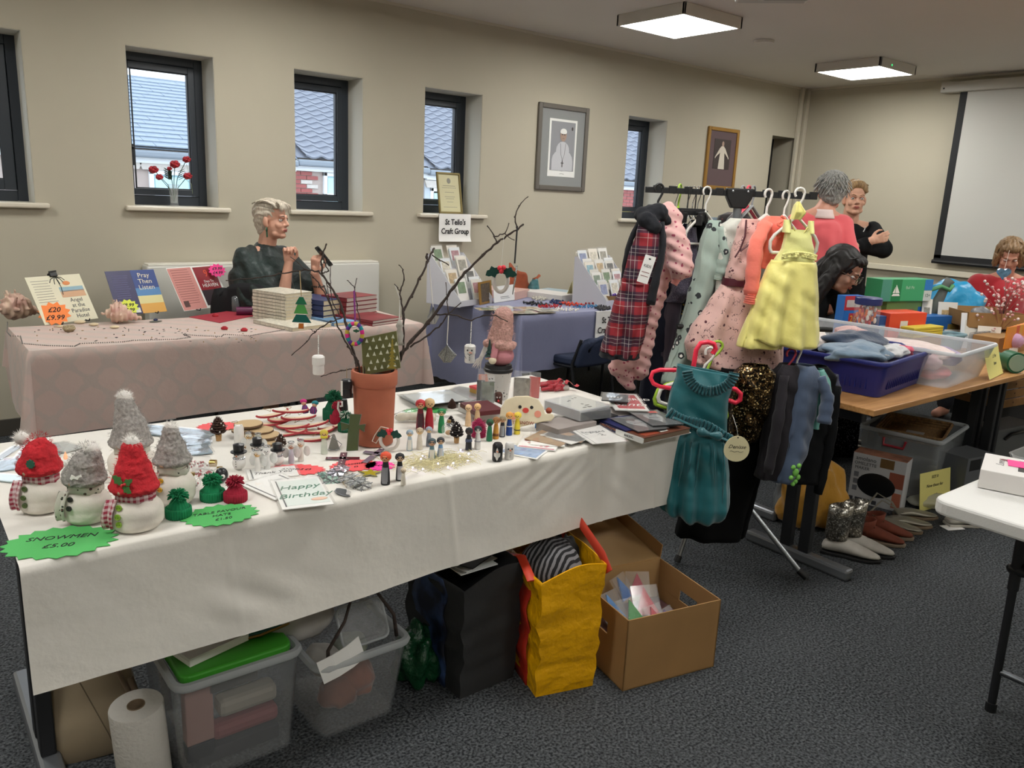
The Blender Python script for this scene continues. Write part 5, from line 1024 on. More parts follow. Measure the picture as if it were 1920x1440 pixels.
# pine cones
conem=mat('cone_brown','#4a332a',.7,nz=(50,.25));pearl=mat('pearl','#d9d6d2',.3);pin=MC.get('x')
def cone(label,px,py,w,base=True,z=TZ+.001,pearls=True,col=conem):
    p=Z(px,py,z);k=kpm(p);R=w*k/2;t=thing('pine_cone',label,'pine cone',(p.x,p.y+R*.5,z),rnd.uniform(0,6),'decorated pine cones')
    z0=R*.75 if base else 0;H=R*1.75
    MB().lathe([(R*.15,z0),(R*.45,z0+H*.2),(R*.4,z0+H*.6),(R*.1,z0+H*.95)],12).build('core',col,t,smooth=60)
    u=MB().add([(0,-.3,0),(.75,-.42,.10),(1.05,0,.28),(.75,.42,.10),(0,.3,0),(.7,0,.28),(.7,0,-.02)],[(0,1,5),(1,2,5),(2,3,5),(3,4,5),(4,0,5),(0,6,1),(1,6,2),(2,6,3),(3,6,4)]);first=None
    prl=MB()
    for r in range(7):
        n=(9,10,10,9,8,6,4)[r];v=r/6;rr=R*(.35,.5,.55,.5,.42,.3,.15)[r]
        for q in range(n):
            a=2*PI*(q+.5*(r % 2))/n;M=T(rr*.5*math.cos(a),rr*.5*math.sin(a),z0+H*(.05+.85*v)) @ T(rz=a,s=1) @ T(ry=-.2-.9*v,s=R*(.80-.38*v))
            if first is None:first=u.build('scale',col,t);first.matrix_local=M
            else:o=bpy.data.objects.new('scale',first.data);C.objects.link(o);o.parent=t;o.matrix_local=M
            if pearls and (q+r) % 3==0:tip=M @ V((1.05,0,.3));prl.ball(tip,R*.085,7)
    if pearls:prl.build('pearl_bead',pearl,t,smooth=180)
    if base:MB().lathe([(R*.30,0),(R*.32,z0*.5),(R*.34,z0)],16).build('cork_base',mat('cork','#b18a5c',.8,nz=(90,.2)),t,smooth=40)
    return t
cone('pine cone with pearls on a cork base left of the wood slices',413,828,34)
cone('pine cone with pearls behind the snowman corks',529,838,24,False)
cone('pine cone resting above the clear bauble',850,768,20,False,z=TZ+.03,pearls=False)
cone('dark pine cone standing beside the lime-dressed peg doll',860,832,30,True,col=mat('cone_dark','#2c2424',.5))
cone('silvery pine cone under the twig at the left of the peg people',848,800,20,False,pearls=True,col=mat('cone_dark','#2c2424',.5))
# wood slices and wooden ornaments
slc=NT('birch_slice');_q=slc.xyz();_rr=slc.math('SQRT',slc.math('ADD',slc.math('MULTIPLY',_q[0],_q[0]),slc.math('MULTIPLY',_q[1],_q[1])));slc.set(slc.b,'Base Color',slc.mix(slc.step(slc.math('SINE',slc.math('MULTIPLY',_rr,1800.)),-1.,1.),'#cdb38c','#b8996e'));slc.set(slc.b,'Roughness',.8);slc=slc.m;bark=mat('bark_edge','#6b5440',.9)
def slice_(label,px,py,w,z,tilt=(0,0),stack='birch slices tied with twine'):
    p=Z(px,py,z);R=w*kpm(p)/2;t=thing('wood_slice',label,'wood slice',(p.x,p.y,z),rnd.uniform(0,6),stack,rx=tilt[0],ry=tilt[1])
    o=[(R*(1+.03*math.sin(3*a*.2+px))*math.cos(a*PI/12),R*(1+.03*math.sin(3*a*.5+px))*math.sin(a*PI/12)) for a in range(24)]
    MB().prism(o,0,.005).build('bark',bark,t);MB().prism([(x*.95,y*.95) for x,y in o],.0049,.0062).build('face',slc,t)
    MB().tube([(R*.8,0,.007),(R*1.1,.01,.008),(R*1.4,-.01,.004),(R*1.2,-.03,.002),(R*.85,-.004,.007)],.0009,5).build('twine',mat('jute','#a58c66',.9),t)
for i,(x,y,w,h_,l) in enumerate(((466,797,52,.030,'top birch slice of the stack behind the owl'),(455,808,40,.016,'birch slice under the top one, poking out left'),(490,808,44,.018,'birch slice under the top one, poking out right'),(500,818,50,.010,'birch slice leaning low at the right of the stack'),(470,822,50,.005,'broad birch slice in the lower part of the stack'),(505,832,42,.0,'birch slice flat on the cloth behind the pearled cone'),(476,836,40,.0,'birch slice flat on the cloth behind the angels'))):slice_(l,x,y,w,TZ+.001+h_,(rnd.uniform(-.08,.08),rnd.uniform(-.08,.08)))
redw=mat('red_painted_wood','#a8323a',.6);palew=mat('pale_plywood','#d8c2a4',.7,nz=(20,.08))
for i,(x,y,w,h_,a) in enumerate(((510,775,60,.02,.2),(545,770,66,.036,.1),(530,785,58,.018,-.1),(560,782,62,.026,.3),(512,792,58,.006,.0),(550,797,64,.010,.2),(585,795,60,.014,.5),(570,808,66,.002,.1),(600,806,54,.006,.6),(545,812,60,.0,.25),(588,822,56,.0,.2),(618,800,46,.004,.9))):
    z=TZ+.001+h_;p=Z(x,y,z);w=w*kpm(p)
    t=thing('wooden_crescent',f"plywood moon ornament with a red edge, {('top','upper left','upper middle','upper right','left','middle','right','lower middle','lower right','front left','front right','nearest the flower pot')[i]} of the heap",'wooden ornament',(p.x,p.y,z),FACE+a+rnd.uniform(-.5,.5),'heap of plywood moon ornaments',rx=rnd.uniform(-.12,.12),ry=rnd.uniform(-.15,.15))
    N_=12;out=[(w*.5*math.cos(PI+PI*q/N_),w*.36*math.sin(PI+PI*q/N_)) for q in range(N_+1)]+[(w*.5*math.cos(-PI*q/N_),w*.12*math.sin(-PI*q/N_)+.002) for q in range(1,N_)]
    MB().prism(out,0,.004).build('plywood',palew,t);MB().tube([(px_,py_,.003) for px_,py_ in out[:N_+1]],.0035,6).build('red_edge',redw,t,smooth=60)
    MB().tube([(0,.01,.004),(.01,.03,.006),(-.012,.05,.004),(0,.012,.004)],.0008,5).build('twine',mat('jute','#a58c66',.9),t)
# little cork and peg people ------------------------------------------------
def face_dots(b,r,z,s=1,e=.0016):b.ball((-r*.35,-r*.93,z),e*s,6).ball((r*.35,-r*.93,z),e*s,6)
def peg(label,px,py,h,body,head='#d9b084',hair=None,extra=None,face=0,group='painted peg people',bw=.27,cat='figurine'):
    p=Z(px,py,TZ);H=h*kpm(p)*1.05;t=thing('peg_doll',label,cat,(p.x,p.y+H*bw*.4,TZ+.001),FACE+math.radians(face),group);r=H*.155
    bm=mat('paint_'+body,body,.5,nz=(60,.08));hm_=mat('paint_'+head,head,.55)
    MB().lathe([(H*bw*.5,0),(H*bw*.52,H*.04),(H*bw*.47,H*.35),(H*bw*.34,H*.62),(H*.075,H*.70)],20).build('body',bm,t,smooth=50)
    MB().ball((0,0,H*.84),(r,r,r),16).build('head',hm_,t,smooth=180)
    b=MB();face_dots(b,r,H*.85,H/.08);b.ball((0,-r*.96,H*.80),(r*.22,.0006,r*.07),6).build('face',ink,t)
    if hair:MB().lathe([(r*1.07,H*.80),(r*1.10,H*.87),(r*.9,H*.95),(r*.3,H*1.0)],16,T(0,r*.12,0)).build('hair',mat('paint_'+hair,hair,.6),t,smooth=60)
    if extra:extra(t,H,r)
    return t
def ex_halo(t,H,r):MB().tube([(r*.9*math.cos(a*PI/8),r*.9*math.sin(a*PI/8),H*1.03) for a in range(17)],.0015,6).build('halo',mat('silver_tinsel','#b9bbc0',.25,.9,nz=(200,.5)),t)
def ex_wings(col='#d9d9d6'):
    def f(t,H,r):
        for s in (-1,1):MB().ball((s*H*.26,H*.10,H*.48),(H*.17,H*.02,H*.26),12).build('wing',mat('wing_'+col,col,.4,bump=(150,.6)),t,smooth=180)
        ex_halo(t,H,r)
    return f
def ex_band(col,z=.42,w=.06):
    return lambda t,H,r:MB().lathe([(H*.135*1.06,H*(z-w)),(H*.12*1.08,H*(z+w))],18,cap=False).build('band',mat('paint_'+col,col,.5),t,smooth=60,solid=.001)
def ex_apron(col):return lambda t,H,r:MB().sheet(lambda i,j:(H*.125*math.sin((i-.5)*1.7),-H*.138*math.cos((i-.5)*1.7)*(1-.18*j)-.0008,H*(.05+.5*j)),8,5).build('front_panel',mat('paint_'+col,col,.6),t,smooth=180)
def ex_hat(col,brim=True):
    def f(t,H,r):
        b=MB().lathe([(r*1.5 if brim else r*1.05,H*.93),(r*1.5 if brim else r*1.05,H*.955),(r*.95,H*.96),(r*1.0,H*1.18),(r*.1,H*1.185)],18);b.build('hat',mat('paint_'+col,col,.6),t,smooth=30)
    return f
dolls=[
 (791,806,54,'#7a1f33','#d9b084','#c8343c',ex_apron('#4a2a33'),'peg doll with a red bonnet and dark maroon coat, back row by the flower pot'),
 (808,806,56,'#b81f36','#e0b98c','#d8b888',None,'peg doll in a plain crimson dress, back row'),
 (830,812,44,'#17804a','#e0b98c','#17804a',None,'peg doll in bright green with a green hood, left of the dark pine cone'),
 (770,846,38,'#9fb0ba','#e3c08e','#8fa3b0',ex_apron('#d5d2c8'),'shepherd peg doll with a grey-blue hood, leftmost of the nativity group'),
 (789,844,40,'#cfc6b6','#e3c08e','#b8a88e',None,'tan peg doll second from the left in the nativity group'),
 (806,838,36,'#7d8795','#e3c08e','#9aa7b8',None,'grey crowned peg doll at the back of the nativity group'),
 (812,868,44,'#5f7d85','#c89a78','#3a4a50',ex_apron('#ddd9d0'),'peg doll with a dark teal hood kneeling in the straw'),
 (828,864,42,'#7aa2cc','#e8bf98','#23252c',ex_apron('#d8d8de'),'peg doll in pale blue with a black bob standing in the straw'),
 (726,910,60,'#16181f','#e0a878','#e0502e',ex_apron('#8b8b90'),'peg man with orange hair, black coat and grey apron at the front edge'),
 (752,902,50,'#14161c','#e6c09c','#15151a',ex_apron('#c9c9cf'),'peg groom with black hair and round glasses'),
 (758,911,33,'#ddd4c4','#dccab0',None,None,'tiny cream peg baby in front of the groom'),
 (880,800,40,'#d8b890','#dfbd93',None,None,'unpainted beige peg doll behind the magenta one'),
 (897,798,40,'#c9ab84','#e0b57c',None,None,'bare wooden peg head rising behind the magenta tulle'),
 (881,846,42,'#16171d','#4a3a34','#101114',ex_band('#3e4a63',.45),'peg doll in black with grey patterning, below the magenta one'),
 (898,843,42,'#d9d6d2','#e5e0da','#23252b',ex_band('#8e8e92',.35,.02),'white peg doll with a thin black hair band'),
 (920,828,40,'#1d6b49','#2a2522','#14512f',None,'dark green peg doll between the white one and the gold one'),
 (932,824,40,'#c98f36','#c9905a','#8a5a2a',ex_band('#7a4a1f',.2),'gold and brown peg doll beside the dark green one'),
 (944,820,38,'#1c2230','#c79a74','#8a7d60',ex_apron('#9aa0a8'),'peg doll in a dark suit between the gold and blue ones'),
 (957,817,42,'#1c4590','#e2b57e','#d9953c',ex_band('#d9d9dc',.4,.02),'peg doll in royal blue with orange hair'),
 (972,815,40,'#e0c93a','#e6cf6a','#e3c93f',ex_band('#33312a',.2,.02),'bright yellow peg doll right of the blue one'),
 (1011,804,38,'#2f70b0','#4c3428','#2d211c',ex_band('#b9c9d8',.5,.03),'dark-haired peg doll in blue in front of the snowman plaque'),
 (1030,803,37,'#8c3a26','#a54a2c',None,ex_band('#6d2a1c',.4),'rust brown peg doll right of the blue one, by the plaque'),
 (468,848,34,'#d8d5cf','#dcb47c','#cfc9bb',ex_wings(),'glitter-winged peg angel at the back left of the angel group'),
 (486,852,36,'#d5d3cf','#c9b26a','#b8b7a8',ex_wings(),'peg angel with a pale olive face behind the two black hats'),
 (485,886,40,'#dedbd6','#e2b474','#ccc9c2',ex_wings(),'white peg angel with a star on its skirt, front of the group'),
 (503,882,42,'#dad9d6','#e2e0dc',None,ex_wings('#e3e3e0'),'all-white glitter peg angel between the two snowman corks'),
 (548,870,38,'#b9b6c2','#d29a7c','#cfccc6',ex_wings(),'peg angel in pale lilac right of the second snowman cork'),
 (566,866,38,'#d9d3cb','#dfb68c','#d6d0c6',ex_wings(),'peg angel wrapped in cream wool, rightmost of the group'),
 (610,852,44,'#c9cec0','#d5a67a','#c9b53e',ex_band('#d9cf3a',.72,.05),'pale mint peg angel with a yellow scarf and brown wings'),
]
for x,y,h,bc_,hc,hr,ex,lb in dolls:peg(lb,x,y,h,bc_,hc,hr,ex,rnd.uniform(-15,15))
# magenta tulle and others
p=Z(897,818,TZ+.001);t=thing('tulle_rosette','magenta fluffy pompom figure among the peg people','pompom',(p.x,p.y,TZ+.001));R=26*kpm(p)/2
MB().lathe([(R,0),(R*1.05,R),(R*.6,R*2.2),(R*.2,R*2.7)],20).build('base',mat('yarn_#8f1f46','#8f1f46',.95),t,smooth=60);fuzz(t,[((0,0,R*u),R*(1.0-.15*u)) for u in (.6,1.2,1.8)],mat('magenta_tulle','#a52555',.8),900,.010,.0010,'tulle_tuft')
whp=mat('white_gloss_paint','#dddad6',.4);blp=mat('black_gloss_paint','#15161a',.35);orp=mat('orange_paint','#e0703a',.5)
def corkman(label,px,py,h,kind,w=.52,hat=True):
    p=Z(px,py,TZ);H=h*kpm(p)*1.03;r=H*w/2*.9;t=thing('cork_figure',label,'figurine',(p.x,p.y+r,TZ+.001),FACE+rnd.uniform(-.2,.2),'painted cork figures')
    if kind=='snow':
        MB().ball((0,0,H*.26),(r*1.05,r*1.05,H*.26),16).ball((0,0,H*.56),(r*.8,r*.8,H*.17),16).build('body',whp,t,smooth=180)
        MB().lathe([(r*1.25,H*.66),(r*1.25,H*.69),(r*.8,H*.70),(r*.85,H*.95),(r*.2,H)],16).build('hat',blp,t,smooth=30)
        b=MB(); 
        for k in range(18):a=2*PI*k/18;b.ball((r*.8*math.cos(a),r*.8*math.sin(a),H*.44),r*.16,6)
        b.build('tinsel_scarf',mat('silver_tinsel','#b9bbc0',.25,.9,nz=(200,.5)),t)
        b=MB().ball((-r*.28,-r*.76,H*.60),r*.09,6).ball((r*.28,-r*.76,H*.60),r*.09,6)
        for z in (.36,.27,.18):b.ball((0,-r*1.03,H*z),r*.08,6)
        b.build('buttons',ink,t);MB().cap_((0,-r*.8,H*.56),(r*.25,-r*1.1,H*.55),r*.1,r*.03,8).build('nose',orp,t)
    else:
        m0={'owl':whp,'penguin':blp,'snowcork':whp,'reindeer':mat('brown_cork','#4c2f26',.8,nz=(90,.2))}[kind]
        MB().lathe([(r*.9,0),(r,H*.06),(r,H*.45),(r*1.02,H*.52),(r*1.0,H*.88),(r*.7,H)],20).build('body',m0,t,smooth=40)
        b=MB(); 
        if kind=='penguin':MB().sheet(lambda i,j:(r*.62*(i-.5)*2*math.sqrt(max(.02,1-(2*j-1)**2)),-r*1.02*math.cos((i-.5)*1.3),H*(.08+.72*j)),9,9).build('white_front',whp,t,smooth=180)
        if kind=='reindeer':b.ball((0,-r*1.05,H*.5),r*.26,10).build('red_nose',berry,t,smooth=180);MB().ball((-r*.35,-r*.95,H*.72),r*.2,8).ball((r*.35,-r*.95,H*.72),r*.2,8).build('eye',whp,t,smooth=180);b=MB();face_dots(b,r*1.18,H*.72,1.2);b.build('pupil',ink,t)
        elif kind=='owl':MB().ball((-r*.55,0,H),r*.25,8).ball((r*.55,0,H),r*.25,8).ball((0,-r*.9,H*.6),r*.2,8).build('ears',whp,t,smooth=180)
        else:
            face_dots(b,r*1.1,H*.68,1.5);b.build('eyes',ink,t);MB().cap_((0,-r,H*.6),(r*.2,-r*1.35,H*.58),r*.14,r*.04,8).build('beak',orp,t)
            if kind=='snowcork':b=MB();[b.ball((0,-r*1.02,H*z),r*.08,6) for z in (.2,.3,.4)];b.build('buttons',ink,t)
    return t
corkman('snowman cork with a tall black hat, left of the angels',453,884,50,'snow');corkman('snowman cork in a black hat between two glitter angels',487,866,44,'snow');corkman('snowman cork with a lopsided black hat in front of the pearled cone',525,876,44,'snow')
corkman('plain white cork owl beside the wood slices',452,838,38,'owl');corkman('penguin cork with an orange beak at the front edge',938,867,34,'penguin',.62);corkman('snowman cork beside the penguin cork',960,863,31,'snowcork',.62);corkman('brown reindeer cork with a red nose beneath the cup',938,766,28,'reindeer',.62)
p=Z(418,893,TZ+.02);t=thing('penguin_bauble','black round penguin bauble lying behind the maroon yarn hat','ornament',(p.x,p.y+.01,TZ+.021),FACE);R=12*kpm(p)
MB().ball((0,0,0),(R,R,R*1.2),18).build('body',blp,t,smooth=180);MB().ball((R*.45,-R*.75,0),(R*.38,R*.3,R*.38),12).build('eye_patch',whp,t,smooth=180);MB().ball((R*.5,-R*1.02,0),R*.16,8).build('pupil',ink,t);MB().tube([(0,0,R*1.2),(-R,-R*.6,R*.9),(-R*.8,-R*.8,-R*.6)],.0008,5).build('string',white,t)
# glass tubes and baubles on the left
clr=film('clear_plastic','#f4f6f8',.10,.05);gold=mat('gold_cap','#a88b52',.3,.8)
for i,(x,y,w,l) in enumerate(((372,868,50,'clear tube bauble with red filling and a gold cap, upper one'),(385,884,46,'clear tube bauble with white and red filling, lower one'),(362,905,40,'clear round bauble with red bits beside the yellow-buttoned snowman'))):
    p=Z(x,y,TZ+.02);k=kpm(p);L=w*k;t=thing('clear_bauble',l,'bauble',(p.x,p.y,TZ+.021),FACE+.35*i,'clear baubles with red filling')
    if i<2:MB().tube([(-L*.5,0,0),(-L*.45,0,0),(L*.4,0,0),(L*.45,0,0)],[.008,.018,.018,.012],18).build('tube',clr,t,smooth=60);MB().tube([(L*.44,0,0),(L*.66,0,0)],.010,16).build('cap',gold,t,smooth=40)
    else:MB().ball((0,0,0),.0195,18).build('tube',clr,t,smooth=180);MB().tube([(0,0,.018),(0,0,.026)],.006,12).build('cap',gold,t,smooth=40)
    b=MB()
    for q in range(40):b.ball((rnd.uniform(-.35,.35)*L if i<2 else rnd.uniform(-.01,.01),rnd.uniform(-.009,.009),rnd.uniform(-.012,.002)),rnd.uniform(.0015,.004),6,m=q % 2)
    tag(b.build('filling',[mat('red_filling','#a5454a',.6),whp],t,smooth=180),kind='stuff')
p=Z(127,876,TZ);t=thing('led_candle','white plastic tealight with a pale orange flame between the left snowmen','candle',(p.x,p.y+.02,TZ+.001));MB().lathe([(.019,0),(.019,.016),(.012,.018),(.004,.012)],20).build('cup',white,t,smooth=40);MB().lathe([(.003,.012),(.0055,.020),(.004,.028),(.0005,.037)],10).build('flame',mat('flame_plastic','#f2b48a',.4,emit=.35),t,smooth=180)
# foil snowflake heap, crosses, magnets
tin=mat('silver_tinsel','#b9bbc0',.25,.9,nz=(200,.5));wire=mat('lead_came','#8d9094',.35,.9)
def snowflake(label,px,py,w,z,col):
    p=Z(px,py,z);R=w*kpm(p)/2;t=thing('wire_snowflake',label,'ornament',(p.x,p.y,z),rnd.uniform(0,6),'heap of glass and wire snowflakes',rx=rnd.uniform(-.25,.25),ry=rnd.uniform(-.25,.25))
    b=MB()
    for k in range(6):a=k*PI/3;e=V((math.cos(a),math.sin(a),0));o=V((-e.y,e.x,0));b.tube([(0,0,0),e*R],.0012,5).tube([e*R*.55,e*R*.8+o*R*.2],.0011,5).tube([e*R*.55,e*R*.8-o*R*.2],.0011,5)
    b.build('wire',wire,t);b=MB()
    for k in range(6):a=k*PI/3+.5;b.prism([(R*.15*math.cos(a),R*.15*math.sin(a)),(R*.7*math.cos(a-.35),R*.7*math.sin(a-.35)),(R*.85*math.cos(a),R*.85*math.sin(a)),(R*.7*math.cos(a+.35),R*.7*math.sin(a+.35))],-.0008,.0008)
    b.build('glass_petal',mat('flake_'+col,col,.15,.3,nz=(120,.6)),t)
for i,(x,y,w,c,l) in enumerate(((612,892,40,'#8fb5a8','turquoise-tinted wire snowflake in the heap'),(632,885,44,'#b8b4c4','lilac-tinted wire snowflake in the heap'),(650,895,46,'#b8bcbc','clear silver wire snowflake in the middle of the heap'),(668,902,44,'#a9adae','dull silver wire snowflake near the front of the heap'),(622,902,40,'#a5c0b5','pale green wire snowflake at the front left of the heap'),(680,910,40,'#c9c9c4','bent silver snowflake nearest the front edge'),(640,878,36,'#c2a9b4','pinkish wire snowflake at the back of the heap'))):snowflake(l,x,y,w,TZ+.003+.004*(i % 4),c)
p=Z(694,890,TZ);t=thing('glass_star','yellow and olive glass star with a long thread','ornament',(p.x,p.y,TZ+.003),.4);MB().prism(star(5,.034,.014),0,.003).build('glass',mat('yellow_glass','#a99b2e',.2),t);MB().tube([V((.034*math.cos(a*PI/5)*(1 if a % 2 else .41),.034*math.sin(a*PI/5)*(1 if a % 2 else .41),.002)) for a in range(11)],.0012,5).build('lead_edge',wire,t);MB().tube([(-.02,.0,.003),(-.06,.02,.002),(-.10,.01,.002),(-.12,-.02,.002)],.0008,5).build('thread',mat('jute','#a58c66',.9),t)
p=Z(645,926,TZ);t=thing('glass_penguin','black and white glass penguin lying at the front edge','ornament',(p.x,p.y,TZ+.002),FACE-.3)
out=[(-.030,.016),(-.022,.020),(-.004,.019),(.006,.006),(.014,-.008),(.026,-.016),(.010,-.020),(-.012,-.014),(-.026,.0)]
MB().prism([(x,y) for x,y in out],0,.003).build('black_glass',blp,t);MB().prism([(.002,.016),(.014,.010),(.022,-.012),(.012,-.012),(.006,.002)],.0005,.0036).build('white_glass',mat('opal_glass','#b9b6b2',.2),t);MB().tube([(x,y,.0018) for x,y in out+out[:1]],.0014,6).build('lead_edge',wire,t)
def cross(label,A,Bt,w,m,arm=.68,z=TZ+.002,group=None,beads=False):
    a,b_=Z(*A,z),Z(*Bt,z);d=b_-a;L=d.length;t=thing('glass_cross',label,'cross',(a.x,a.y,z),math.atan2(d.y,d.x)-PI/2,group)
    MB().bb((-w/2,0,0),(w/2,L,.003)).bb((-L*.30,L*arm-w/2,0),(L*.30,L*arm+w/2,.003)).build('glass',m,t);MB().tube([(-w/2,0,.0015),(-w/2,L*arm-w/2,.0015),(-L*.3,L*arm-w/2,.0015),(-L*.3,L*arm+w/2,.0015),(-w/2,L*arm+w/2,.0015),(-w/2,L,.0015),(w/2,L,.0015),(w/2,L*arm+w/2,.0015),(L*.3,L*arm+w/2,.0015),(L*.3,L*arm-w/2,.0015),(w/2,L*arm-w/2,.0015),(w/2,0,.0015),(-w/2,0,.0015)],.0013,5).build('lead_edge',wire,t)
    if beads:b=MB();[b.ball((0,L*u,.004),.0022,6) for u in (.1,.25,.4,.55,.68,.85)];b.build('bead',pearl,t)
cross('dark red beaded cross lying on the coral star',(637,884),(645,850),.018,mat('ruby_glass','#5e1a28',.2),beads=True)
cross('grey-mauve glass cross lying behind the peg groom',(684,868),(716,843),.016,mat('mauve_glass','#7d6f7e',.25),z=TZ+.004)
# stained-glass cross and holly ring leaning on the pot
PC=Z(697,842,TZ);PC=V((PC.x+.035,PC.y+.05,TZ));pk=kpm(PC)
def leaning(name,label,cat,px,py,y_off,rx=-.16,rz=None):
    p=Z(px,py,TZ);return thing(name,label,cat,(p.x,p.y,TZ+.004),FACE if rz is None else rz,None,rx=rx)
t=leaning('glass_cross','olive green stained-glass cross leaning on the flower pot','cross',660,848,0,-.10);og=mat('olive_glass','#4f5a3c',.2);k=kpm(Z(660,848,TZ));s=k
MB().prism([(-10*s,0),(11*s,2*s),(13*s,50*s),(-7*s,50*s)],-.002,.002,T(rx=PI/2)).prism([(-6*s,50*s),(12*s,50*s),(16*s,70*s),(-5*s,70*s)],-.002,.002,T(rx=PI/2)).prism([(-22*s,54*s),(-6*s,50*s),(-5*s,44*s),(-20*s,38*s)],-.002,.002,T(rx=PI/2)).prism([(12*s,50*s),(24*s,52*s),(22*s,38*s),(12*s,44*s)],-.002,.002,T(rx=PI/2)).build('glass',og,t)
MB().tube([(-10*s,0,0),(-7*s,0,40*s),(-20*s,0,38*s),(-22*s,0,54*s),(-6*s,0,50*s),(-5*s,0,70*s),(16*s,0,70*s),(12*s,0,50*s),(24*s,0,52*s),(22*s,0,38*s),(12*s,0,42*s),(11*s,0,2*s),(-10*s,0,0)],.0016,6).tube([(-7*s,0,40*s),(12*s,0,50*s)],.0014,5).tube([(-6*s,0,50*s),(12*s,0,42*s)],.0014,5).build('lead_edge',wire,t)
def hollyring(label,loc,rz,R,rx=0,flatx=1):
    t=thing('holly_ring',label,'ornament',loc,rz,None,rx=rx);dg=mat('dark_green_felt2','#17433a',.9)
    MB().tube([(R*flatx*.78*math.cos(a*PI/12),0,R*.78*math.sin(a*PI/12)) for a in range(25)],R*.2,10,flat=.7).build('wooden_ring',mat('whitewashed_ring','#cdc6be',.8),t,smooth=60)
    for a in (PI*.98,.02):MB().prism(leafout(R*1.15,R*.42),-.0015,.0015,T(0,-R*.2,R*.78) @ T(rx=PI/2) @ T(rz=(-.35 if a<1 else PI+.35))).build('holly_leaf',dg,t)
    MB().ball((-R*.1,-R*.3,R*.88),R*.17,10).ball((R*.16,-R*.3,R*.92),R*.17,10).ball((.02*R,-R*.32,R*.66),R*.17,10).build('berry',mat('felt_berry','#d83a45',.8),t,smooth=180)
    return t
p=Z(730,846,TZ);R=22*kpm(p);t=hollyring('white wooden ring with dark holly leaves leaning on the flower pot',(p.x,p.y,TZ+R*.98),FACE-.1,R,-.12)
MB().tube([(-R*.1,0,R*1.0),(-R*.8,0,R*1.1),(-R*1.3,0,R*.3),(-R*1.5,0,-R*.2),(-R*1.15,0,-R*.35),(-R*.9,0,R*.1),(-R*.6,0,R*.8)],.0016,6).build('cord',mat('cream_cord','#d6cdbd',.9),t)
# straw with tiny lights
b=MB();c0=Z(822,868,TZ)
for q in range(520):
    x=rnd.gauss(0,.065);y=rnd.gauss(0,.032);a=rnd.uniform(0,PI);L=rnd.uniform(.012,.03);z=TZ+.002+abs(rnd.gauss(0,.006));c=V((c0.x+x*.85-y*.2,c0.y+y-.25*x*0,z));d=V((math.cos(a),math.sin(a),rnd.uniform(-.25,.25)))*L
    if c.y<1.735:continue
    m_=c+V((0,0,.004));b.tube([c-d,m_,c+d],.0007,3)
tag(b.build('paper_straw',mat('pale_straw','#e2dab0',.7),None),'nest of shredded pale straw around the nativity peg people','straw',None,'stuff')
t=thing('fairy_lights','thin string of tiny cool white lights lit in the straw','fairy lights',(c0.x,c0.y,TZ));pts=[V((.15*math.cos(a*.55)*(.5+.5*math.sin(a*.23)),.055*math.sin(a*.8)+.0*a,.008+.006*math.sin(a*1.7))) for a in range(46)];pts=[q for q in pts if q.y+c0.y>1.735]
MB().tube(pts,.0007,4).build('wire',clr,t);led=mat('cool_led','#cfc8ff',.3,emit=14)
for q in pts[::3]:MB().ball(q,.0022,7).build('bulb',led,t,smooth=180)
# striped gift sack dolls and black penguin corks by the pot
p=Z(580,775,TZ+.02);t=thing('worry_dolls','bundle of striped magenta and blue woven dolls behind the wooden moons','doll',(p.x,p.y,TZ+.021),FACE)
st=NT('woven_stripe');_q=st.xyz();_w=st.n('TexWave');st.set(_w,'Vector',st.obj());st.set(_w,'Scale',55.);st.set(_w,'Distortion',.5);st.set(st.b,'Base Color',st.mix(st.step(_w.outputs['Fac'],.35,.6),'#a81f6c','#2a5a86'));st.set(st.b,'Roughness',.9);st=st.m
for dx,hh,c in ((-.012,.034,'#c02a78'),(.012,.030,'#1f7d86')):
    MB().lathe([(.010,0),(.013,.010),(.008,hh*.7),(.004,hh*.85)],12,T(dx,0,0,ry=.15*(1 if dx>0 else -1))).build('body',st,t,smooth=60);MB().ball((dx*1.5,0,hh),.009,10).build('head',mat('skin_felt','#d9a58c',.8),t,smooth=180);MB().ball((dx*1.6,.002,hh+.005),(.012,.010,.008),10).build('headscarf',mat('doll_'+c,c,.8),t,smooth=180)
for x,y,h,l in ((650,797,50,'black penguin cork with a white curl leaning on the pot'),):
    p=Z(x-4,y,TZ);H=h*kpm(p);t=thing('penguin_figure',l,'figurine',(p.x,p.y,TZ+.001),FACE);MB().lathe([(H*.15,0),(H*.16,H*.1),(H*.13,H*.7),(H*.10,H*.98)],14).build('body',blp,t,smooth=60);MB().tube([(-H*.12,-H*.1,H*.45),(-H*.22,-H*.1,H*.65),(-H*.2,-H*.1,H*.9),(-H*.06,-H*.12,H*.92),(-H*.06,-H*.12,H*.75),(-H*.14,-H*.12,H*.74)],.0035,8).build('white_curl',whp,t,smooth=180)
p=Z(640,846,TZ);t=thing('silver_gift_tag','silver triangular tag with a wire loop beside the green cross','ornament',(p.x-.01,p.y+.03,TZ+.001),FACE-.2);MB().lathe([(.020,0),(.004,.045)],3).build('cone',mat('matte_silver','#8e8c86',.5,.4),t);MB().tube([(.0,-.01,.04),(.03,-.01,.02),(.02,-.02,.003),(-.02,-.02,.003),(-.035,-.01,.01),(-.005,0,.042)],.0012,6).build('wire_loop',wire,t)
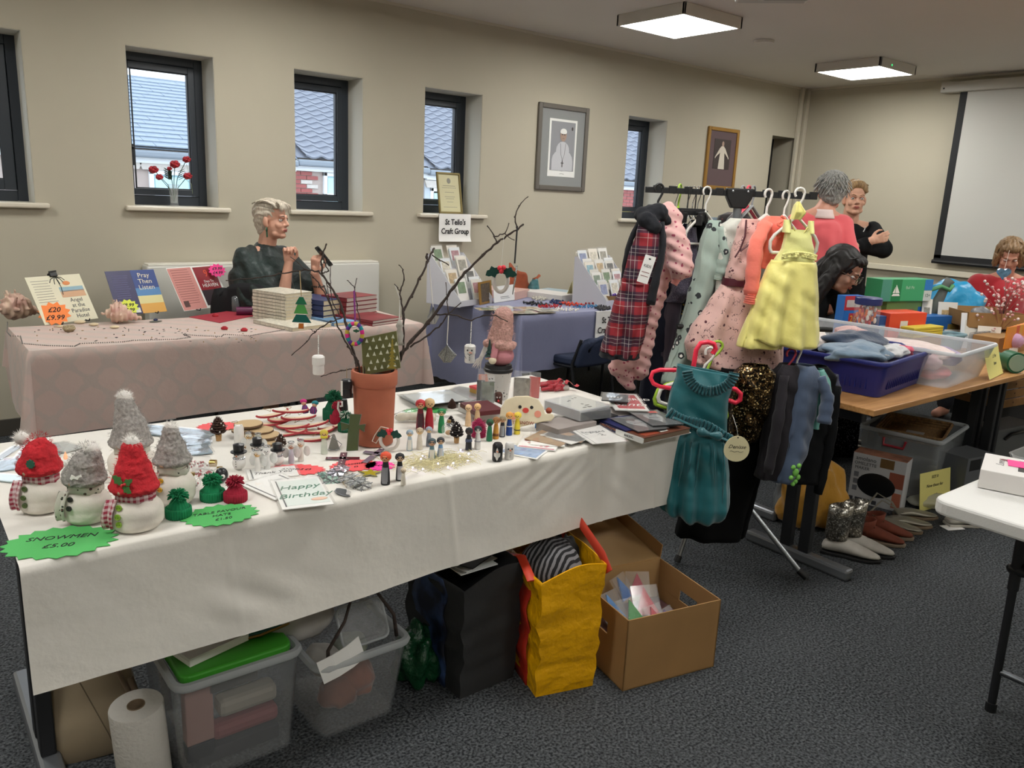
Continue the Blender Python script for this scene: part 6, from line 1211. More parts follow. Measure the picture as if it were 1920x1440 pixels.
# ================================================================ FLOWER POT WITH BRANCHES, CUP, CARDS AND BOOKS AT THE RIGHT
terra=NT('terracotta');terra.set(terra.b,'Base Color',terra.mix(terra.step(terra.noise(12,4),.3,.7),'#b0654a','#a05a42'));terra.set(terra.b,'Roughness',.75);terra.bump(terra.noise(120),.12,.002);terra=terra.m
PD=dep(PC+V((0,0,.1)));t=thing('flower_pot','tall terracotta pot holding the bare branches','flower pot',(PC.x,PC.y,TZ+.001));H=138*PD/FPX*1.02;r1,r2=35*pk,41*pk
MB().lathe([(r1*.9,0),(r1,.004),(r2*.95,H*.80),(r2*1.00,H*.81),(r2*1.03,H*.83),(r2*1.03,H*.985),(r2*1.0,H),(r2*.90,H),(r2*.88,H*.9),(r2*.86,H*.80),(r2*.3,H*.78)],40).build('pot',terra,t,smooth=35)
MB().lathe([(r2*.88,H*.90),(r2*.5,H*.92),(r2*.1,H*.915)],24).build('gravel',mat('dark_soil','#3c2f28',.95,nz=(160,.5),bump=(160,1,.006)),t)
barkm=mat('branch_bark','#3b302b',.85,nz=(60,.3),bump=(120,.8,.003));POTTOP=PC+V((0,0,H*.85))
BR=thing('branches','bare knotted branches standing in the terracotta pot','branches',tuple(POTTOP))
def branch(pts,r0,r1,dd=(0,0),name='branch',parent=None):
    n=len(pts);P=[D(x,y,PD+dd[0]+(dd[1]-dd[0])*i/max(1,n-1))-POTTOP for i,(x,y) in enumerate(pts)];Q=[];R=[]
    for i in range(n-1):
        for k in range(4):u=k/4;q=P[i].lerp(P[i+1],u);Q.append(q+V((rnd.gauss(0,.0012),rnd.gauss(0,.0012),rnd.gauss(0,.0012))));f=(i+u)/(n-1);R.append((r0*(1-f)+r1*f)*(1+.25*(k==0)*(i>0)+rnd.uniform(-.06,.08)))
    Q.append(P[-1]);R.append(r1*1.3)
    b=MB().tube(Q,R,8)
    for i in range(1,n):b.ball(P[i],(r0*(1-i/n)+r1)*.95,7)
    return b.build(name,barkm,parent or BR,smooth=180)
m1=branch([(728,722),(739,690),(753,662),(770,641),(803,606),(827,572),(850,539),(872,511),(905,478),(933,454),(957,438),(981,421)],.0062,.0024,(.0,-.02))
branch([(968,428),(965,407),(973,386),(990,369)],.0022,.0012,(-.02,-.01),'twig',m1);branch([(932,455),(926,443),(914,424)],.0024,.0014,(-.02,0),'twig',m1);branch([(928,443),(947,438),(954,419)],.0020,.0012,(-.02,0),'twig',m1);branch([(947,439),(964,450)],.0016,.001,(-.02,0),'twig',m1)
m2=branch([(738,700),(752,672),(756,655),(757,596),(751,561),(751,544),(758,525),(756,506),(748,497)],.0034,.0012,(0,-.06))
branch([(751,548),(746,540),(740,533)],.0016,.0012,(-.05,-.06),'twig',m2)
m3=branch([(756,600),(757,580),(772,556),(787,523),(801,492),(810,473),(814,466)],.0036,.0028,(-.02,.02));branch([(803,492),(800,482),(801,477)],.0034,.003,(.02,.02),'bud',m3);branch([(809,478),(824,487),(841,497)],.002,.0014,(.02,.04),'twig',m3)
m4=branch([(768,652),(805,627),(827,608),(840,589),(864,568)],.0030,.0012,(0,-.02));branch([(815,590),(836,589),(862,594),(884,601),(905,592),(930,591),(952,603)],.0022,.0014,(0,-.03),'twig',m4);branch([(840,589),(838,560),(836,530)],.0018,.0011,(-.02,0),'twig',m4)
m5=branch([(672,715),(668,680),(656,640),(650,610),(642,580),(632,555),(618,533),(605,517),(597,508),(573,506),(550,509),(515,516),(480,521),(450,523),(424,526)],.0046,.0012,(0,.10))
branch([(604,514),(603,496),(605,474),(612,458)],.003,.0022,(.04,.04),'twig',m5);branch([(605,478),(608,492),(616,508),(605,512)],.0022,.0018,(.04,.04),'twig',m5);branch([(573,506),(560,494),(545,482)],.0018,.0011,(.05,.07),'twig',m5)
m6=branch([(680,715),(671,677),(652,650),(642,630),(627,592),(615,560),(600,535),(588,520),(580,512)],.0032,.0014,(0,-.06));branch([(640,597),(620,603),(605,612),(590,622),(575,640),(547,666)],.0022,.0012,(-.03,-.07),'twig',m6);branch([(590,622),(584,618)],.0012,.001,(-.05,-.06),'twig',m6);branch([(627,592),(618,560),(612,530)],.0016,.001,(-.03,-.05),'twig',m6)
m7=branch([(640,597),(625,570),(620,545),(619,515),(621,495)],.0016,.0010,(0,.03),'twig',m5);branch([(620,545),(612,532)],.0014,.001,(.02,.03),'twig',m5)
branch([(668,690),(640,695),(620,700),(602,706)],.0020,.0012,(-.02,-.06));m8=branch([(684,705),(680,660),(676,607),(669,570),(665,540),(658,532),(651,526)],.0018,.0011,(-.03,-.02));branch([(665,541),(669,522)],.0012,.001,(-.02,-.02),'twig',m8)
def hang(name,label,px,py,dd,cat='ornament',rz=None,**k):return thing(name,label,cat,D(px,py,PD+dd),FACE if rz is None else rz,'ornaments hanging from the branches')
def loc(t,px,py,dd):return Matrix.Rotation(-t.rotation_euler.z,4,'Z') @ (D(px,py,PD+dd)-V(t.location))
def string(t,a,b_,dd,m,r=.0009,name='string'):MB().tube([loc(t,*a,dd),loc(t,*b_,dd)],r,6).build(name,m,t)
twist=dots('candy_twist','#d9d6d0','#3b3f4a',300,.3);S=PD/FPX
t=hang('glass_tree','stained-glass green Christmas tree hanging at the left of the branches',565,588,.06);string(t,(562,508),(565,556),.06,mat('jute','#a58c66',.9),.0015)
for (x0,x1,y0,x2,x3,y1,c) in ((562,569,556,554,576,570,'#1c6a4a'),(558,571,571,551,578,588,'#4e9a4e'),(555,574,590,547,584,605,'#0f5a52'),(560,569,607,559,569,617,'#b86a2a')):
    o=[((x-565)*S,-(y-588)*S) for x,y in ((x2,y1),(x3,y1),(x1,y0),(x0,y0))];MB().prism(o,-.0015,.0015,T(rx=PI/2)).build('glass_piece',mat('glass_'+c,c,.2),t);MB().tube([(x,0,z) for x,z in o+o[:1]],.0010,5).build('lead_edge',wire,t)
def cork(t,r,h,m):return MB().lathe([(r*.85,-h/2),(r*.95,-h*.45),(r*.93,-h*.02),(r,0),(r*1.04,h*.05),(r*1.04,h*.42),(r*.8,h/2)],20).build('cork',m,t,smooth=40)
t=hang('cork_ornament','plain white cork hanging on a twisted cord, left',597,684,-.06);cork(t,11*S,35*S,whp);string(t,(597,628),(597,667),-.06,twist,.0016)
t=hang('cork_ornament','white snowman cork hanging on a twisted cord, right',881,663,-.02);cork(t,10*S,34*S,whp);string(t,(884,603),(882,646),-.02,twist,.0016)
b=MB();[b.ball((x*S,-10.6*S,z*S),r*S,7) for x,z,r in ((-4,8,1.6),(4,8,1.6),(0,-6,1),(0,-10,1),(0,-2,.9))];b.tube([(-4*S,-10.4*S,1.5*S),(0,-10.8*S,0),(4*S,-10.4*S,1.5*S)],.0007,5).tube([(-9*S,-7*S,-3*S),(-6*S,-9.5*S,-8*S)],.0006,5).build('painted_face',ink,t);MB().cap_((0,-10*S,4*S),(5*S,-12*S,3*S),.0016,.0006,6).build('nose',orp,t)
t=hang('penguin_cork','black penguin cork hanging beside the rim of the pot',650,728,-.07);cork(t,10*S,34*S,blp);MB().sheet(lambda i,j:(-(5+4*i)*S,-(10.2-2*i)*S,(-12+26*j)*S+4*S*math.sin(9*j)),5,9).build('white_front',whp,t,smooth=180);string(t,(650,690),(650,712),-.07,mat('jute','#a58c66',.9))
t=hang('felt_ring','striped pink, teal and purple felt ring hanging in the middle',665,626,-.05)
for k in range(16):a=2*PI*k/16;MB().tube([(14*S*math.cos(a+u*.06),0,19*S*math.sin(a+u*.06)) for u in range(0,8)],.0062,8).build('felt_bead',mat('felt_%d' % (k % 4),('#d12a82','#1f7f86','#5a2f86','#b8a23c')[k % 4],.9),t,smooth=180)
string(t,(664,545),(666,607),-.05,mat('purple_ribbon','#7a2a78',.7),.0028,'ribbon');MB().prism(leafout(.02,.006),-.001,.001,T(-.004,-.006,.010) @ T(rx=PI/2)).build('leaf',mat('felt_leaf','#24523a',.9),t)
def wired(label,px,py,w,h,dd,m,top): 
    t=hang('wired_glass',label,px,py,dd);o=[(-w*.45*S,-h*.1*S),(-w*.15*S,-h*.5*S),(w*.2*S,-h*.48*S),(w*.5*S,-h*.05*S),(w*.2*S,h*.25*S),(0,h*.5*S),(-w*.2*S,h*.25*S)]
    MB().prism(o,-.002,.002,T(rx=PI/2)).build('glass',m,t);b=MB();b.tube([(x,0,z) for x,z in o+o[:1]],.0009,5)
    for k in range(4):b.tube([(0,-.003,h*.5*S),(o[k][0]*.8,-.003,o[k][1]*.9)],.0008,5)
    b.ball((0,0,h*.5*S),.003,8).build('wire_wrap',wire,t);string(t,top,(px,py-h/2),dd,mat('white_cord','#c9c5bd',.9),.0010 if h<30 else .0016);return t
wired('frosted white glass piece wrapped in wire, hanging from the middle branch',812,592,24,32,.02,mat('opal_glass','#b9c0be',.2),(804,488));wired('silver glitter shell-shaped ornament wrapped in wire',838,663,36,34,-.02,mat('silver_glitter','#8e8f8a',.3,.6,nz=(400,.6),bump=(400,1)),(841,592))
t=hang('cloth_bird','thin white cloth angel hanging on a plaited cord',749,625,-.03);string(t,(740,532),(750,562),-.03,mat('white_cord','#c9c5bd',.9),.0016);string(t,(750,560),(749,598),-.03,mat('white_cord','#c9c5bd',.9),.0020)
MB().loft([[(w*S*math.cos(a),w*.4*S*math.sin(a),z*S) for a in [2*PI*q/12 for q in range(12)]] for w,z in ((2,26),(7,14),(4,8),(8,-4),(6,-14),(9,-22))]).build('cloth_body',mat('gauze_white','#a9a59c',.8,nz=(60,.15)),t,smooth=180)
p=D(939,526,PD-.03);t=hollyring('oval wooden ring with dark holly and red berries hanging high on the right',tuple(p),FACE,.0,0) if False else hollyring('oval wooden ring with dark holly and red berries hanging high on the right',tuple(p),FACE,27*S,0,.62);t['group']='ornaments hanging from the branches';MB().tube([(0,0,22*S),(2*S,0,80*S)],.0004,4).build('thread',white,t)
t=hang('ribbon_pen','black ribbon with a slim silver pen hanging at the branch tip',966,490,-.02);string(t,(970,424),(965,494),-.02,blp,.0028,'ribbon');MB().tube([loc(t,969,498,-.02),loc(t,966,524,-.02),loc(t,961,552,-.02)],[.0026,.0032,.0016],10).build('silver_pen',mat('polished_silver','#a5a8aa',.2,.9),t,smooth=60)
t=thing('framed_card','clear-boxed olive card with little white trees leaning in the pot','card',D(714,662,PD-.03),FACE+.05,None,rx=-.12)
q=lambda x,y:((x-714)*S,-(y-662)*S);o=[q(683,704),q(751,688),q(742,620),q(678,636)];MB().prism(o,-.003,.003,T(rx=PI/2)).build('card',mat('olive_foil','#6b6b44',.3,.4,nz=(20,.25)),t)
b=MB()
for r in range(5):
    for c in range(5):x,y=688+c*12+r*1.2+(5 if r % 2 else 0),640+r*13-c*2.4;X,Y_=q(x,y);b.prism([(X-3*S,Y_-3.5*S),(X+3*S,Y_-3.5*S),(X,Y_+4*S)],.0031,.0037,T(rx=PI/2))
b.build('printed_trees',mat('pale_silver_print','#c9cbb5',.4),t);b=MB()
for k in range(8):X,Y_=q(735,690-k*7);b.prism([(X-(9-k)*S,Y_),(X+(9-k)*S,Y_),(X,Y_+9*S)],.0032,.0040,T(rx=PI/2))
b.build('gold_tree',mat('gold_foil','#a8984a',.3,.6),t);MB().tube([(x,-.0,z) for x,z in o+o[:1]],.0016,6).build('clear_edge',mat('acetate_edge','#b9b69c',.2),t)
t=thing('easel_card','dark brown card wedged behind the olive card in the pot','card',D(676,680,PD+.02),FACE-.5,None,rx=-.15);MB().prism([(-.012,-.06),(.05,-.05),(.045,.045),(.03,.055)],-.001,.001,T(rx=PI/2)).build('card',mat('dark_brown_card','#4f443e',.8),t)

# ---- cup and gnome
p=Z(936,752,TZ);k=kpm(p);CP=V((p.x+.02,p.y+.04,TZ));t=thing('lidded_cup','white speckled takeaway-style mug with a black lid','cup',(CP.x,CP.y,TZ+.001));Hc_=66*k
spk=dots('speckled_ceramic','#c9c6c2','#2a2a2c',60,.20,rough=.35)
MB().lathe([(20*k,0),(21*k,.003),(26*k,Hc_*.78),(27*k,Hc_*.80),(25.5*k,Hc_*.80)],32).build('mug',spk,t,smooth=40);MB().lathe([(27*k,Hc_*.79),(28*k,Hc_*.81),(28*k,Hc_*.88),(26*k,Hc_*.90),(25*k,Hc_*1.0),(22*k,Hc_*1.0),(21*k,Hc_*.97),(5*k,Hc_*.97)],32).build('lid',black,t,smooth=35)
GP=V((CP.x,CP.y,TZ+Hc_*.975));t=thing('gnome','pink plush gnome with a sparkly fur hat, sitting on the black lid','plush toy',tuple(GP),FACE-.1);pk_=mat('dusty_pink_felt','#b97b82',.9,bump=(150,.3));gk=k
b=MB();b.ball((3*gk,0,19*gk),(26*gk,23*gk,20*gk),20).ball((3*gk,0,28*gk),(22*gk,19*gk,20*gk),20);blob('body',b,pk_,t,.003,3)
gf=mat('pink_sparkle_fur','#b98f86',.9,nz=(120,.25),bump=(150,1,.004));b=MB();b.cap_((0,0,44*gk),(4*gk,0,70*gk),24*gk,21*gk);b.cap_((4*gk,0,70*gk),(6*gk,0,92*gk),20*gk,19*gk);b.tube([(-20*gk+2*gk,0,48*gk),(0,-23*gk,42*gk),(24*gk,-10*gk,38*gk),(26*gk,8*gk,38*gk),(0,23*gk,42*gk),(-20*gk,4*gk,48*gk)],8*gk,8)
blob('fur_hat',b,gf,t,.004,3,lambda q,n:n*(.0022*nz(q,120)+.0015*nz(q,50)));fuzz(t,[((3*gk,0,z*gk),r_*gk) for z,r_ in ((44,27),(55,24),(66,23),(78,21),(90,20))],gf,900,.007,.0007,'fur');b=MB();[b.ball((rnd.uniform(-16,22)*gk,-rnd.uniform(20,25)*gk,rnd.uniform(40,104)*gk),.0016,5) for q in range(26)];tag(b.build('sequin',mat('silver_sequin','#e6dad6',.1,.8),t),kind='stuff')
b=MB();[b.tube([(-20*gk+rnd.uniform(-6,6)*gk,-12*gk,40*gk),(-30*gk+rnd.uniform(-4,4)*gk,-16*gk,18*gk),(-36*gk+rnd.uniform(-14,6)*gk,-14*gk,rnd.uniform(-8,10)*gk)],[.0014,.0010,.0003],4) for q in range(70)];tag(b.build('beard',mat('white_fur','#cfc9c4',.8),t),kind='stuff')
MB().cap_((-4*gk,-20*gk,40*gk),(-8*gk,-26*gk,18*gk),7*gk,7*gk).build('arm',pk_,t,smooth=180);MB().ball((-8*gk,-28*gk,14*gk),7.5*gk,12).build('hand',mat('cream_felt','#d9ccb2',.9),t,smooth=180);MB().ball((-22*gk,-10*gk,42*gk),8*gk,12).build('ear_tuft',gf,t,smooth=180)
b=MB();[b.lathe([((9-2.2*q)*gk,0),(1*gk,11*gk)],9,T(-15*gk,-24*gk,(20+7*q)*gk)) for q in range(4)];b.build('little_tree',mat('dark_fir','#243c36',.9,bump=(200,1)),t);MB().tube([(-22*gk,-25*gk,16*gk),(-2*gk,-28*gk,13*gk)],.0022,6).build('gold_ribbon',gold,t)
# cellophane favours standing around the cup
def bagpack(label,px,py,w,h,m,rz=0,cat='gift bag',tilt=-.1):
    p=Z(px,py,TZ);k=kpm(p);t=thing('clear_gift_bag',label,cat,(p.x,p.y,TZ+.002),FACE+rz,'clear gift bags around the cup',rx=tilt);W,H_=w*k/2,h*k
    MB().bb((-W*.8,-.003,.002),(W*.8,.003,H_*.82)).build('contents',m,t,bevel=.002);MB().sheet(lambda i,j:(W*(1-.15*j)*math.cos(2*PI*i),.010*math.sin(2*PI*i)*(1-.8*j)+.003*nz((i*6,j*5,px)),H_*j),24,8,closed=True).build('clear_film',clr,t,smooth=180);return t
bagpack('clear bag with a black and white card left of the speckled mug',900,764,18,62,mat('dark_print','#2c2b2e',.5));bagpack('clear bag with holographic card left of the speckled mug',914,770,30,66,mat('holographic','#8d9a98',.2,.8,nz=(20,.5)),.2);bagpack('clear bag with orange and coral card behind the mug',906,750,26,58,mat('coral_print','#c96a4a',.5));bagpack('clear shiny bag with silver strips right of the mug',976,768,38,72,mat('silver_strip','#a3a09c',.2,.7,nz=(60,.4)),-.1);bagpack('clear bag with a red card behind the shiny silver one',1000,748,26,50,mat('red_print','#b5443e',.5),-.3)
def boxat(name,label,cat,A,B,Dn,h,m,z=TZ+.001,group=None,bev=.0015):
    a,b_,d=Z(*A,z),Z(*B,z),Z(*Dn,z);w=(b_-a).length;l=(d-a).length;X=(b_-a).normalized();Y=V((-X.y,X.x,0));c=a+X*w/2+Y*l/2
    t=thing(name,label,cat,(c.x,c.y,z),math.atan2(X.y,X.x),group);MB().bb((-w/2,-l/2,0),(w/2,l/2,h)).build('box',m,t,bevel=bev);return t,w,l,h
t,w,l,h=boxat('gift_box','yellow gold cardboard box left of the speckled mug','box',(880,738),(898,744),(884,722),.03,mat('gold_card','#b08a3c',.5));MB().bb((-w/2-.001,-l/2-.001,.024),(w/2+.001,l/2+.001,.032)).build('lid',corc,t)
t,w,l,h=boxat('white_box','white box under the long maroon box behind the peg people','box',(900,790),(960,782),(880,768),.028,mat('white_box_card','#c9c6c3',.6));boxat('maroon_box','long dark maroon box lying on the white box','box',(892,781),(945,776),(886,762),.016,mat('maroon_box_card','#5a1c24',.4),TZ+.030)
# shiny stack of clear envelopes
sh=mat('envelope_white','#b9bcbc',.3,.2,nz=(9,.15))
for i in range(7):
    p=Z(806+2*i,746,TZ+.003+.004*i);t=thing('clear_envelope_pack',f"shiny clear pack of white cards, {('bottom','second','third','middle','fifth','sixth','topmost')[i]} of the stack behind the peg people",'card pack',(p.x,p.y,TZ+.003+.004*i),FACE+.55+rnd.uniform(-.07,.07),'stack of shiny clear card packs')
    MB().bb((-.095,-.075,0),(.095,.075,.0022)).build('cards',sh,t);MB().sheet(lambda a,b_:((a-.5)*.205,(b_-.5)*.165,.0030+.0014*nz((a*5,b_*9,i))),8,10).build('clear_sleeve',film('cellophane','#ffffff',.10,.08),t,smooth=180)
t,w,h=flat('grey-edged pack fanned out beside the stack of clear packs',(850,762),(905,742),(828,742),'card_pack','card pack',mat('grey_card','#8a8a8c',.6),.006,z2=.001)
# clear bag of holly ribbon
t=thing('ribbon_bag','clear bag of cream ribbon printed with holly beside the flower pot','gift bag',tuple(Z(778,790,TZ+.001)),FACE);b=MB();[b.ball((rnd.uniform(-.06,.06),rnd.uniform(-.02,.02),.014+.010*rnd.random()),(.022,.014,.013),12) for q in range(12)];blob('ribbon',b,dots('holly_ribbon','#cfc9b4','#2f5a3c',60,.16,'#b5343c'),t,.004,2);MB().sheet(lambda i,j:((i-.5)*.19,(j-.5)*.10,.038*math.sin(PI*i)*math.sin(PI*j)**.6+.004+.006*nz((i*7,j*7,3))),16,12).build('clear_film',clr,t,smooth=180)
t=thing('clear_bauble','large clear round bauble behind the magenta tulle figure','bauble',tuple(Z(848,822,TZ+.001)+V((0,.02,.024))),0,None);MB().ball((0,0,0),.024,24).build('globe',clr,t,smooth=180);MB().tube([(0,0,.023),(0,0,.031)],.006,14).build('cap',gold,t,smooth=40);MB().ball((0,0,-.01),(.012,.010,.008),12).build('cork_inside',mat('cork','#b18a5c',.8,nz=(90,.2)),t,smooth=180)
# snowman-face plaque
p=Z(992,812,TZ);k=kpm(p);t=thing('face_plaque','cream wooden plaque with a rosy smiling face and orange-red nose','plaque',(p.x,p.y+.02,TZ+.003),FACE,None,rx=-.32)
out=[(-48,4),(-50,18),(-48,40),(-40,56),(-22,64),(2,66),(22,60),(32,46),(36,34),(50,34),(54,28),(48,20),(32,18),(10,12),(-14,5),(-34,0)];out=[(x*k,y*k) for x,y in out[::-1]]
MB().prism(out,0,.009,T(rx=PI/2)).build('board',mat('cream_paint','#d9cdb0',.6,nz=(30,.05)),t,bevel=.003)
disc=lambda x,y,r,m,nm,sx=1:MB().lathe([(r*k,-.0008),(r*k,.0008)],18,T(x*k,-.0095,y*k,rx=PI/2),sx=sx).build(nm,m,t)
disc(-12,44,3.2,ink,'eye');disc(10,44,3.2,ink,'eye');disc(-1,38,5,mat('nose_red','#c8372c',.4),'nose',1.2);disc(-24,26,6.5,mat('cheek_pink','#dd8f78',.6),'cheek');disc(22,32,6.5,mat('cheek_pink','#dd8f78',.6),'cheek');text('IT\'S SNOW',9*k,mat('plaque_red','#8c2f2c',.6),t,UP(-6*k,-.010,14*k,0))
# gloves
t=thing('knitted_gloves','red and black patterned knitted gloves tied with red ribbon behind the card boxes','gloves',tuple(Z(1045,732,TZ+.001)),FACE+.3)
ff=dots('fairisle','#9c232e','#1c1a1d',90,.2,'#d9d2ca')
for s,dz in ((0,0),(1,.012)):
    b=MB();b.cap_((-.03,.02*s,.010+dz),(.02,.02*s,.012+dz),.016,.015)
    for q in range(4):b.cap_((-.03,-.012+.009*q+.02*s,.012+dz),(-.072+.004*q,-.022+.013*q+.02*s,.010+dz),.007,.006)
    b.cap_((.0,-.015+.02*s,.012+dz),(-.02,-.034+.02*s,.010+dz),.007,.006);blob('glove',b,ff,t,.003,2);MB().tube([(.02,.02*s,.012+dz),(.045,.022*s,.012+dz)],.016,14,flat=.6).build('cuff',mat('grey_rib','#a9a29c',.9),t,smooth=60)
MB().sheet(lambda i,j:(.03+.05*i,-.01+.03*(j-.5)+.01*math.sin(i*5),.030+.010*math.sin(i*6)),12,3).sheet(lambda i,j:(.03-.03*i,.02+.028*(j-.5),.032+.012*math.sin(i*4)),12,3).build('red_ribbon',mat('red_ribbon','#b52430',.5),t,smooth=180)
# boxes of cards
lg=mat('light_grey_box','#8d8480',.6)
boxat('grey_box','long grey-brown box low behind the rust peg doll','box',(1046,822),(1118,806),(1010,806),.030,lg);boxat('grey_box','black box beside the long grey-brown box','box',(1120,800),(1158,792),(1112,782),.026,black);boxat('grey_box','small grey box under the red swing-tag cards','box',(1160,792),(1188,788),(1150,776),.024,lg)
t,w,l,h=boxat('card_box','clear-lidded box of cards printed with a dark tree and snow','box',(1087,790),(1142,778),(1058,765),.034,mat('white_card_stack','#a9aaac',.5),TZ+.034)
panel(t,-w*.45,-l*.45,w*.45,l*.45,h,mat('snow_print','#c2c2bc',.5),'picture');b=MB();[b.ball((rnd.uniform(-.3,.35)*w,rnd.uniform(-.35,.35)*l,h+.0008),(rnd.uniform(.003,.011),rnd.uniform(.003,.008),.0006),10) for q in range(9)];b.build('dark_spots',mat('spot_print','#33383a',.5),t);MB().bb((-w/2-.002,-l/2-.002,0),(w/2+.002,l/2+.002,h+.003)).build('clear_lid',clr,t)
t,w,l,h=boxat('card_box','clear box of dark grey cards left of the snow-printed card box','box',(1060,778),(1088,790),(1042,760),.028,mat('dark_card_stack','#3a3c40',.4),TZ+.034);MB().bb((-w/2-.002,-l/2-.002,0),(w/2+.002,l/2+.002,h+.003)).build('clear_lid',clr,t)
t,w,h=flat('clear pack with white snow letters behind the red tag',(1140,752),(1190,756),(1118,738),'card_pack','card pack',mat('dark_card_stack','#3a3c40',.4),.004,z2=.055);b=MB();[b.bb((x,y,.0041),(x+.008,y+.006,.0046)) for x in [-.03+.012*q for q in range(5)] for y in (-.01,.004)];b.build('print',white,t)
t,w,h=flat('red swing-tag card pack reading DELIVERED BY Santa',(1140,769),(1204,771),(1146,740),'tag_pack','card pack',white,.004,z2=.040)
MB().prism([(w*x,h*y) for x,y in ((-.36,-.42),(.42,-.42),(.40,.42),(.1,.42),(.0,.32),(-.30,.36),(-.42,.1))],.004,.0048).build('red_tag',mat('tag_red','#b51f2c',.5),t);text('DELIVERED',h*.16,white,t,T(.02*w,h*.12,.0054));text('BY',h*.12,white,t,T(.0,-h*.02,.0054));text('Santa',h*.24,white,t,T(.02*w,-h*.20,.0054),shear=.4)
# fan of flat cards
gk2=mat('kraft_gold_card','#96703f',.45,nz=(25,.2));wk=mat('white_print_card','#d9d7d3',.6)
t,w,h=flat('pale blue watercolour card at the front edge by the corks',(938,850),(1012,863),(952,832),z2=0);panel(t,-w*.45,-h*.42,w*.45,h*.42,.0021,mat('blue_wash','#7f9cc2',.6,nz=(30,.25)))
t,w,h=flat('white card with pink hearts and a pink border',(968,838),(1040,846),(985,818),z2=.003);panel(t,-w*.46,-h*.47,w*.46,-h*.41,.0021,mat('rose_border','#c9546e',.6));text('Happy Anniversary',h*.11,mat('rose_ink','#d2727c',.6),t,T(0,h*.1,.0024),shear=.3);b=MB();[b.ball((w*rnd.uniform(-.38,.3),h*rnd.uniform(-.3,.35),.0022),(.006,.005,.0006),8) for q in range(9)];b.build('hearts',mat('rose_ink','#d2727c',.6),t)
t,w,h=flat('white-edged card under the first gold card',(992,834),(1056,838),(1000,812),z2=.006)
for i,(A,B,Dn,l) in enumerate((((1000,826),(1068,840),(1010,800),'gold-brown card in a clear sleeve, left of its twin'),((1030,820),(1102,832),(1034,798),'gold-brown card in a clear sleeve, right of its twin'))):t,w,h=flat(l,A,B,Dn,z2=.008+.002*i,m=gk2,group='gold-brown cards');MB().prism([(-.03,-.02),(.01,-.024),(.02,.0),(-.01,.015)],.002,.0027).build('print',mat('bronze_print','#b98f62',.5),t)
t,w,h=flat('white card with faint grey lettering, partly covered, left of the Engagement card',(1040,820),(1100,838),(1030,800),z2=.010,m=wk);t,w,h=flat('white card with a little ink drawing next to the navy book',(1117,833),(1181,828),(1058,803),z2=.012,m=wk);text('Engaged',h*.14,mat('grey_ink','#6f7072',.6),t,T(0,h*.14,.0024));MB().tube([(0,-.01,.0025),(.012,.004,.0025),(.02,-.008,.0025),(.01,-.014,.0025),(.026,-.018,.0025)],.0006,4).build('ink_drawing',ink,t);panel(t,-w*.40,-h*.5,-w*.395,h*.5,.0021,mat('grey_ink','#6f7072',.6),'fold')
# books at the right-hand corner
def book(name,label,A,B,Dn,h,cov,z,pages='#d9d2c2',group=None,spine='front',title=None,tm=None,ts=.5):
    t,w,l,_=boxat(name,label,'book',A,B,Dn,.001,cov,z,group);bpy.data.objects.remove(t.children[0]) if t.children else None
    pg=mat('pages_'+pages,pages,.8,bump=(4,0)); 
    MB().bb((-w/2+.002,-l/2+.002,.002),(w/2-.003,l/2-.003,h-.002)).build('pages',pg,t);b=MB().bb((-w/2,-l/2,0),(w/2,l/2,.0022)).bb((-w/2,-l/2,h-.0022),(w/2,l/2,h))
    if spine=='front':b.bb((-w/2,-l/2,0),(w/2,-l/2+.0025,h))
    if spine=='left':b.bb((-w/2,-l/2,0),(-w/2+.0025,l/2,h))
    b.build('cover',cov,t)
    if title:text(title,h*ts,tm or gold,t,UP(0,-l/2-.0006,h*.5))
    return t,w,l
nb_=mat('navy_book','#1a2050',.45,nz=(40,.2));bt,w,l=book('book','navy blue book with CHRISTMAS MAGIC on its spine',(1115,796),(1172,820),(1168,782),.022,nb_,TZ+.001,title='CHRISTMAS MAGIC',tm=mat('copper_lettering','#c98a5e',.4),ts=.55);b=MB();[b.ball((rnd.uniform(-.45,.45)*w,-l/2-.0005,rnd.uniform(.003,.018)),.0008,5) for q in range(14)];b.build('stars',white,bt)
bt,w,l=book('book','brown hardback with a white spine hanging over the table corner',(1205,832),(1294,812),(1172,812),.018,mat('brown_cover','#5a3222',.45,nz=(20,.25)),TZ+.001,'#7d6a58',spine='none');MB().bb((-w/2-.002,-l/2,0),(-w/2+.004,l/2,.018)).build('spine',white,bt);text('BAKING',.011,ink,bt,T(-w/2-.0024,0,.009) @ T(rz=-PI/2) @ T(rx=PI/2));MB().bb((-w/2,-l/2,-.0005),(w/2+.004,l/2,.0018)).build('lower_cover',white,bt);panel(bt,-.01,-l*.35,.025,-l*.22,.0182,white,'sticker');panel(bt,-w*.4,-l*.4,-w*.1,l*.3,.0182,mat('rust_print','#8a3a22',.5),'cover_picture')
for i,(A,B,Dn,l_,z) in enumerate((((1197,812),(1250,806),(1145,788),'dark CD-sized pack with a grey heart, lower one, across the two books',.021),((1226,801),(1280,798),(1177,775),'dark CD-sized pack with a grey heart, upper one with a red sticker',.029))):
    t,w,h=flat(l_,A,B,Dn,'heart_pack','card pack',mat('charcoal_sleeve','#26292b',.3),.006,z2=z,group='dark packs with hearts');H2=[(w*.30*math.sin(a)**3,h*.32*(13*math.cos(a)-5*math.cos(2*a)-2*math.cos(3*a)-math.cos(4*a))/16) for a in [2*PI*q/28 for q in range(28)]][::-1];MB().prism(H2,.006,.0066).build('heart',mat('grey_heart','#8a8d8e',.5),t);text('SILVER',h*.08,mat('grey_ink','#6f7072',.6),t,T(0,0,.0070))
    if i:panel(t,w*.1,h*.32,w*.4,h*.44,.0062,mat('sticker_red','#d8473e',.5),'sticker')
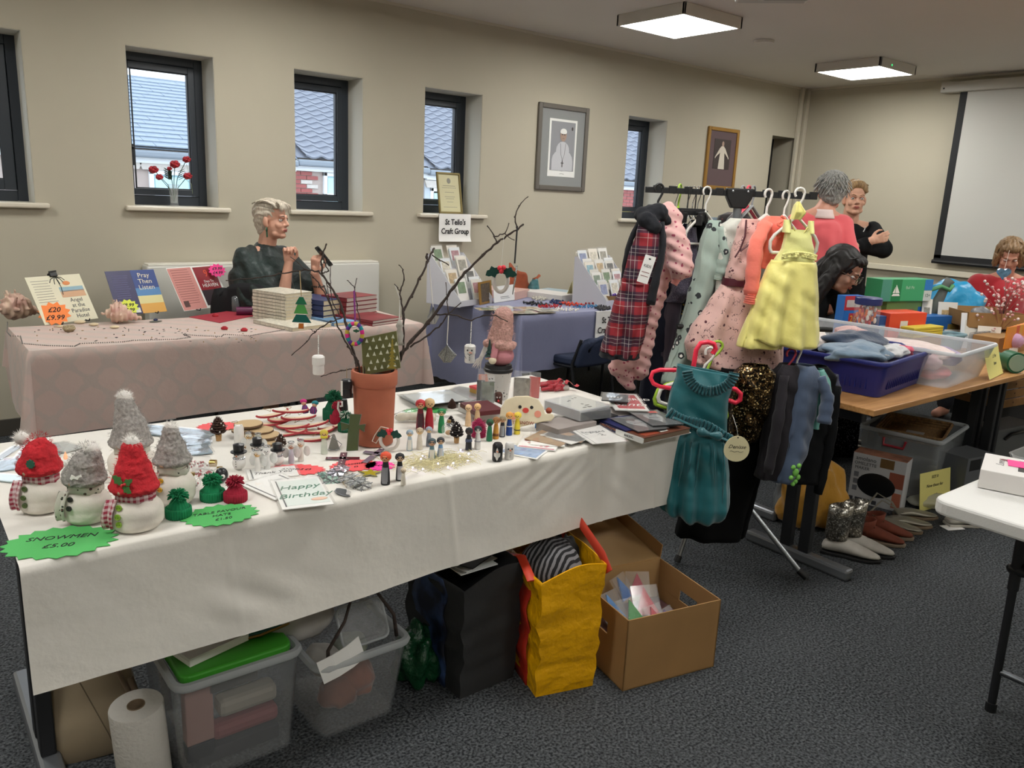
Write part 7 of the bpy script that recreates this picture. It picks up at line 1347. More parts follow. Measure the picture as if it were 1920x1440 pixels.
# ================================================================ PINK TABLE: BOOK STALL
def easel(name,label,cat,BL,BR,hpx,z=TZ+.004,lean=.5,group=None):
    a,b_=Z(*BL,z),Z(*BR,z);w=(b_-a).length;c=(a+b_)/2;h=hpx*kpm(c)/math.cos(lean)*.98;X=(b_-a).normalized()
    return thing(name,label,cat,(c.x,c.y,z),math.atan2(X.y,X.x),group),w,h,T(rx=-lean)
def rect(t,M,x0,x1,z0,z1,y,m,name='print',e=.0006):return MB().bb((x0,y-e,z0),(x1,y,z1),M).build(name,m,t)
def tx(t,M,s,size,x,z,y,m,**k):return text(s,size,m,t,M @ UP(x,y-.0008,z),**k)
def stand(t,w):
    for s in (-1,1):MB().tube([(s*w*.25,-.035,.012),(s*w*.25,-.03,.0),(s*w*.25,.02,.002),(s*w*.2,.07,.0)],.003,6).build('easel_foot',black,t,smooth=60)
cw=mat('cover_cream','#dcd7bd',.5);gi=mat('grey_print','#8d8b80',.7)
def lines(t,M,x0,x1,zs,y,m=gi):
    b=MB();[b.bb((x0+rnd.uniform(0,.006),y-.0006,z-.0012),(x1-rnd.uniform(0,.02),y,z+.0012),M) for z in zs];b.build('printed_lines',m,t)
t,w,h,M=easel('book_cover_sheet','opened cream cover sheet of Angel at the Paradise Hotel on a stand','book cover',(84,610),(184,597),84);stand(t,w)
rect(t,M,-w/2,w/2,0,h,0,cw,'sheet',.002);rect(t,M,.004,w*.46,h*.52,h*.66,-.0022,mat('sand_print','#cfa582',.6),'beach');rect(t,M,.004,w*.46,h*.64,h*.74,-.0022,mat('sea_print','#8fb0bd',.6),'sea');MB().ball((w*.18,-.0030,h*.82),(.022,.0006,.012),14,M).build('orange_sun',mat('sun_print','#d98a52',.6),t)
b=MB();[b.tube([(w*.02,-.003,h*.97),(w*.02+.035*math.cos(a),-.003,h*.97-.02*abs(math.sin(a))),(w*.02+.05*math.cos(a),-.003,h*.92-.03*abs(math.sin(a)))],.0022,4,M) for a in (.3,.8,1.3,1.9,2.5)];b.tube([(w*.03,-.003,h*.96),(w*.06,-.003,h*.75),(w*.04,-.003,h*.58)],.0022,4,M).build('palm_print',mat('palm_ink','#3a4038',.7),t)
for i,s in enumerate(('Angel','at the','Paradise','Hotel')):tx(t,M,s,h*.12,w*.24,h*(.45-.115*i),-.0022,mat('slate_ink','#4d5257',.7))
lines(t,M,-w*.44,-w*.08,[h*(.9-.055*i) for i in range(9)],-.0022);MB().bb((-.02,-.012,h*.97),(.022,.012,h*1.06),M).cap_((-.018,-.01,h*1.07),(.020,-.01,h*1.08),.004,None,10,M).build('bulldog_clip',black,t,bevel=.003)
def pstar_(label,px,py,z,r,m,ls,lean=.25,y=None):
    p=Z(px,py,z) if y is None else Yp(px,py,y);t=thing('price_star',label,'price sign',tuple(p),-.05,None,rx=PI/2-lean);MB().prism(star(12,r,r*.78,1,.85),0,.0015).build('card',m,t);[text(s,r*.48,ink,t,T(0,d*r,.002),shear=.25,bold=.0006) for s,d in ls];return t
pstar_('orange price star reading £20 £9.99 on the Angel cover sheet',102,588,0,.078,orc,(('£20',.25),('£9.99',-.3)),y=Z(102,608,TZ).y-.012,lean=.5)
t,w,h,M=easel('book_cover_sheet','opened navy cover sheet of Pray Then Listen on a black stand','book cover',(222,592),(313,584),78);stand(t,w)
nvy=mat('cover_navy','#2e2b58',.45);rect(t,M,-w/2,w/2,0,h,0,nvy,'sheet',.002);rect(t,M,0,w/2,0,h*.22,-.0022,mat('sunset_orange','#d9a24a',.5),'sunset');rect(t,M,0,w/2,h*.22,h*.40,-.0022,mat('sunset_yellow','#d9cf94',.5),'cloud_band');rect(t,M,0,w/2,h*.40,h*.58,-.0022,mat('sky_blue_print','#4f83b8',.5),'sky_band');rect(t,M,0,w/2,h*.58,h,-.0022,mat('deep_blue_print','#2c4484',.5),'upper_sky')
for i,s in enumerate(('Pray','Then','Listen')):tx(t,M,s,h*.15,w*.24,h*(.87-.14*i),-.003,mat('cream_ink','#ddd6c0',.6))
lines(t,M,-w*.42,-w*.08,[h*(.88-.05*i) for i in range(11)],-.0022,mat('lilac_ink','#6c6a94',.7));rect(t,M,-w*.14,-w*.03,h*.03,h*.14,-.0022,white,'barcode_panel');pstar_('fluorescent yellow price star half behind the pink shell',240,576,0,.058,yelc,(('£9.99',.2),('£7.99',-.3)),y=Z(240,591,TZ).y-.014,lean=.5)
t,w,h,M=easel('book_cover_sheet','opened pink and red cover sheet of 9 Days To Heaven on a black easel','book cover',(345,584),(433,572),76);stand(t,w)
rect(t,M,-w/2,w/2,0,h,0,white,'sheet',.002);rect(t,M,-w*.49,-w*.02,h*.01,h*.98,-.0022,mat('salmon_print','#cf8f88',.6),'back_cover');rect(t,M,.006,w*.46,h*.42,h*.97,-.0022,mat('crimson_print','#8c222c',.5),'front_cover');rect(t,M,.006,w*.46,h*.06,h*.42,-.0022,mat('charcoal_print','#34282e',.5),'front_lower')
tx(t,M,'9',h*.24,w*.24,h*.80,-.003,mat('orange_ink','#d9502e',.5));tx(t,M,'Days To',h*.08,w*.24,h*.62,-.003,white);tx(t,M,'HEAVEN',h*.12,w*.24,h*.52,-.003,white);lines(t,M,-w*.45,-w*.07,[h*(.93-.055*i) for i in range(15)],-.003,mat('maroon_ink','#86504c',.7));rect(t,M,-w*.44,-w*.34,h*.08,h*.22,-.004,mat('photo_print','#5c4240',.6),'author_photo')
pstar_('neon pink price star clipped to the corner of the red cover sheet',407,507,0,.055,mat('neon_pink_card','#f03c8c',.7),(('£9.99',.2),('£4.99',-.3)),y=Z(407,576,TZ).y+.085,lean=.5)
# conch shells
shm=NT('shell_pink');shm.set(shm.b,'Base Color',shm.mix(shm.step(shm.noise(14,4),.35,.65),'#d9bfa8','#c99f92'));shm.set(shm.b,'Roughness',.45);shm.bump(shm.noise(40),.4,.004);shm=shm.m
def conch(label,px,py,L,rz,open_=1):
    p=Z(px,py,TZ);t=thing('conch_shell',label,'shell',(p.x,p.y,TZ+L*.24),rz);b=MB();n=60; 
    for i in range(n):u=i/n;a=u*PI*7;R=L*.26*(1-u)**1.1;b.ball((L*(-.05+.42*u),R*.35*math.cos(a),R*.35*math.sin(a)+.0),max(.004,R*.8),10)
    for i in range(9):u=i/9;a=u*PI*3.2;b.cap_((L*.30*u-.02,0,0),(L*.30*u-.02,L*.33*(1-.6*u)*math.cos(a),L*.36*(1-.6*u)*abs(math.sin(a))),.012,.004,8)
    b.cap_((-L*.05,0,0),(-L*.52,-.01,-L*.14),L*.20,L*.03);b.cap_((0,-L*.18,-L*.05),(-L*.36,-L*.22,-L*.17),L*.10,L*.03)
    for i in range(10):a=i*.7;b.cap_((L*.02*i-.02,L*.15*math.cos(a),L*.15*math.sin(a)),(L*.02*i-.02+.01,L*.36*math.cos(a),L*.36*abs(math.sin(a))),L*.05,L*.012,8)
    blob('shell',b,shm,t,L*.018,2,lambda p,n:n*(L*.018*math.sin(p.x/L*60)+L*.02*nz(p,30)));MB().ball((-L*.16,-L*.17,-L*.03),(L*.24,L*.07,L*.085),14,T(rz=.12,ry=-.2)).build('pink_opening',mat('shell_inner','#a9766c',.3),t,smooth=180);return t
conch('large knobbly pink-brown conch shell at the far left of the book table',30,600,.27,PI+.45);conch('smaller pale pink conch shell in front of the navy cover sheet',222,606,.22,PI-.25)
for i,(x,y,r,c,l) in enumerate(((130,622,.030,'#a39476','small woven nest in front of the cream cover sheet'),)):p=Z(x,y,TZ);t=thing('woven_nest',l,'nest',(p.x,p.y,TZ+.001));MB().lathe([(r*.6,0),(r,r*.5),(r*.8,r),(r*.5,r*.9),(r*.35,r*.4),(.001,r*.3)],24).build('nest',mat('nest_fibre',c,.9,nz=(150,.4),bump=(200,1)),t,smooth=60)
for x,y,r,l in ((150,607,.020,'small round cream seashell behind the nest'),(176,611,.017,'flat white seashell right of the nest'),(215,616,.017,'flat cream seashell below the smaller conch'),(112,614,.012,'tiny shell left of the nest')):tag(MB().ball((0,0,0),(r*1.4,r,r*.5),12).build('seashell',mat('cream_shell','#d6c5a4',.5,nz=(40,.1)),smooth=180,loc=(Z(x,y,TZ).x,Z(x,y,TZ).y,TZ+r*.5)),l,'shell','small seashells')
t=thing('enamel_brooch','oval brooch with a dark blue stone in front of the black stand','brooch',tuple(Z(292,603,TZ+.002)),.3);MB().lathe([(.034,0),(.036,.003),(.02,.006)],24,sy=.6).build('plate',mat('brooch_grey','#6d6f66',.4,.4),t,smooth=60);MB().ball((0,0,.010),(.012,.010,.008),12).build('stone',mat('blue_stone','#1c2450',.2),t,smooth=180)
nk=[(14,604),(13,622),(20,630),(38,630),(42,644),(90,648),(140,649),(150,644),(230,641),(250,638),(330,636),(357,632),(344,627),(372,629),(415,631),(420,627),(470,629),(540,617),(640,618),(708,606),(760,598),(700,585)]
P=[Z(x,y,TZ+.003) for x,y in nk];t=thing('bead_garland','long thin chain of dark beads laid along the front of the book table','bead chain',tuple(P[0]));b=MB()
for i in range(len(P)-1):n=max(1,int((P[i+1]-P[i]).length/.009));[b.ball(P[i].lerp(P[i+1],q/n)-P[0],.0030,5,rings=4) for q in range(n)]
tag(b.build('bead',mat('grey_bead','#6f6a66',.3),t,smooth=180),kind='stuff')
b=MB();[b.ball(tuple(Z(rnd.uniform(60,480),rnd.uniform(612,642),TZ+.002)),(.007,.002,.0015) if q % 2 else .003,5,m=q % 3) for q in range(90)];tag(b.build('confetti',[mat('grey_bead','#6f6a66',.3),gold,mat('dark_bead','#26262c',.3)],None),'tiny scattered beads and paper curls on the pink cloth','confetti',None,'stuff')
t=thing('red_mat','dark red square mat under the bottle and little roses','table mat',tuple(Z(420,593,TZ+.001)),0);A=[Z(x,y,TZ)-V(t.location) for x,y in ((354,595),(412,606),(500,588),(440,582))];MB().prism([(q.x,q.y) for q in A],0,.002).build('mat',mat('mat_red','#9c2a38',.8),t)
for x,y,l in ((421,618,'red rose-shaped candle nearest the bead chain, left one'),(458,621,'red rose-shaped candle right of its twin on the pink cloth'),(404,594,'reddish rose-shaped candle on the dark red mat')):p=Z(x,y,TZ);t=thing('rose_candle',l,'candle',(p.x,p.y,TZ+.002),0,'rose candles');[MB().lathe([(.006+.005*q,.0),(.011+.004*q,.010-.002*q),(.009+.004*q,.016-.003*q)],10,T(rz=q)).build('petal',mat('rose_red','#b0202e',.5),t,smooth=60) for q in range(3)]
t=thing('small_bottle','small clear bottle with a white cap on the red mat','bottle',tuple(Z(443,584,TZ+.003)));MB().lathe([(.024,0),(.026,.004),(.026,.085),(.014,.10),(.014,.106)],24).build('bottle',film('grey_clear','#8d9a9c',.35,.05),t,smooth=40);MB().lathe([(.015,.104),(.016,.108),(.016,.128),(.013,.131)],20).build('cap',white,t,smooth=40)
t=thing('purple_tube','maroon-purple cylindrical case lying beside the bottle','case',tuple(Z(463,583,TZ+.026)));MB().tube([(-.055,.02,0),(.03,-.012,0)],.024,20).build('body',mat('plum_case','#5e1f45',.35),t,smooth=40);MB().tube([(.033,-.013,0),(.06,-.023,0)],[.025,.025],20).build('cap',mat('plum_case2','#6c2650',.35),t,smooth=40)
# book stacks
def bstack(px0,px1,px2,n,hh,cov,pages,what,name='paperback_book',grp=None,title=None):
    for i in range(n):
        z=TZ+.001+i*hh
        lb=f"{what}, {('lowest','second from the bottom','third from the bottom','fourth from the bottom','fifth from the bottom','sixth from the bottom','seventh from the bottom','eighth from the bottom','ninth from the bottom')[i] if i < n-1 else 'topmost'} of its stack" if n>1 else what
        t=book(name,lb,px0,px1,px2,hh*.96,cov,TZ+.001,pages,grp,'left',None)[0];t.location+=V((rnd.uniform(-.003,.003)*(i>0),rnd.uniform(-.003,.003)*(i>0),z-TZ-.001));t.rotation_euler.z+=rnd.uniform(-.02,.02)*(i>0)
acov=mat('angel_cover','#c9c2b2',.45,nz=(60,.25));rc=mat('heaven_cover','#7d2730',.4,nz=(8,.3));bc2=mat('listen_cover','#26345e',.4);bct=mat('listen_front','#6d94b8',.45,nz=(6,.5))
bstack((536,607),(586,600),(503,594),9,.0185,acov,'#cfc4a8','cream paperback with a speckled cover',grp='cream paperbacks stacked on the book table')
bstack((548,622),(622,613),(515,603),1,.020,acov,'#cfc4a8','single cream paperback lying in front of the tall cream stack',grp='cream paperbacks stacked on the book table')
bstack((606,603),(650,596),(584,590),4,.030,bc2,'#cdbf9c','blue paperback',grp='blue paperbacks');bstack((626,612),(695,606),(608,598),1,.020,bct,'#cdbf9c','single blue paperback with a sky cover lying before the blue stack',grp='blue paperbacks')
bstack((650,600),(707,592),(640,590),5,.026,rc,'#bfb5ac','dark red paperback',grp='dark red paperbacks');bstack((698,612),(752,604),(670,596),2,.016,rc,'#bfb5ac','dark red paperback at the right end of the table',grp='dark red paperbacks')

# ================================================================ WINDOWSILLS AND WALL
t=thing('flower_vase','clear glass vase of red roses on the windowsill','vase',tuple(Yp(327,385,WY+.02)));t.location.z=ST+.001
MB().lathe([(.024,0),(.026,.01),(.024,.02),(.027,.09),(.033,.135),(.031,.135),(.024,.09),(.021,.02)],24).build('vase',clr,t,smooth=40);MB().lathe([(.021,.02),(.023,.07)],20).build('water',film('water','#a9b5b0',.3,.02),t,smooth=60)
vs=t.location.copy();stem=mat('stem_green','#2c4a2c',.7)
for x,y,r,l in ((288,318,.034,'left'),(299,332,.027,'l2'),(328,308,.036,'mid'),(350,299,.030,'top'),(352,330,.032,'right'),(318,316,.018,'bud')):
    q=Yp(x,y,WY-.02)-vs;MB().tube([(0,0,.03),(q.x*.3,q.y*.3,q.z*.6),tuple(q)],.0022,6).build('stem',stem,t);o=None
    for k in range(13):
        u=1-2*(k+.5)/13;a=k*2.4;v=math.sqrt(1-u*u);MB().ball((q.x+r*.5*v*math.cos(a),q.y+r*.5*v*math.sin(a),q.z+r*.42*u),(r*.42,r*.42,r*.30),10,None).build('petal',mat('rose_petal','#a8202c',.6,nz=(40,.25),bump=(50,.6)),t,smooth=180)
for k in range(14):a=k*2.1;MB().prism(leafout(.05,.014),0,.0012,T(.03*math.cos(a),.01*math.sin(a),.16+.012*(k % 5),rz=a,ry=-.5)).build('leaf',mat('rose_leaf','#2b4630',.7),t)
MB().tube([(.05,0,.22),(.10,0,.20),(.085,0,.26)],.0016,5).tube([(.04,0,.2),(.11,0,.14),(.115,0,.08)],.0014,5).build('grass_loop',mat('pale_grass','#8d9a7c',.7),t)
t=thing('certificate_frame','gold-framed certificate leaning in the third full window','picture frame',(3.60,WY+.03,ST+.001),.06,None,rx=-.18)
MB().bb((-.115,-.008,0),(.115,.008,.016)).bb((-.115,-.008,.304),(.115,.008,.32)).bb((-.115,-.008,0),(-.10,.008,.32)).bb((.10,-.008,0),(.115,.008,.32)).build('frame',mat('antique_gold','#7d6f45',.4,.5),t,bevel=.003);MB().bb((-.1,.0,.015),(.1,.004,.305)).build('certificate',mat('parchment','#cfc9a2',.6),t)
MB().lathe([(.018,-.0005),(.018,.0005)],16,T(0,-.001,.255,rx=PI/2),sy=1.2).build('crest',gi,t);b=MB();[b.bb((-wd/2,-.001,z),(wd/2,-.0002,z+.003)) for z,wd in ((.215,.12),(.20,.14),(.165,.09),(.13,.10),(.115,.08),(.09,.06),(.05,.13))];b.build('printed_lines',gi,t)
def a4sign(label,loc,rz=0,curl=1):
    t=thing('paper_sign',label,'sign',loc,rz,'paper signs of the craft group');fn=lambda i,j:((i-.5)*.297,-.003-.018*curl*(max(0,j-.75)*4)**2*(.4+.6*i)-.004*math.sin(i*3),-.21*j)
    MB().sheet(fn,14,14).bb((-.14,-.003,-.0),(.14,.04,.001)).build('sheet',paper,t,smooth=60);text("St Teilo's",.060,ink,t,UP(0,-.0095,-.062),bold=.0012,sx=.86);text('Craft Group',.060,ink,t,UP(0,-.0095,-.132),bold=.0012,sx=.86);return t
p=Yp(853,402,WY-.05);a4sign("white paper sign St Teilo's Craft Group hanging from the windowsill",(p.x,WY-.052,ST+.001));p=Yp(1144,583,3.965);a4sign("white paper sign St Teilo's Craft Group on the front of the lilac-blue cloth",(p.x+.01,3.962,TZ-.003),0,1)
def picture(name,label,cx,cz,w,h,fm,matm,inner,bw=.03):
    t=thing(name,label,'picture frame',(cx,WY-.001,cz));b=MB()
    for q in (((-w/2,-.024,-h/2),(-w/2+bw,0,h/2)),((w/2-bw,-.024,-h/2),(w/2,0,h/2)),((-w/2+bw,-.024,-h/2),(w/2-bw,0,-h/2+bw)),((-w/2+bw,-.024,h/2-bw),(w/2-bw,0,h/2))):b.bb(*q)
    b.build('frame',fm,t,bevel=.006);MB().bb((-w/2+bw*.8,-.010,-h/2+bw*.8),(w/2-bw*.8,-.002,h/2-bw*.8)).build('mount',matm,t);inner(t);return t
el=lambda b,x,z,rx,rz,y=-.016,**k:b.ball((x,y,z),(rx,.0012,rz),16)
def pope(t):
    s=mat('photo_grey','#7d7d80',.5);MB().bb((-.155,-.013,-.235),(.155,-.010,.235)).build('white_border',white,t);MB().bb((-.135,-.0145,-.185),(.135,-.0125,.215)).build('photograph',mat('photo_backdrop','#8f9094',.5),t)
    wr=mat('robe_print','#bfc0c4',.6);b=MB();el(b,0,-.10,.118,.09);b.bb((-.118,-.0172,-.183),(.118,-.0148,-.10));el(b,0,-.02,.075,.075);b.build('white_robe',wr,t);b=MB();el(b,0,.105,.036,.050,-.0175);b.build('face',mat('face_print','#a58b7c',.6),t);b=MB();el(b,0,.135,.037,.026,-.0178);b.build('skull_cap',white,t)
    b=MB();b.tube([(-.03,-.0185,.04),(-.02,-.0185,-.05),(0,-.0185,-.10),(.02,-.0185,-.05),(.03,-.0185,.04)],.0012,4);b.bb((-.004,-.0195,-.155),(.004,-.018,-.10));b.bb((-.014,-.0195,-.125),(.014,-.018,-.117));el(b,-.012,.112,.010,.005,-.0188);el(b,.012,.112,.010,.005,-.0188);b.tube([(-.01,-.0188,.08),(.012,-.0188,.08)],.0012,4);el(b,.10,.165,.010,.015);b.build('cross_and_glasses',mat('photo_dark','#45403e',.5),t)
    MB().tube([(-.02,-.0135,-.212),(0,-.0135,-.208),(.03,-.0135,-.213)],.0012,4).build('signature',ink,t)
picture('framed_portrait','large grey-framed portrait of a man in white robes wearing a cross',4.69,1.918,.565,.70,mat('pewter_frame','#6d6861',.4,.3),mat('grey_mount','#8b8d8c',.7),pope,.04)
def jes(t):
    MB().bb((-.13,-.013,-.10),(.13,-.010,.19)).build('print',mat('brown_print','#3a302f',.5),t);b=MB();b.prism([(-.05,-.10),(.05,-.10),(.035,.06),(.09,.02),(.105,.0),(.11,.012),(.045,.10),(.015,.125),(-.015,.125),(-.045,.10),(-.11,.012),(-.105,0),(-.09,.02),(-.035,.06)][::1],.013,.0145,T(rx=PI/2));b.build('white_robed_figure',mat('robe_cream','#c9c1b2',.6),t);b=MB();el(b,0,.145,.018,.026,-.0155);b.build('head',mat('face_print','#a58b7c',.6),t)
picture('framed_print','smaller gold-framed print of a white-robed figure with open arms',6.84,1.965,.49,.60,mat('gold_wood_frame','#9c7434',.4,.3),mat('purple_brown_mount','#5d4a4c',.7),jes,.035)

# ================================================================ BLUE TABLE: GREETING CARDS
cdm=[mat('card_%d' % i,c,.6) for i,c in enumerate(('#e2e0db','#d6d3cb','#dfe3e6','#e6dfd2'))];pic=[mat('cardpic_%d' % i,c,.6,nz=(60,.35)) for i,c in enumerate(('#5f7d54','#8f8a7c','#7b86ad','#b59a6c','#a8747c','#6b7f6a','#c9c3b2','#3a3936','#7fa9b8'))]
def rack(label,px,py,rz,who,w=.36,W2=3,n0=0):
    p=Z(px,py,TZ);t=thing('card_rack',label,'card rack',(p.x,p.y,TZ+.001),rz);wm=mat('rack_white','#c9c9d0',.6)
    for s in (-1,1):MB().prism([(0,0),(.30,0),(.30,.34),(.27,.34),(0,.05)],-.002,.002,T(s*w/2,0,0,rz=PI/2) @ T(rx=PI/2)).build('side_panel',wm,t)
    for r in range(4):MB().bb((-w/2,.02+.07*r,.0+.07*r),(w/2,.075+.07*r,.012+.07*r)).bb((-w/2,.018+.07*r,.0),(w/2,.022+.07*r,.04+.07*r)).build('shelf',wm,t)
    for r in range(4):
        for c in range(W2):
            for d in range(2):
                k=(r*3+c+d+n0);x=-w/2+w*(c+.5)/W2+rnd.uniform(-.01,.01)+d*.008;y=.035+.07*r+.016*d;z=.013+.07*r;hh=.165+rnd.uniform(-.012,.015);ww=.115
                base=t.matrix_basis;q=Matrix.Rotation(rz,4,'Z') @ V((x,y,0));cd=thing('greeting_card',f"greeting card, {('front', 'back')[d]} of the {('left','middle','right')[c] if W2 == 3 else ('left','right')[c]} pocket on the {('bottom','second','third','top')[r]} step of the {who} rack",'card',(p.x+q.x,p.y+q.y,TZ+.001+z+.002*d),rz,'greeting cards in the '+who+' rack',rx=-.30)
                MB().bb((-ww/2,0,0),(ww/2,.0015,hh)).build('card',cdm[k % 4],cd);MB().bb((-ww*.36,-.0008,hh*.42),(ww*.36,0,hh*.86)).build('picture',pic[(k*4) % 9],cd);MB().sheet(lambda i,j:((i-.5)*(ww+.008),-.003,(hh+.01)*j),2,2).build('clear_sleeve',film('cellophane','#ffffff',.10,.08),cd)
    return t
rack('white stepped rack of greeting cards at the left end of the lilac-blue table',893,573,.30,'left',.36,2);rack('white stepped rack of greeting cards behind the tartan dress',1165,572,.22,'right',.42,3,5)
t,w,h,M=easel('gold_framed_card','gold-framed dark nativity picture standing before the left card rack','picture',(899,572),(922,566),42,lean=.12);rect(t,M,-w/2,w/2,0,h,0,mat('gold_foil2','#a87d34',.35,.6),'frame',.006);rect(t,M,-w*.36,w*.36,h*.09,h*.91,-.006,mat('dark_nativity','#4f4234',.5,nz=(70,.5)),'picture')
t,w,h,M=easel('shell_sign','white folded sign with a reading figure beside the gold picture','sign',(926,568),(965,562),30,lean=.1);rect(t,M,-w/2,w/2,0,h,0,white,'sheet',.003);lines(t,M,-w*.2,w*.25,[h*.2,h*.3],-.003,ink)
p=Z(1000,552,TZ);t=thing('draped_figure','rust-orange cloth draped over a teal carved vase on the card table','ornament',(p.x,p.y,TZ+.001));b=MB();b.cap_((0,0,.05),(.01,0,.10),.05,.03);b.lathe([(.03,0),(.05,.04),(.03,.1)],16);blob('teal_vase',b,mat('teal_ceramic','#3f6b70',.3,nz=(60,.3)),t,.006,2)
MB().sheet(lambda i,j:(-.24+.27*i,.02+.03*math.sin(i*9)*j,.005+(.24-.20*i**1.4)*j+.012*math.sin(i*14)),24,8).build('rust_cloth',mat('rust_cloth','#93492c',.8,nz=(20,.15)),t,smooth=180,solid=.006);MB().tube([(.0,0,.11),(.03,0,.13),(.055,0,.15)],[.02,.010,.012],10).build('cloth_knot',mat('rust_cloth','#93492c',.8),t,smooth=180)
boxat('gift_box','pale pink box beside the rust cloth','box',(966,563),(992,556),(960,552),.06,mat('pink_box','#c9a59c',.6));boxat('gift_box','white lidded box in front of the cream tent card','box',(1053,566),(1084,562),(1045,552),.045,mat('white_lid','#d4d0cc',.6));boxat('gift_box','pale blue-grey box right of the white lidded box','box',(1085,563),(1113,558),(1080,551),.038,mat('blue_grey_box','#9fb0b8',.6))
t,w,h,M=easel('tent_card','cream folded tent card standing on the white box','sign',(1073,552),(1100,549),24,TZ+.046,.25);MB().prism([(-w/2,0),(w/2,0),(w*.40,h),(-w*.40,h)],0,.002,M @ T(rx=PI/2)).build('front',mat('cream_tent','#d6d0a8',.7),t);MB().prism([(-w/2,0),(w/2,0),(w*.40,h),(-w*.40,h)],0,.002,T(0,h*.5,0,rx=.25) @ T(rx=PI/2)).build('back',mat('cream_tent','#d6d0a8',.7),t);lines(t,M,-w*.25,w*.25,[h*.3,h*.5,h*.65],-.003)
for x,y,r,l,pu in ((1119,560,.062,'shallow brown wooden bowl of beads behind the tan bowl',0),(1149,572,.10,'tan turned wooden bowl with a purple net bag',1)):
    p=Z(x,y,TZ);t=thing('wooden_bowl',l,'bowl',(p.x,p.y+r*.6,TZ+.001));MB().lathe([(r*.45,0),(r*.8,r*.25),(r,r*.7),(r*.96,r*.7),(r*.75,r*.28),(.001,r*.12)],30).build('bowl',mat('turned_wood','#9c7a4c',.5,nz=(30,.15)),t,smooth=50)
    b=MB();[b.ball((rnd.uniform(-.6,.6)*r,rnd.uniform(-.6,.6)*r,r*.6+rnd.uniform(-.01,.015)),.011,7) for q in range(26)];tag(b.build('bead_pile',mat('bead_mix_%d' % pu,('#8c6a42','#55308f')[pu],.4,nz=(60,.4)),t,smooth=180),kind='stuff')
bcol=('#b52a30','#23335e','#1d1d22','#2d78a8','#c2bdb0','#c23a24','#7fb3bd','#2a2a2e','#a8852e','#e0dcd2','#4a5a9c','#a02828')
for i,(x,y) in enumerate(((1030,577),(1045,569),(1005,572),(1098,577),(1010,562),(1072,573),(1120,567),(1130,580),(1048,558),(1060,583),(1022,556),(1105,570))):
    p=Z(x,y,TZ);t=thing('bead_necklace',('scarlet','navy','black','bright blue','cream','orange-red','pale turquoise','black and grey','gold','pearl','royal blue','dark red')[i]+' bead necklace heaped on the card table','necklace',(p.x,p.y,TZ+.001),i,'necklaces heaped on the card table');b=MB()
    for q in range(44):a=q*.37;R=.055+.022*math.sin(q*.9+i);b.ball((R*1.3*math.cos(a),R*.7*math.sin(a),.007+.004*(q % 3)),.0085 if i % 3 else .006,6,rings=4)
    b.build('bead',mat('neck_%d' % i,bcol[i],.25),t,smooth=180)
for i,(x,y,w_,d_,rz,c) in enumerate(((915,580,.16,.11,-.3,'#cbb98e'),(940,577,.17,.12,-.2,'#c9c3b5'),(965,583,.17,.12,-.35,'#b3a587'),(990,580,.18,.12,-.2,'#d0cbc0'),(1015,588,.18,.12,-.25,'#8c7d5e'),(985,590,.16,.11,-.3,'#cfc9ba'),(950,590,.14,.10,-.3,'#bdb196'),(1040,590,.15,.10,-.2,'#d6d2c8'))):
    p=Z(x,y,TZ);t=thing('flat_card',('sandy','off-white','tan','pale','dark gold','cream','buff','white')[i]+' card in a clear sleeve laid along the front of the card table','card',(p.x,max(p.y,4.05),TZ+.001+.0022*i),rz,'cards laid flat on the card table');MB().bb((-w_/2,-d_/2,0),(w_/2,d_/2,.002)).build('card',mat('fc_'+c,c,.6,nz=(40,.2)),t);MB().bb((-w_*.3,-d_*.3,.002),(w_*.3,d_*.3,.0026)).build('picture',pic[i],t);MB().sheet(lambda a,b_:((a-.5)*w_*1.06,(b_-.5)*d_*1.06,.0034),2,2).build('clear_sleeve',film('cellophane','#ffffff',.10,.08),t)
# ================================================================ CRATES, TOYS AND BOXES ON THE RIGHT
def framed(name,label,cat,A,B,z=TZ,group=None):      # local X runs A->B, origin at A
    a,b_=(A,B) if isinstance(A,V) else (Z(*A,z),Z(*B,z));X=b_-a;return thing(name,label,cat,(a.x,a.y,z+.001),math.atan2(X.y,X.x),group),X.length
def crate(name,label,A,B,d,h,m,rim,tp=1.08,z=TZ,w=None,cat='storage box',rimr=.009):
    t,W=framed(name,label,cat,A,B,z);W=w or W;R=lambda s,zz,i=0:[(W/2+x,d/2+y,zz) for x,y in rrect(W*s-i,d*s-i,.03,3)]
    MB().loft([R(1,0),R(tp,h),R(tp,h,.006),R(1,.006,.006)],True,True).build('body',m,t,smooth=40);P=R(tp,h);MB().tube(P+P[:1],rimr,6).build('rim',rim,t,smooth=60);return t,W
def lump(name,label,cat,c,r,m,seed=0,rz=0,group=None,amp=.28,fr=9):
    t=MB().ball((0,0,0),1,40,rings=24);o=t.build(name,m,smooth=180)
    for v in o.data.vertices:
        n=nz(v.co,1.7,seed)*amp*1.3+.5*amp*math.sin(v.co.x*fr+2.5*nz(v.co,2,seed)+v.co.y*3)*.4;q=v.co*(1+n);v.co=V((q.x*r[0],q.y*r[1],max(q.z,-.6)*r[2]))
    o.location=c;o.rotation_euler.z=rz;return tag(o,label,cat,group)
bl_=mat('navy_crate_plastic','#1d2670',.45);t,W=crate('plastic_crate','royal blue plastic crate heaped with clothes on the beech table',(1645,747),(1735,713),.44,.145,bl_,bl_,1.12,w=.50,rimr=.011)
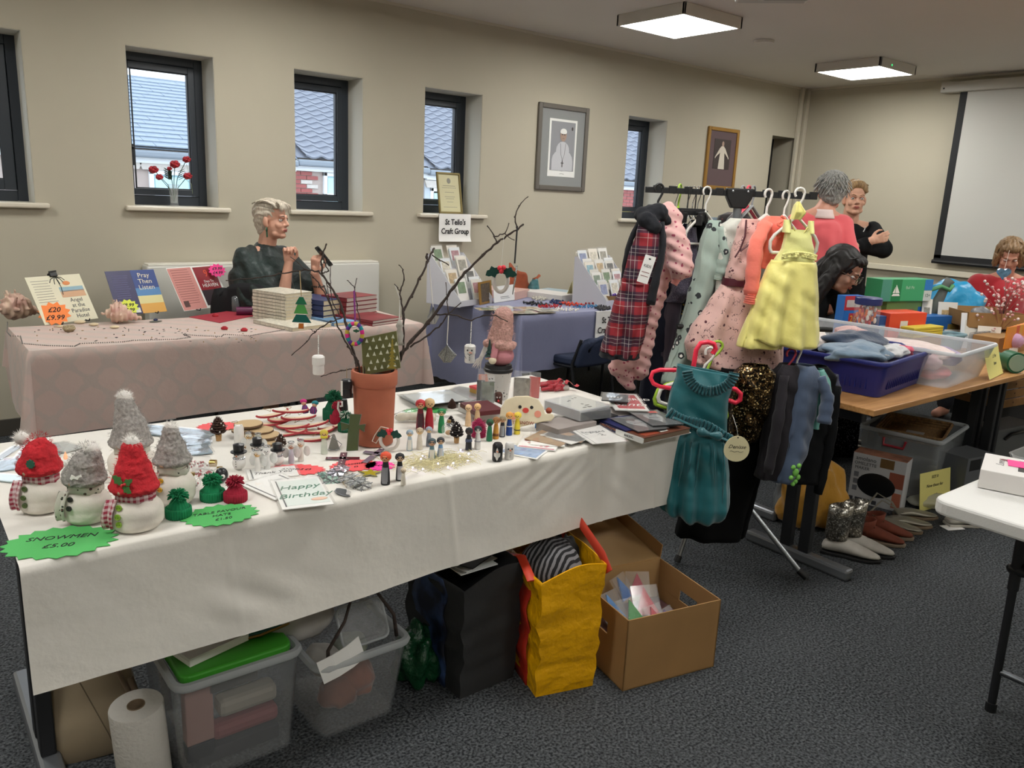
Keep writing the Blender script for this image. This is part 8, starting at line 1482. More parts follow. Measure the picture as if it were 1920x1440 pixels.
[MB().bb((x,-.014,.03),(x+.003,-.006,.12)).build('rib',bl_,t) for x in [.06+.022*i for i in range(18)]];[MB().bb((-.016,y,.03),(-.008,y+.003,.12)).build('rib',bl_,t) for y in [.05+.022*i for i in range(16)]];MB().tube([(W+.01,.08,.145),(W+.06,.12,.15),(W+.06,.26,.15),(W+.01,.30,.145)],.011,8).build('handle',bl_,t,smooth=60)
cc=t.location.copy();rz=t.rotation_euler.z;at_=lambda x,y,z,c=cc,r=rz:Matrix.Rotation(r,4,'Z') @ V((x,y,z))+c
for i,(x,y,z,r,c,l) in enumerate(((.12,.16,.155,(.16,.13,.045),'#6c8296','pale blue denim garment at the front left of the blue crate'),(.30,.24,.175,(.17,.12,.045),'#2c3b52','dark blue denim trousers on top of the blue crate'),(.16,.40,.165,(.14,.08,.045),'#d9cdc6','white flowered cloth at the back of the blue crate'),(.03,.42,.175,(.06,.05,.04),'#a5203a','crimson cloth at the back left of the blue crate'),(.42,.30,.175,(.08,.10,.045),'#c9a3a0','pink and white cloth at the right of the blue crate'),(.30,.08,.150,(.14,.06,.030),'#c4c4c6','plastic-wrapped white cloth along the front of the blue crate'),(.25,.22,.08,(.22,.18,.07),'#8c8088','mixed clothes filling the blue crate'),(.40,.06,.150,(.055,.04,.025),'#cc4a66','small bright pink cloth at the front of the blue crate'))):lump('folded_garment',l,'clothes',at_(x,y,z),r,cloth('lump_'+c,c,.85,30,.12,25,.8) if i not in (2,4) else dots('lumpd_'+c,c,'#8c3a48',55,.12),i,rz,'clothes in the blue crate')
fr_=film('frosted_plastic','#d9dde2',.30,.25);fr2=film('frosted_rim','#e6eaee',.6,.3)
t,W=crate('plastic_box','clear plastic box of pink and lilac clothes beside the blue crate',(1772,730),(1838,705),.86,.16,fr_,fr2,1.1);cc=t.location.copy();rz=t.rotation_euler.z;at2=lambda x,y,z,c=cc,r=rz:Matrix.Rotation(r,4,'Z') @ V((x,y,z))+c
for i,(x,y,z,r,c,l) in enumerate(((.5,.25,.115,(.40,.26,.035),'#d0bcb8','pale pink knitted cloth across the top of the clear box'),(.72,.12,.085,(.20,.09,.05),'#8d7b9c','lilac fleece pressed to the front of the clear box'),(.25,.12,.085,(.20,.08,.045),'#c29aa0','rose pink cloth at the front left of the clear box'),(.35,.1,.032,(.28,.08,.025),'#b8404a','coral red cloth at the bottom of the clear box'),(.65,.2,.028,(.3,.12,.022),'#3f8f7a','sea-green cloth at the bottom of the clear box'))):lump('folded_garment',l,'clothes',at2(x*W,y*1.25,z),(r[0]*W,r[1],r[2]),cloth('lump_'+c,c,.9,30,.12,25,.8),i+9,rz,'clothes in the clear box',.16)
def pack(name,label,cat,A,B,d,h,m,z=TZ,th=.0,cols=(),txt=(),lean=0,group=None):
    t,W=framed(name,label,cat,A,B,z,group);MB().bb((0,0,0),(W,d,h)).build('carton',m,t,bevel=.0015)
    for x0,x1,z0,z1,c in cols:MB().bb((x0*W,-.0008,z0*h),(x1*W,0,z1*h)).build('printed_panel',mat('pp_'+c,c,.5),t)
    for s,sz,x,zz,c in txt:text(s,sz*h,mat('pt_'+c,c,.5),t,UP(x*W,-.0014,zz*h))
    return t,W
def tb(name,label,l,r,top,y,d,m,z0=TZ,**k):
    a,b_=Yp(l,top,y),Yp(r,top,y);w=(b_-a).length;h=a.z-z0-.001;a.z=z0;return pack(name,label,'box',a,a+V((w*math.cos(-.25),w*math.sin(-.25),0)),d,h,m,z0,**k)
tb('toy_box','tall blue and red toy box with a yellow 26 beside the jar',1586,1612,555,2.36,.06,mat('tb_blue','#2a6fc0',.4),cols=((0,1,.72,1,'#b5303c'),(.1,.85,.78,.92,'#d8d6d2'),(.28,.72,.44,.66,'#b5303c'),(.15,.85,.22,.34,'#d8d6d2')),txt=(('26',.17,.5,.55,'#d9b43a'),))
p=Yp(1625,590,2.22);t=thing('jar','clear plastic jar with a dark blue lid full of coloured pieces','jar',(p.x,p.y,TZ+.15));MB().lathe([(.062,0),(.068,.01),(.068,.10),(.062,.115)],28).build('jar',clr,t,smooth=40);MB().lathe([(.066,.112),(.07,.116),(.07,.148),(.066,.152),(.001,.152)],28).build('lid',mat('lid_blue','#1e2a62',.4),t,smooth=35);b=MB();[b.ball((rnd.uniform(-.042,.042),rnd.uniform(-.042,.042),rnd.uniform(.012,.095)),(.008,.008,.016),6,m=q % 3) for q in range(60)];tag(b.build('pieces',[orp,whp,mat('toy_red','#b5303c',.4)],t),kind='stuff')
tb('toy_box','light green box with a blue speech shape under the boat box',1664,1720,565,2.36,.12,mat('lime_carton','#88ab62',.5),cols=((.70,.95,.3,.85,'#2a78c0'),(.5,.62,.2,.8,'#a58a62')))
_z=Yp(1650,565,2.36).z;t,W=tb('toy_box','green toy box marked Ball Pit with a white sailing boat',1656,1720,524,2.35,.12,mat('green_carton','#3fa06a',.5),_z,cols=((.0,.18,0,1,'#4a8f7c'),(.2,.38,0,1,'#1f7a48'),(.84,1,.5,1,'#2a78c0'),(.84,1,0,.48,'#c9cfc9')),txt=(('Ball Pit',.2,.55,.62,'#b9dcc2'),('12+',.22,.92,.25,'#2a5a48')))
MB().prism([(x*W/88,z*.13/58) for x,z in ((18,14),(32,14),(30,20),(20,20))],.0010,.0022,T(rx=PI/2)).prism([(x*W/88,z*.13/58) for x,z in ((24,22),(31,22),(24,44))],.0010,.0022,T(rx=PI/2)).prism([(x*W/88,z*.13/58) for x,z in ((19,22),(23,22),(23,38))],.0010,.0022,T(rx=PI/2)).build('boat_logo',white,t)
tb('toy_box','orange box with white print in front of the green boxes',1670,1716,588,2.14,.14,mat('orange_carton','#d8482e',.45),cols=((.3,.5,.4,.8,'#d8d6d2'),(.65,.75,.4,.6,'#d8d6d2')));tb('toy_box','small blue box left of the orange box',1645,1669,593,2.18,.10,mat('tb_blue2','#24508c',.45),cols=((.2,.7,.3,.75,'#6c9ac4'),))
tb('toy_box','flat blue box with gold print right of the orange box',1726,1788,594,2.2,.14,mat('tb_blue3','#2463a8',.45),cols=((.55,.8,.1,.7,'#8c7a3c'),(.1,.4,.35,.45,'#9cc4e0')))
_a=Yp(1713,625,2.02);_b=Yp(1757,625,2.02)
for i in range(4):z=_a.z-.028+.014*i;pack('yellow_packet',('lowest','second','third','topmost')[i]+' of the yellow packets stacked behind the clear box','packet',V((_a.x,_a.y,z)),V((_b.x,_b.y-.03,z)),.08,.012,mat('yellow_packet','#c9b83f',.5),z,group='stack of yellow packets')
pack('carton','plain carton under the yellow packets behind the clear box','box',V((_a.x,_a.y,TZ)),V((_b.x,_b.y-.03,TZ)),.09,_a.z-.03-TZ,mat('kraft_board','#9a7548',.8,nz=(8,.06)))
t,W=crate('plastic_tub','small pale blue tub between the yellow packets and the clear packs',Yp(1768,640,2.0),Yp(1808,640,1.97),.10,.085,film('blue_tub','#9cc0cc',.5,.2),film('blue_tub','#9cc0cc',.5,.2),1.15)
p=Yp(1782,580,2.34);lump('sun_hat','shiny sky blue and grey bag behind the blue boxes','bag',(p.x,p.y,TZ+.17),(.20,.16,.175),mat('cyan_nylon','#1f8fc0',.35,bump=(14,.8,.01)),3,RZ+.2,amp=.14);lump('grey_bag','wrinkled grey plastic bag with black lines under the sky blue one','bag',(p.x-.10,p.y-.20,TZ+.09),(.13,.09,.12),mat('grey_film','#77797d',.3,nz=(20,.4),bump=(20,1,.01)),5,RZ,amp=.2)
kr=mat('kraft_board','#9a7548',.8,nz=(8,.06));kd=mat('kraft_inside','#b08c5c',.8)
def tray(name,label,A,B,d,h,z,open_=1,tilt=0):
    t,W=framed(name,label,'box',A,B,z);t.rotation_euler.x=tilt
    MB().bb((0,0,0),(W,d,.004)).build('base',kd,t)
    for q,nm in ((((0,0,0),(W,.004,h)),'side'),(((0,d-.004,0),(W,d,h)),'side'),(((0,0,0),(.004,d,h)),'side'),(((W-.004,0,0),(W,d,h)),'side')):MB().bb(*q).build(nm,kr,t)
    return t,W
tray('cardboard_tray','shallow brown cardboard tray lying open behind the pencil packs',(lambda a:a)(Yp(1812,612,2.0)),Yp(1925,612,1.78),.36,.09,TZ+.12);pack('carton','plain carton holding up the open cardboard tray','box',Yp(1820,612,2.02)*1,Yp(1915,612,1.84)*1,.30,.115,kr);pack('cardboard_box','plain brown box under the orange packs at the right edge','box',(1868,668),(1930,656),.14,.10,kr)
for i in range(6):t,W=pack('pencil_pack',('first','second','third','fourth','fifth','sixth')[i]+' orange pencil pack from the left on the brown box','packet',(1882+6*i,655-2*i),(1900+6*i,652-2*i),.006,.12,mat('pp_or%d' % (i % 3),('#d98a2c','#c9502e','#cf9a3a')[i % 3],.4),TZ+.06,group='orange pencil packs')
for i in range(7):pack('clear_blister',('first','second','third','fourth','fifth','sixth','seventh')[i]+' clear blister pack from the left behind the clear box','packet',(1815+9*i,660-1*i),(1832+9*i,657-1*i),.012,.11,film('blister','#a9adb0',.45,.1),group='clear blister packs')
t,W=framed('paper_sign','yellow handwritten sign leaning by the corner of the clear box','sign',(1850,713),(1876,700));t.rotation_euler.x=-.25;MB().sheet(lambda i,j:(W*i+.01*j,-.012*(1-j)**2,.145*j),6,8).build('sheet',mat('yellow_paper','#d8cf7c',.7),t,smooth=180);[text(s,.024,ink,t,UP(W*.5+.005,-.010,zz),shear=.3) for s,zz in (('£1 Per',.10),('Item',.065))]
for x,y,r,l in ((1888,690,.035,'small dark green round tub at the edge of the beech table'),(1909,700,.052,'larger green round tub with a pale lid at the right edge')):p=Z(x,y,TZ);t=thing('round_tub',l,'tub',(p.x,p.y+.03,TZ+r+.001),RZ);MB().tube([(0,-.03,0),(0,.05,0)],r,24).build('tub',mat('tub_green','#1c5a3c',.4),t,smooth=40);MB().tube([(0,-.036,0),(0,-.030,0)],r*.82,24).build('lid',mat('tub_lid','#8fa08a',.5),t,smooth=40)
p=Z(1898,672,TZ);t=thing('pompom','fluffy lilac-pink pompom above the green tubs','pompom',(p.x,p.y,TZ+.10));MB().ball((0,0,0),.04,16).build('ball',mat('lilac_pink','#b993b0',.9),t,smooth=180);fuzz(t,[((0,0,0),.038)],mat('lilac_pink','#b993b0',.9),400,.012)
# cards and tinsel tree on the second beech table
for i,(x,y,w_,h_,tz) in enumerate(((1690,580,16,62,.1),(1704,580,16,60,0),(1722,600,16,76,.1),(1738,600,18,78,-.1),(1716,575,20,66,0),(1780,590,36,74,0),(1830,590,44,66,.1),(1862,592,40,44,-.2),(1800,594,50,26,.2),(1890,596,60,30,0),(1845,600,40,34,.15))):
    p=Xp(x,y,5.0+.05*(i % 3));p.z=TZ;k=kpm(p);t=thing('greeting_card',('narrow card leftmost on the far table','second narrow card on the far table','tall card beside the green box','tall card with small print right of its neighbour','card standing behind the tall pair','card with a brown square in a clear sleeve','large blank white card before the red-sleeved woman','white card leaning right of the large blank one','long low white card at the back of the sky blue bag','wide low card at the right edge','white card slanting behind the brown tray')[i],'card',(p.x,p.y,TZ+.001),RZ+tz,'white cards standing on the far table',rx=-.15);W,H_=w_*k,h_*k
    MB().bb((-W/2,-.001,0),(W/2,.001,H_)).build('card',cdm[i % 4],t);MB().bb((-W*.3,-.002,H_*.35),(W*.3,-.001,H_*.8)).build('picture',cdm[1] if i in (6,7,8,9,10) else pic[(3,1,2,1,6,3)[i % 6]],t)
b0=Xp(1885,560,5.15);t=thing('tinsel_tree','little wire tree covered in pink beads in front of the red-sleeved woman','ornament',(b0.x,b0.y,TZ+.001));tw=MB();be=MB()
for k in range(60):a=rnd.uniform(0,2*PI);hh=rnd.uniform(.1,.42);r=.02+.20*rnd.random()*(1-hh*1.2);q=V((r*math.cos(a),r*math.sin(a),hh));tw.tube([(0,0,hh*.5),q*.6+V((0,0,hh*.3)),q],.0012,4);be.ball(q,.009,7,m=k % 2);be.ball(q*.8+V((0,0,.03)),.006,6,m=(k+1) % 2)
tw.build('wire',mat('pink_wire','#a86a68',.3,.6),t);tag(be.build('bead',[mat('pink_bead','#c98c8c',.2),mat('clear_bead','#dcc9c6',.15)],t,smooth=180),kind='stuff');MB().lathe([(.05,0),(.03,.03),(.01,.12),(.004,.3)],12).build('stand',black,t,smooth=60)
p=D(1882,512,4.9);t=thing('glass_heart','blue glass heart hanging before the tinsel tree','ornament',tuple(p),RZ);H2=[(.042*math.sin(a)**3,.038*(13*math.cos(a)-5*math.cos(2*a)-2*math.cos(3*a)-math.cos(4*a))/16) for a in [2*PI*q/28 for q in range(28)]][::-1];MB().prism(H2,-.008,.008,T(rx=PI/2)).build('glass',mat('blue_heart_glass','#5c7f9c',.15,.4,nz=(60,.4)),t,bevel=.004);MB().tube([(0,0,.02),(.01,0,.14)],.001,4).build('thread',white,t)
b0=Xp(1748,545,5.1);t=thing('grey_plush','grey plush arm with a green loop sticking up behind the cards','plush toy',(b0.x,b0.y,TZ+.001),RZ);gp=mat('grey_plush','#5c5f5c',.9,bump=(80,.5));MB().tube([(0,0,0),(.02,0,.12),(.04,0,.22),(.08,0,.34),(.10,0,.37)],[.05,.04,.032,.024,.03],12).build('arm',gp,t,smooth=180);MB().tube([(.02,0,.10),(-.05,-.02,.22),(-.03,-.02,.30),(.04,-.02,.33),(.09,-.03,.31),(.11,-.02,.34)],.013,10).build('green_loop',mat('loop_green','#4c8a5c',.6),t,smooth=180)
# white folding table: gift box and tub
t,W=pack('gift_box','white gift box with a window on the white folding table','box',(1892,962),(1935,968),.15,.055,mat('gloss_white_card','#d9d5d2',.35),.743);t.rotation_euler.z=-1.25;t.location=tuple(Z(1846,918,.743)+V((0,.02,.001)));b=t;[bpy.data.objects.remove(c) for c in list(t.children)]
MB().bb((0,0,0),(.20,.20,.055)).build('carton',mat('gloss_white_card','#d9d5d2',.35),t,bevel=.002);MB().bb((.09,.05,.055),(.18,.17,.0556)).build('window',mat('box_window','#3c3a3c',.15),t);text('Love',.03,mat('silver_ink','#8d8a8a',.5),t,T(.045,.11,.0558,rz=PI/2),shear=.4);MB().prism(leafout(.05,.015),.0555,.0562,T(.04,.15,0)).build('leaf_print',mat('maroon_leaf','#6a2a2c',.6),t)
q=Z(1890,872,.743);t=thing('clear_tray','clear plastic tray of teal fabric at the far end of the white table','tray',(q.x+.05,q.y-.12,.744));MB().loft([[(x,y,z) for x,y in rrect(w_,d_,.03,3)] for w_,d_,z in ((.26,.16,0),(.30,.20,.06),(.29,.19,.06),(.25,.15,.004))],True,True).build('tray',clr,t,smooth=40);o=lump('teal_fabric','teal fabric filling the clear tray','clothes',(q.x+.05,q.y-.12,.770),(.11,.065,.022),cloth('teal_fab','#2f6068',.8),4);p=Z(1912,872,.80);t=tag(MB().bb((-.03,-.03,0),(.04,.03,.001)).build('pink_note',mat('neon_pink_card','#f03c8c',.7),loc=tuple(p),rz=.4),'small neon pink note on the clear tray','note')

# ================================================================ UNDER THE TABLES
K=lambda x,y,z=0:Z(x,y,z)
# cardboard box with its lid folded back
t,W=framed('cardboard_box','open brown cardboard box with its lid folded back, full of party packs','box',(1167,1297),(1338,1250),0);d,h=.33,.245;bd=MB().bb((0,0,0),(W,d,.004)).build('base',kd,t)
MB().bb((0,0,0),(W,.004,h)).build('front_panel',kr,t);MB().bb((0,d-.004,0),(W,d,h)).build('back_panel',kd,t)
for x,nm in ((0,'side_panel'),(W-.004,'side_panel')):MB().bb((x,0,0),(x+.004,d,h*.58)).bb((x,0,h*.74),(x+.004,d,h)).bb((x,0,h*.57),(x+.004,d*.33,h*.75)).bb((x,d*.62,h*.57),(x+.004,d,h*.75)).build(nm,kr,t)
L_d=MB().bb((0,0,0),(W,.30,.004),T(0,d,h,rx=.12)).build('lid',kd,t);[MB().bb(a,b_,T(0,d,h,rx=.12)).build('lid_flap',kr,L_d) for a,b_ in (((0,.296,0),(W,.30,.065)),((W-.004,0,0),(W,.30,.055)),((0,0,0),(.004,.30,.055)))]
cc=t.location.copy();rz=t.rotation_euler.z;a3=lambda x,y,z:Matrix.Rotation(rz,4,'Z') @ V((x,y,z))+cc
for i,(x,y,z,c,s,a) in enumerate(((.08,.20,.16,'#2a7cc0',.07,.3),(.13,.14,.15,'#2f8f3c',.08,.1),(.20,.18,.17,'#b52636',.07,-.2),(.16,.26,.19,'#2a6fb8',.06,.5),(.22,.26,.19,'#a82a40',.06,-.4),(.06,.12,.14,'#2f84c8',.06,.9),(.12,.06,.13,'#b02c34',.05,0),(.24,.10,.14,'#5a3a86',.05,.4),(.19,.11,.15,'#b8263a',.055,.2))):
    o=thing('party_pack',('blue','green','red','mid-blue','crimson','sky blue','scarlet','violet','cherry red')[i]+' spotted party hat packet, '+('left','middle','right','back','back right','far left','front','front right','right of the green one')[i]+' in the open cardboard box','packet',a3(x,y,z),rz+a,'party packets in the cardboard box',rx=.9);MB().prism([(-s*.6,-s*.5),(s*.6,-s*.5),(0,s*.8)],0,.006).build('card',dots('party_'+c,c,'#d9d9e0',130,.12),o);MB().bb((-s*.7,-s*.6,-.002),(s*.7,s*.9,.009)).build('clear_sleeve',film('cellophane','#ffffff',.10,.08),o)
MB().bb((.01,.01,.006),(W-.01,d-.01,.10)).build('lower_packets',mat('packets_dark','#5a3c3c',.6,nz=(30,.4)),t)
# carrier bags
def tote(label,A,B,d,h,m,m2,side=None,wob=.012,z=0,flare=1.1):
    t,W=framed('carrier_bag',label,'bag',A,B,z);n=18
    def ring(v,inn=0):return [((W/2+(x*(1+(flare-1)*v)))+wob*nz((x*9,y*9,v*7+W),1)*min(1,3*v),d/2+y*(1+(flare-1)*v)+wob*nz((y*9,x*7,v*8+W*3),1)*min(1,3*v)+.003*math.sin(v*17+x*20)*v,h*v+.035*(v>.98)*math.sin(x*14+1)) for x,y in [((W-inn)*(.5*(1 if 0 <= q<12 or q >= 36 else -1) if 0 else max(-.5,min(.5,.72*math.cos(2*PI*q/48)))),(d-inn)*max(-.5,min(.5,.72*math.sin(2*PI*q/48)))) for q in range(48)]]
    MB().loft([ring(0)]+[ring(v/n) for v in range(1,n+1)]+[ring(1,.008),ring(.55,.02)],True,False).build('bag',m,t,smooth=55)
    if side:MB().sheet(lambda i,j:(-.004+W/2-(W/2)*(1+(flare-1)*j)+wob*.4*math.sin(j*17),d*(.25+.6*i)+.008*math.sin(j*20),h*.97*j),6,16).build('side_print',side,t,smooth=180,solid=.003)
    return t,W
yb=mat('yellow_woven_plastic','#e0a400',.38,nz=(6,.12),bump=(16,1,.02));t,W=tote('big yellow carrier bag with a red side, holding a striped jumper',(1004,1308),(1111,1286),.26,.40,yb,yb,mat('red_side_print','#b02c1c',.4,bump=(16,.8,.01)),.016)
MB().tube([(W*.8,.24,.38),(W*.85,.20,.47),(W*.95,.14,.50),(W*1.05,.02,.44),(W*1.08,-.02,.40)],.017,8,flat=.25).tube([(-.01,.22,.38),(-.02,.12,.42),(-.02,.03,.38)],.015,8,flat=.25).build('red_handle',mat('red_strap','#c23a22',.5),t,smooth=60)
sj=NT('striped_knit');_q=sj.xyz();sj.set(sj.b,'Base Color',sj.mix(sj.math('GREATER_THAN',sj.math('SINE',sj.math('ADD',sj.math('MULTIPLY',_q[1],420.),sj.math('MULTIPLY',sj.noise(18),6.))),.1),'#141417','#77767a'));sj.set(sj.b,'Roughness',.9)
c=t.location;Q_=lambda x,y,z:Matrix.Rotation(t.rotation_euler.z,4,'Z') @ V((x,y,z))+c;lump('striped_jumper','black and grey striped jumper stuffed in the yellow bag','clothes',Q_(.09,.14,.36),(.095,.10,.09),sj.m,2,.3,amp=.1);lump('dark_cloth','dark grey cloth beside the striped jumper in the yellow bag','clothes',Q_(.17,.20,.36),(.045,.05,.07),cloth('dark_grey_cloth','#2c2c2e'),3)
dk=mat('charcoal_fabric','#27282a',.8,bump=(12,.6,.01));dn=NT('galaxy_print');dn.set(dn.b,'Base Color',dn.mix(dn.step(dn.noise(9,5),.45,.7),'#0b1024','#3f5a8c'));dn.set(dn.b,'Roughness',.5)
t,W=tote('charcoal shopping bag with a blue sky-print side under the front table',(862,1312),(962,1270),.30,.38,dk,dk,dn.m,.012);c=t.location;rz=t.rotation_euler.z
for i in range(3):o=tag(MB().bb((-.07,-.05,0),(.07,.05,.003)).build('boxed_card',paper if i<2 else mat('dark_card','#1c1a1a',.5),loc=Matrix.Rotation(rz,4,'Z') @ V((.11,.12,.37+.012*i))+c,rz=rz+.2*i),('lowest','middle','black-windowed top')[i]+' card lying in the mouth of the charcoal bag','card','cards in the charcoal bag')
lump('green_bag','crumpled dark green plastic bag between the clear box and charcoal bag','bag',K(792,1285)+V((0,.04,.075)),(.06,.07,.11),mat('green_film','#0e3d22',.3,bump=(25,1,.02)),8,amp=.35)
lump('yellow_sack','mustard yellow cloth sack behind the glittery boots','bag',K(1548,1000)+V((.02,.10,.14)),(.15,.10,.21),cloth('mustard','#b3801c',.8,7,.1,20,1),8,RZ,amp=.22);lump('grey_bag','pale grey bag left of the mustard sack','bag',K(1500,985)+V((.02,.08,.11)),(.07,.08,.15),mat('pale_grey_film','#6f7274',.4,bump=(20,1,.01)),9,amp=.3)
# clear boxes under the front table
fz=film('smoky_plastic','#c9cdd0',.10,.12);rimc=film('smoky_rim','#c2c6c8',.55,.25)
t,W=crate('plastic_box','clear storage box with a bright green lid at the bottom left',(352,1475),(552,1395),.33,.29,fz,rimc,1.12,0,rimr=.012);g2=mat('green_lid','#3f9a2c',.45);MB().prism([(W/2+x,.165+y) for x,y in rrect(W*1.02,.33*1.02,.03,4)],.285,.31).build('lid',g2,t,bevel=.006)
c=t.location.copy();rz=t.rotation_euler.z;a4=lambda x,y,z,c=c,r=rz:Matrix.Rotation(r,4,'Z') @ V((x,y,z))+c
for i,(x,y,z,s,cl,l) in enumerate(((.05,.06,.16,(.07,.04,.16),'#a58078','rose-coloured carton in the left of the green-lidded box'),(.05,.06,.055,(.07,.04,.045),'#22242c','dark carton under the rose-coloured one'),(.18,.07,.15,(.16,.06,.05),'#a29a90','cream roll of fabric in the green-lidded box'),(.17,.06,.09,(.18,.05,.045),'#8c4f52','dusty pink roll of fabric in the green-lidded box'),(.15,.08,.03,(.22,.08,.04),'#3a3a40','dark folder at the bottom of the green-lidded box'),(.14,.06,.24,(.13,.04,.06),'#5d5a58','grey print-topped packet under the green lid'))):tag(MB().box((0,0,0),s).build('packed_item',mat('pk_'+cl,cl,.7),bevel=.015 if i in (2,3) else .003,loc=a4(x,y,z),rz=rz),l,'packet','things packed in the green-lidded box')
o=thing('paper_pack','thick pack of white card in shiny film lying on the green lid','card pack',a4(.09,.14,.312),rz+.25);MB().bb((-.085,-.09,0),(.085,.09,.022)).build('cards',paper,o);MB().sheet(lambda i,j:((i-.5)*.19,(j-.5)*.2,.024+.002*nz((i*6,j*6,1))),9,9).build('shiny_film',clr,o,smooth=180)
o=thing('green_film_pack','teal cellophane pack with a gold edge on the green lid','packet',a4(.24,.14,.315),rz-.2,None,ry=-.12);MB().sheet(lambda i,j:((i-.5)*.16,(j-.5)*.14,.01+.008*nz((i*5,j*5,2))),10,10).build('film',mat('teal_cellophane','#2f5f52',.12,.2),o,smooth=180,solid=.006);MB().tube([(-.08,-.07,.008),(0,-.072,.004),(.08,-.07,.012)],.004,5).build('gold_edge',gold,o)
tag(MB().box((0,0,0),(.2,.14,.10)).build('brown_box',kr,loc=a4(.27,.30,.37),rz=rz),'plain brown box glimpsed under the cloth above the green lid','box')
t,W=crate('plastic_box','smaller clear storage box topped with a plastic tub and twigs',(604,1388),(742,1332),.30,.24,fz,rimc,1.22,0,rimr=.012);c=t.location.copy();rz=t.rotation_euler.z;a5=lambda x,y,z,c=c,r=rz:Matrix.Rotation(r,4,'Z') @ V((x,y,z))+c
for i,(x,y,z,r,cl,l) in enumerate(((.10,.10,.06,(.06,.05,.05),'#7a4a36','rust-brown felt ball in the smaller clear box'),(.16,.10,.08,(.055,.05,.055),'#8a523c','red-brown felt ball beside the other in the smaller clear box'),(.17,.16,.16,(.05,.05,.03),'#8d9488','pale roll at the top right inside the smaller clear box'),(.07,.14,.15,(.05,.07,.04),'#a5a19a','white paper bundle inside the smaller clear box'))):lump('craft_material',l,'craft material',a5(x,y,z),r,cloth('cm_'+cl,cl),i+3,rz,'craft materials in the smaller clear box',.15)
o=thing('plastic_tub','shallow clear plastic tub turned on its side above the small clear box','tub',a5(.15,.05,.29),rz,None,rx=1.05);MB().loft([[(x,y,z) for x,y in rrect(a,b_,.02,4)] for a,b_,z in ((.145,.115,0),(.145,.115,.006),(.12,.09,.0),(.115,.085,-.035),(.001,.001,-.035))],True,True).build('tub',clr,o,smooth=40);MB().tube([(x,y,.004) for x,y in rrect(.145,.115,.02,4)+rrect(.145,.115,.02,4)[:1]],.004,6).build('tub_rim',rimc,o)
lump('white_wadding','white wadding bulging out of the smaller clear box','wadding',a5(.0,.16,.32),(.11,.09,.09),mat('wadding','#a9a6a2',.95,bump=(30,.6)),5,rz,amp=.18);o=tag(MB().sheet(lambda i,j:(.13*i+.02*j,-.004*j-.01*math.sin(3*i),-.07*j+.03*i),4,4).build('paper_sheet',paper,solid=.002,loc=a5(-.03,-.035,.27),rz=rz+.1),'white paper hanging over the side of the smaller clear box','paper')
o=thing('twigs','dark bare twigs poking out of the smaller clear box','twigs',a5(.13,.06,.24),rz);[MB().tube(p,[.006-.0007*i for i in range(len(p))],7).build('twig',barkm,o,smooth=180) for p in ([(-.11,-.06,-.05),(-.11,-.06,.03),(-.05,-.04,.09),(0,0,.16),(.05,.03,.20)],[(.11,-.05,.0),(.10,-.05,.07),(.06,-.02,.14),(.02,0,.22)],[(0,0,.15),(.03,-.03,.17),(.04,-.03,.2)])]
# kitchen roll and handbag
p=K(280,1475);t=thing('kitchen_roll','roll of white kitchen paper standing at the bottom left','paper roll',(p.x,p.y+.03,.001),0,None,rx=.05,ry=-.06);MB().lathe([(.021,.0),(.062,0),(.0635,.004),(.0635,.226),(.062,.23),(.021,.23),(.021,.0)],40,cap=False).build('paper',mat('kitchen_paper','#c9c5be',.9,bump=(90,.8,.004)),t,smooth=40);MB().lathe([(.0212,.002),(.0212,.232),(.0195,.232),(.0195,.002)],24,cap=False).build('core',mat('core_card','#7d6a54',.9),t,smooth=60)
p=K(200,1460);t=thing('handbag','soft beige leather handbag with a strap beside the kitchen roll','handbag',(p.x+.0,p.y+.16,0),RZ+.5);lt_=mat('beige_leather','#9c8c74',.45,bump=(60,.2));MB().loft([[((.16*s)*max(-.8,min(.8,math.cos(a))),(.09*s*(1-.5*v))*math.sin(a)+.006*math.sin(9*v+3*a),.30*v) for a in [2*PI*q/32 for q in range(32)]] for v,s in ((0,.75),(.08,.88),(.4,.92),(.75,.8),(1,.7))],True,True).build('body',lt_,t,smooth=50);MB().tube([(.10,-.07,.22),(.13,-.12,.12),(.10,-.13,.06),(.08,-.13,.05)],.009,8,flat=.35).tube([(.06,-.06,.27),(.11,-.11,.16),(.10,-.13,.06)],.008,8,flat=.35).build('strap',mat('tan_strap','#7d6a58',.5),t,smooth=60);MB().tube([(-.02,-.10,.27),(.04,-.115,.1),(.06,-.11,.02)],.0015,5).build('seam',mat('seam_dark','#6a5c4a',.7),t);MB().ball((.10,-.14,.05),(.01,.006,.012),8).build('buckle',gold,t)
# omelette maker box
t,W=pack('appliance_box','white cardboard box of an omelette maker with a photograph of it','box',(1588,937),(1686,962),.12,.27,mat('printed_white_box','#b5b5b6',.5),0,cols=((.52,.78,.80,.98,'#6a4f2c'),(.02,.1,.03,.11,'#3a3b40'),(.14,.42,.03,.11,'#3a3b40'),(.46,.55,.03,.11,'#3a3b40'),(.72,.99,.45,.75,'#8a4a38'),(.82,.98,.06,.36,'#a5604a')),txt=(('amolano',.11,.25,.90,'#26272b'),('OMELETTE',.085,.25,.80,'#26272b'),('MAKER',.085,.20,.71,'#26272b')))
MB().ball((0,0,0),(1,1,1),28,T(W*.5,-.001,.27*.42,s=(W*.36,.003,.27*.24)) @ T(ry=.2)).build('pan_print',mat('pan_black','#0f1013',.3),t,smooth=180);b=MB();[b.bb((W*.06,-.0012,.27*z),(W*.15,-.0004,.27*(z+.1))) for z in (.52,.38,.24)];b.build('icon',mat('icon_grey','#6c6d72',.5),t);MB().bb((0,0,.27),(W,.12,.2705)).build('top_print',mat('top_print','#8a5c48',.5,nz=(20,.5)),t)
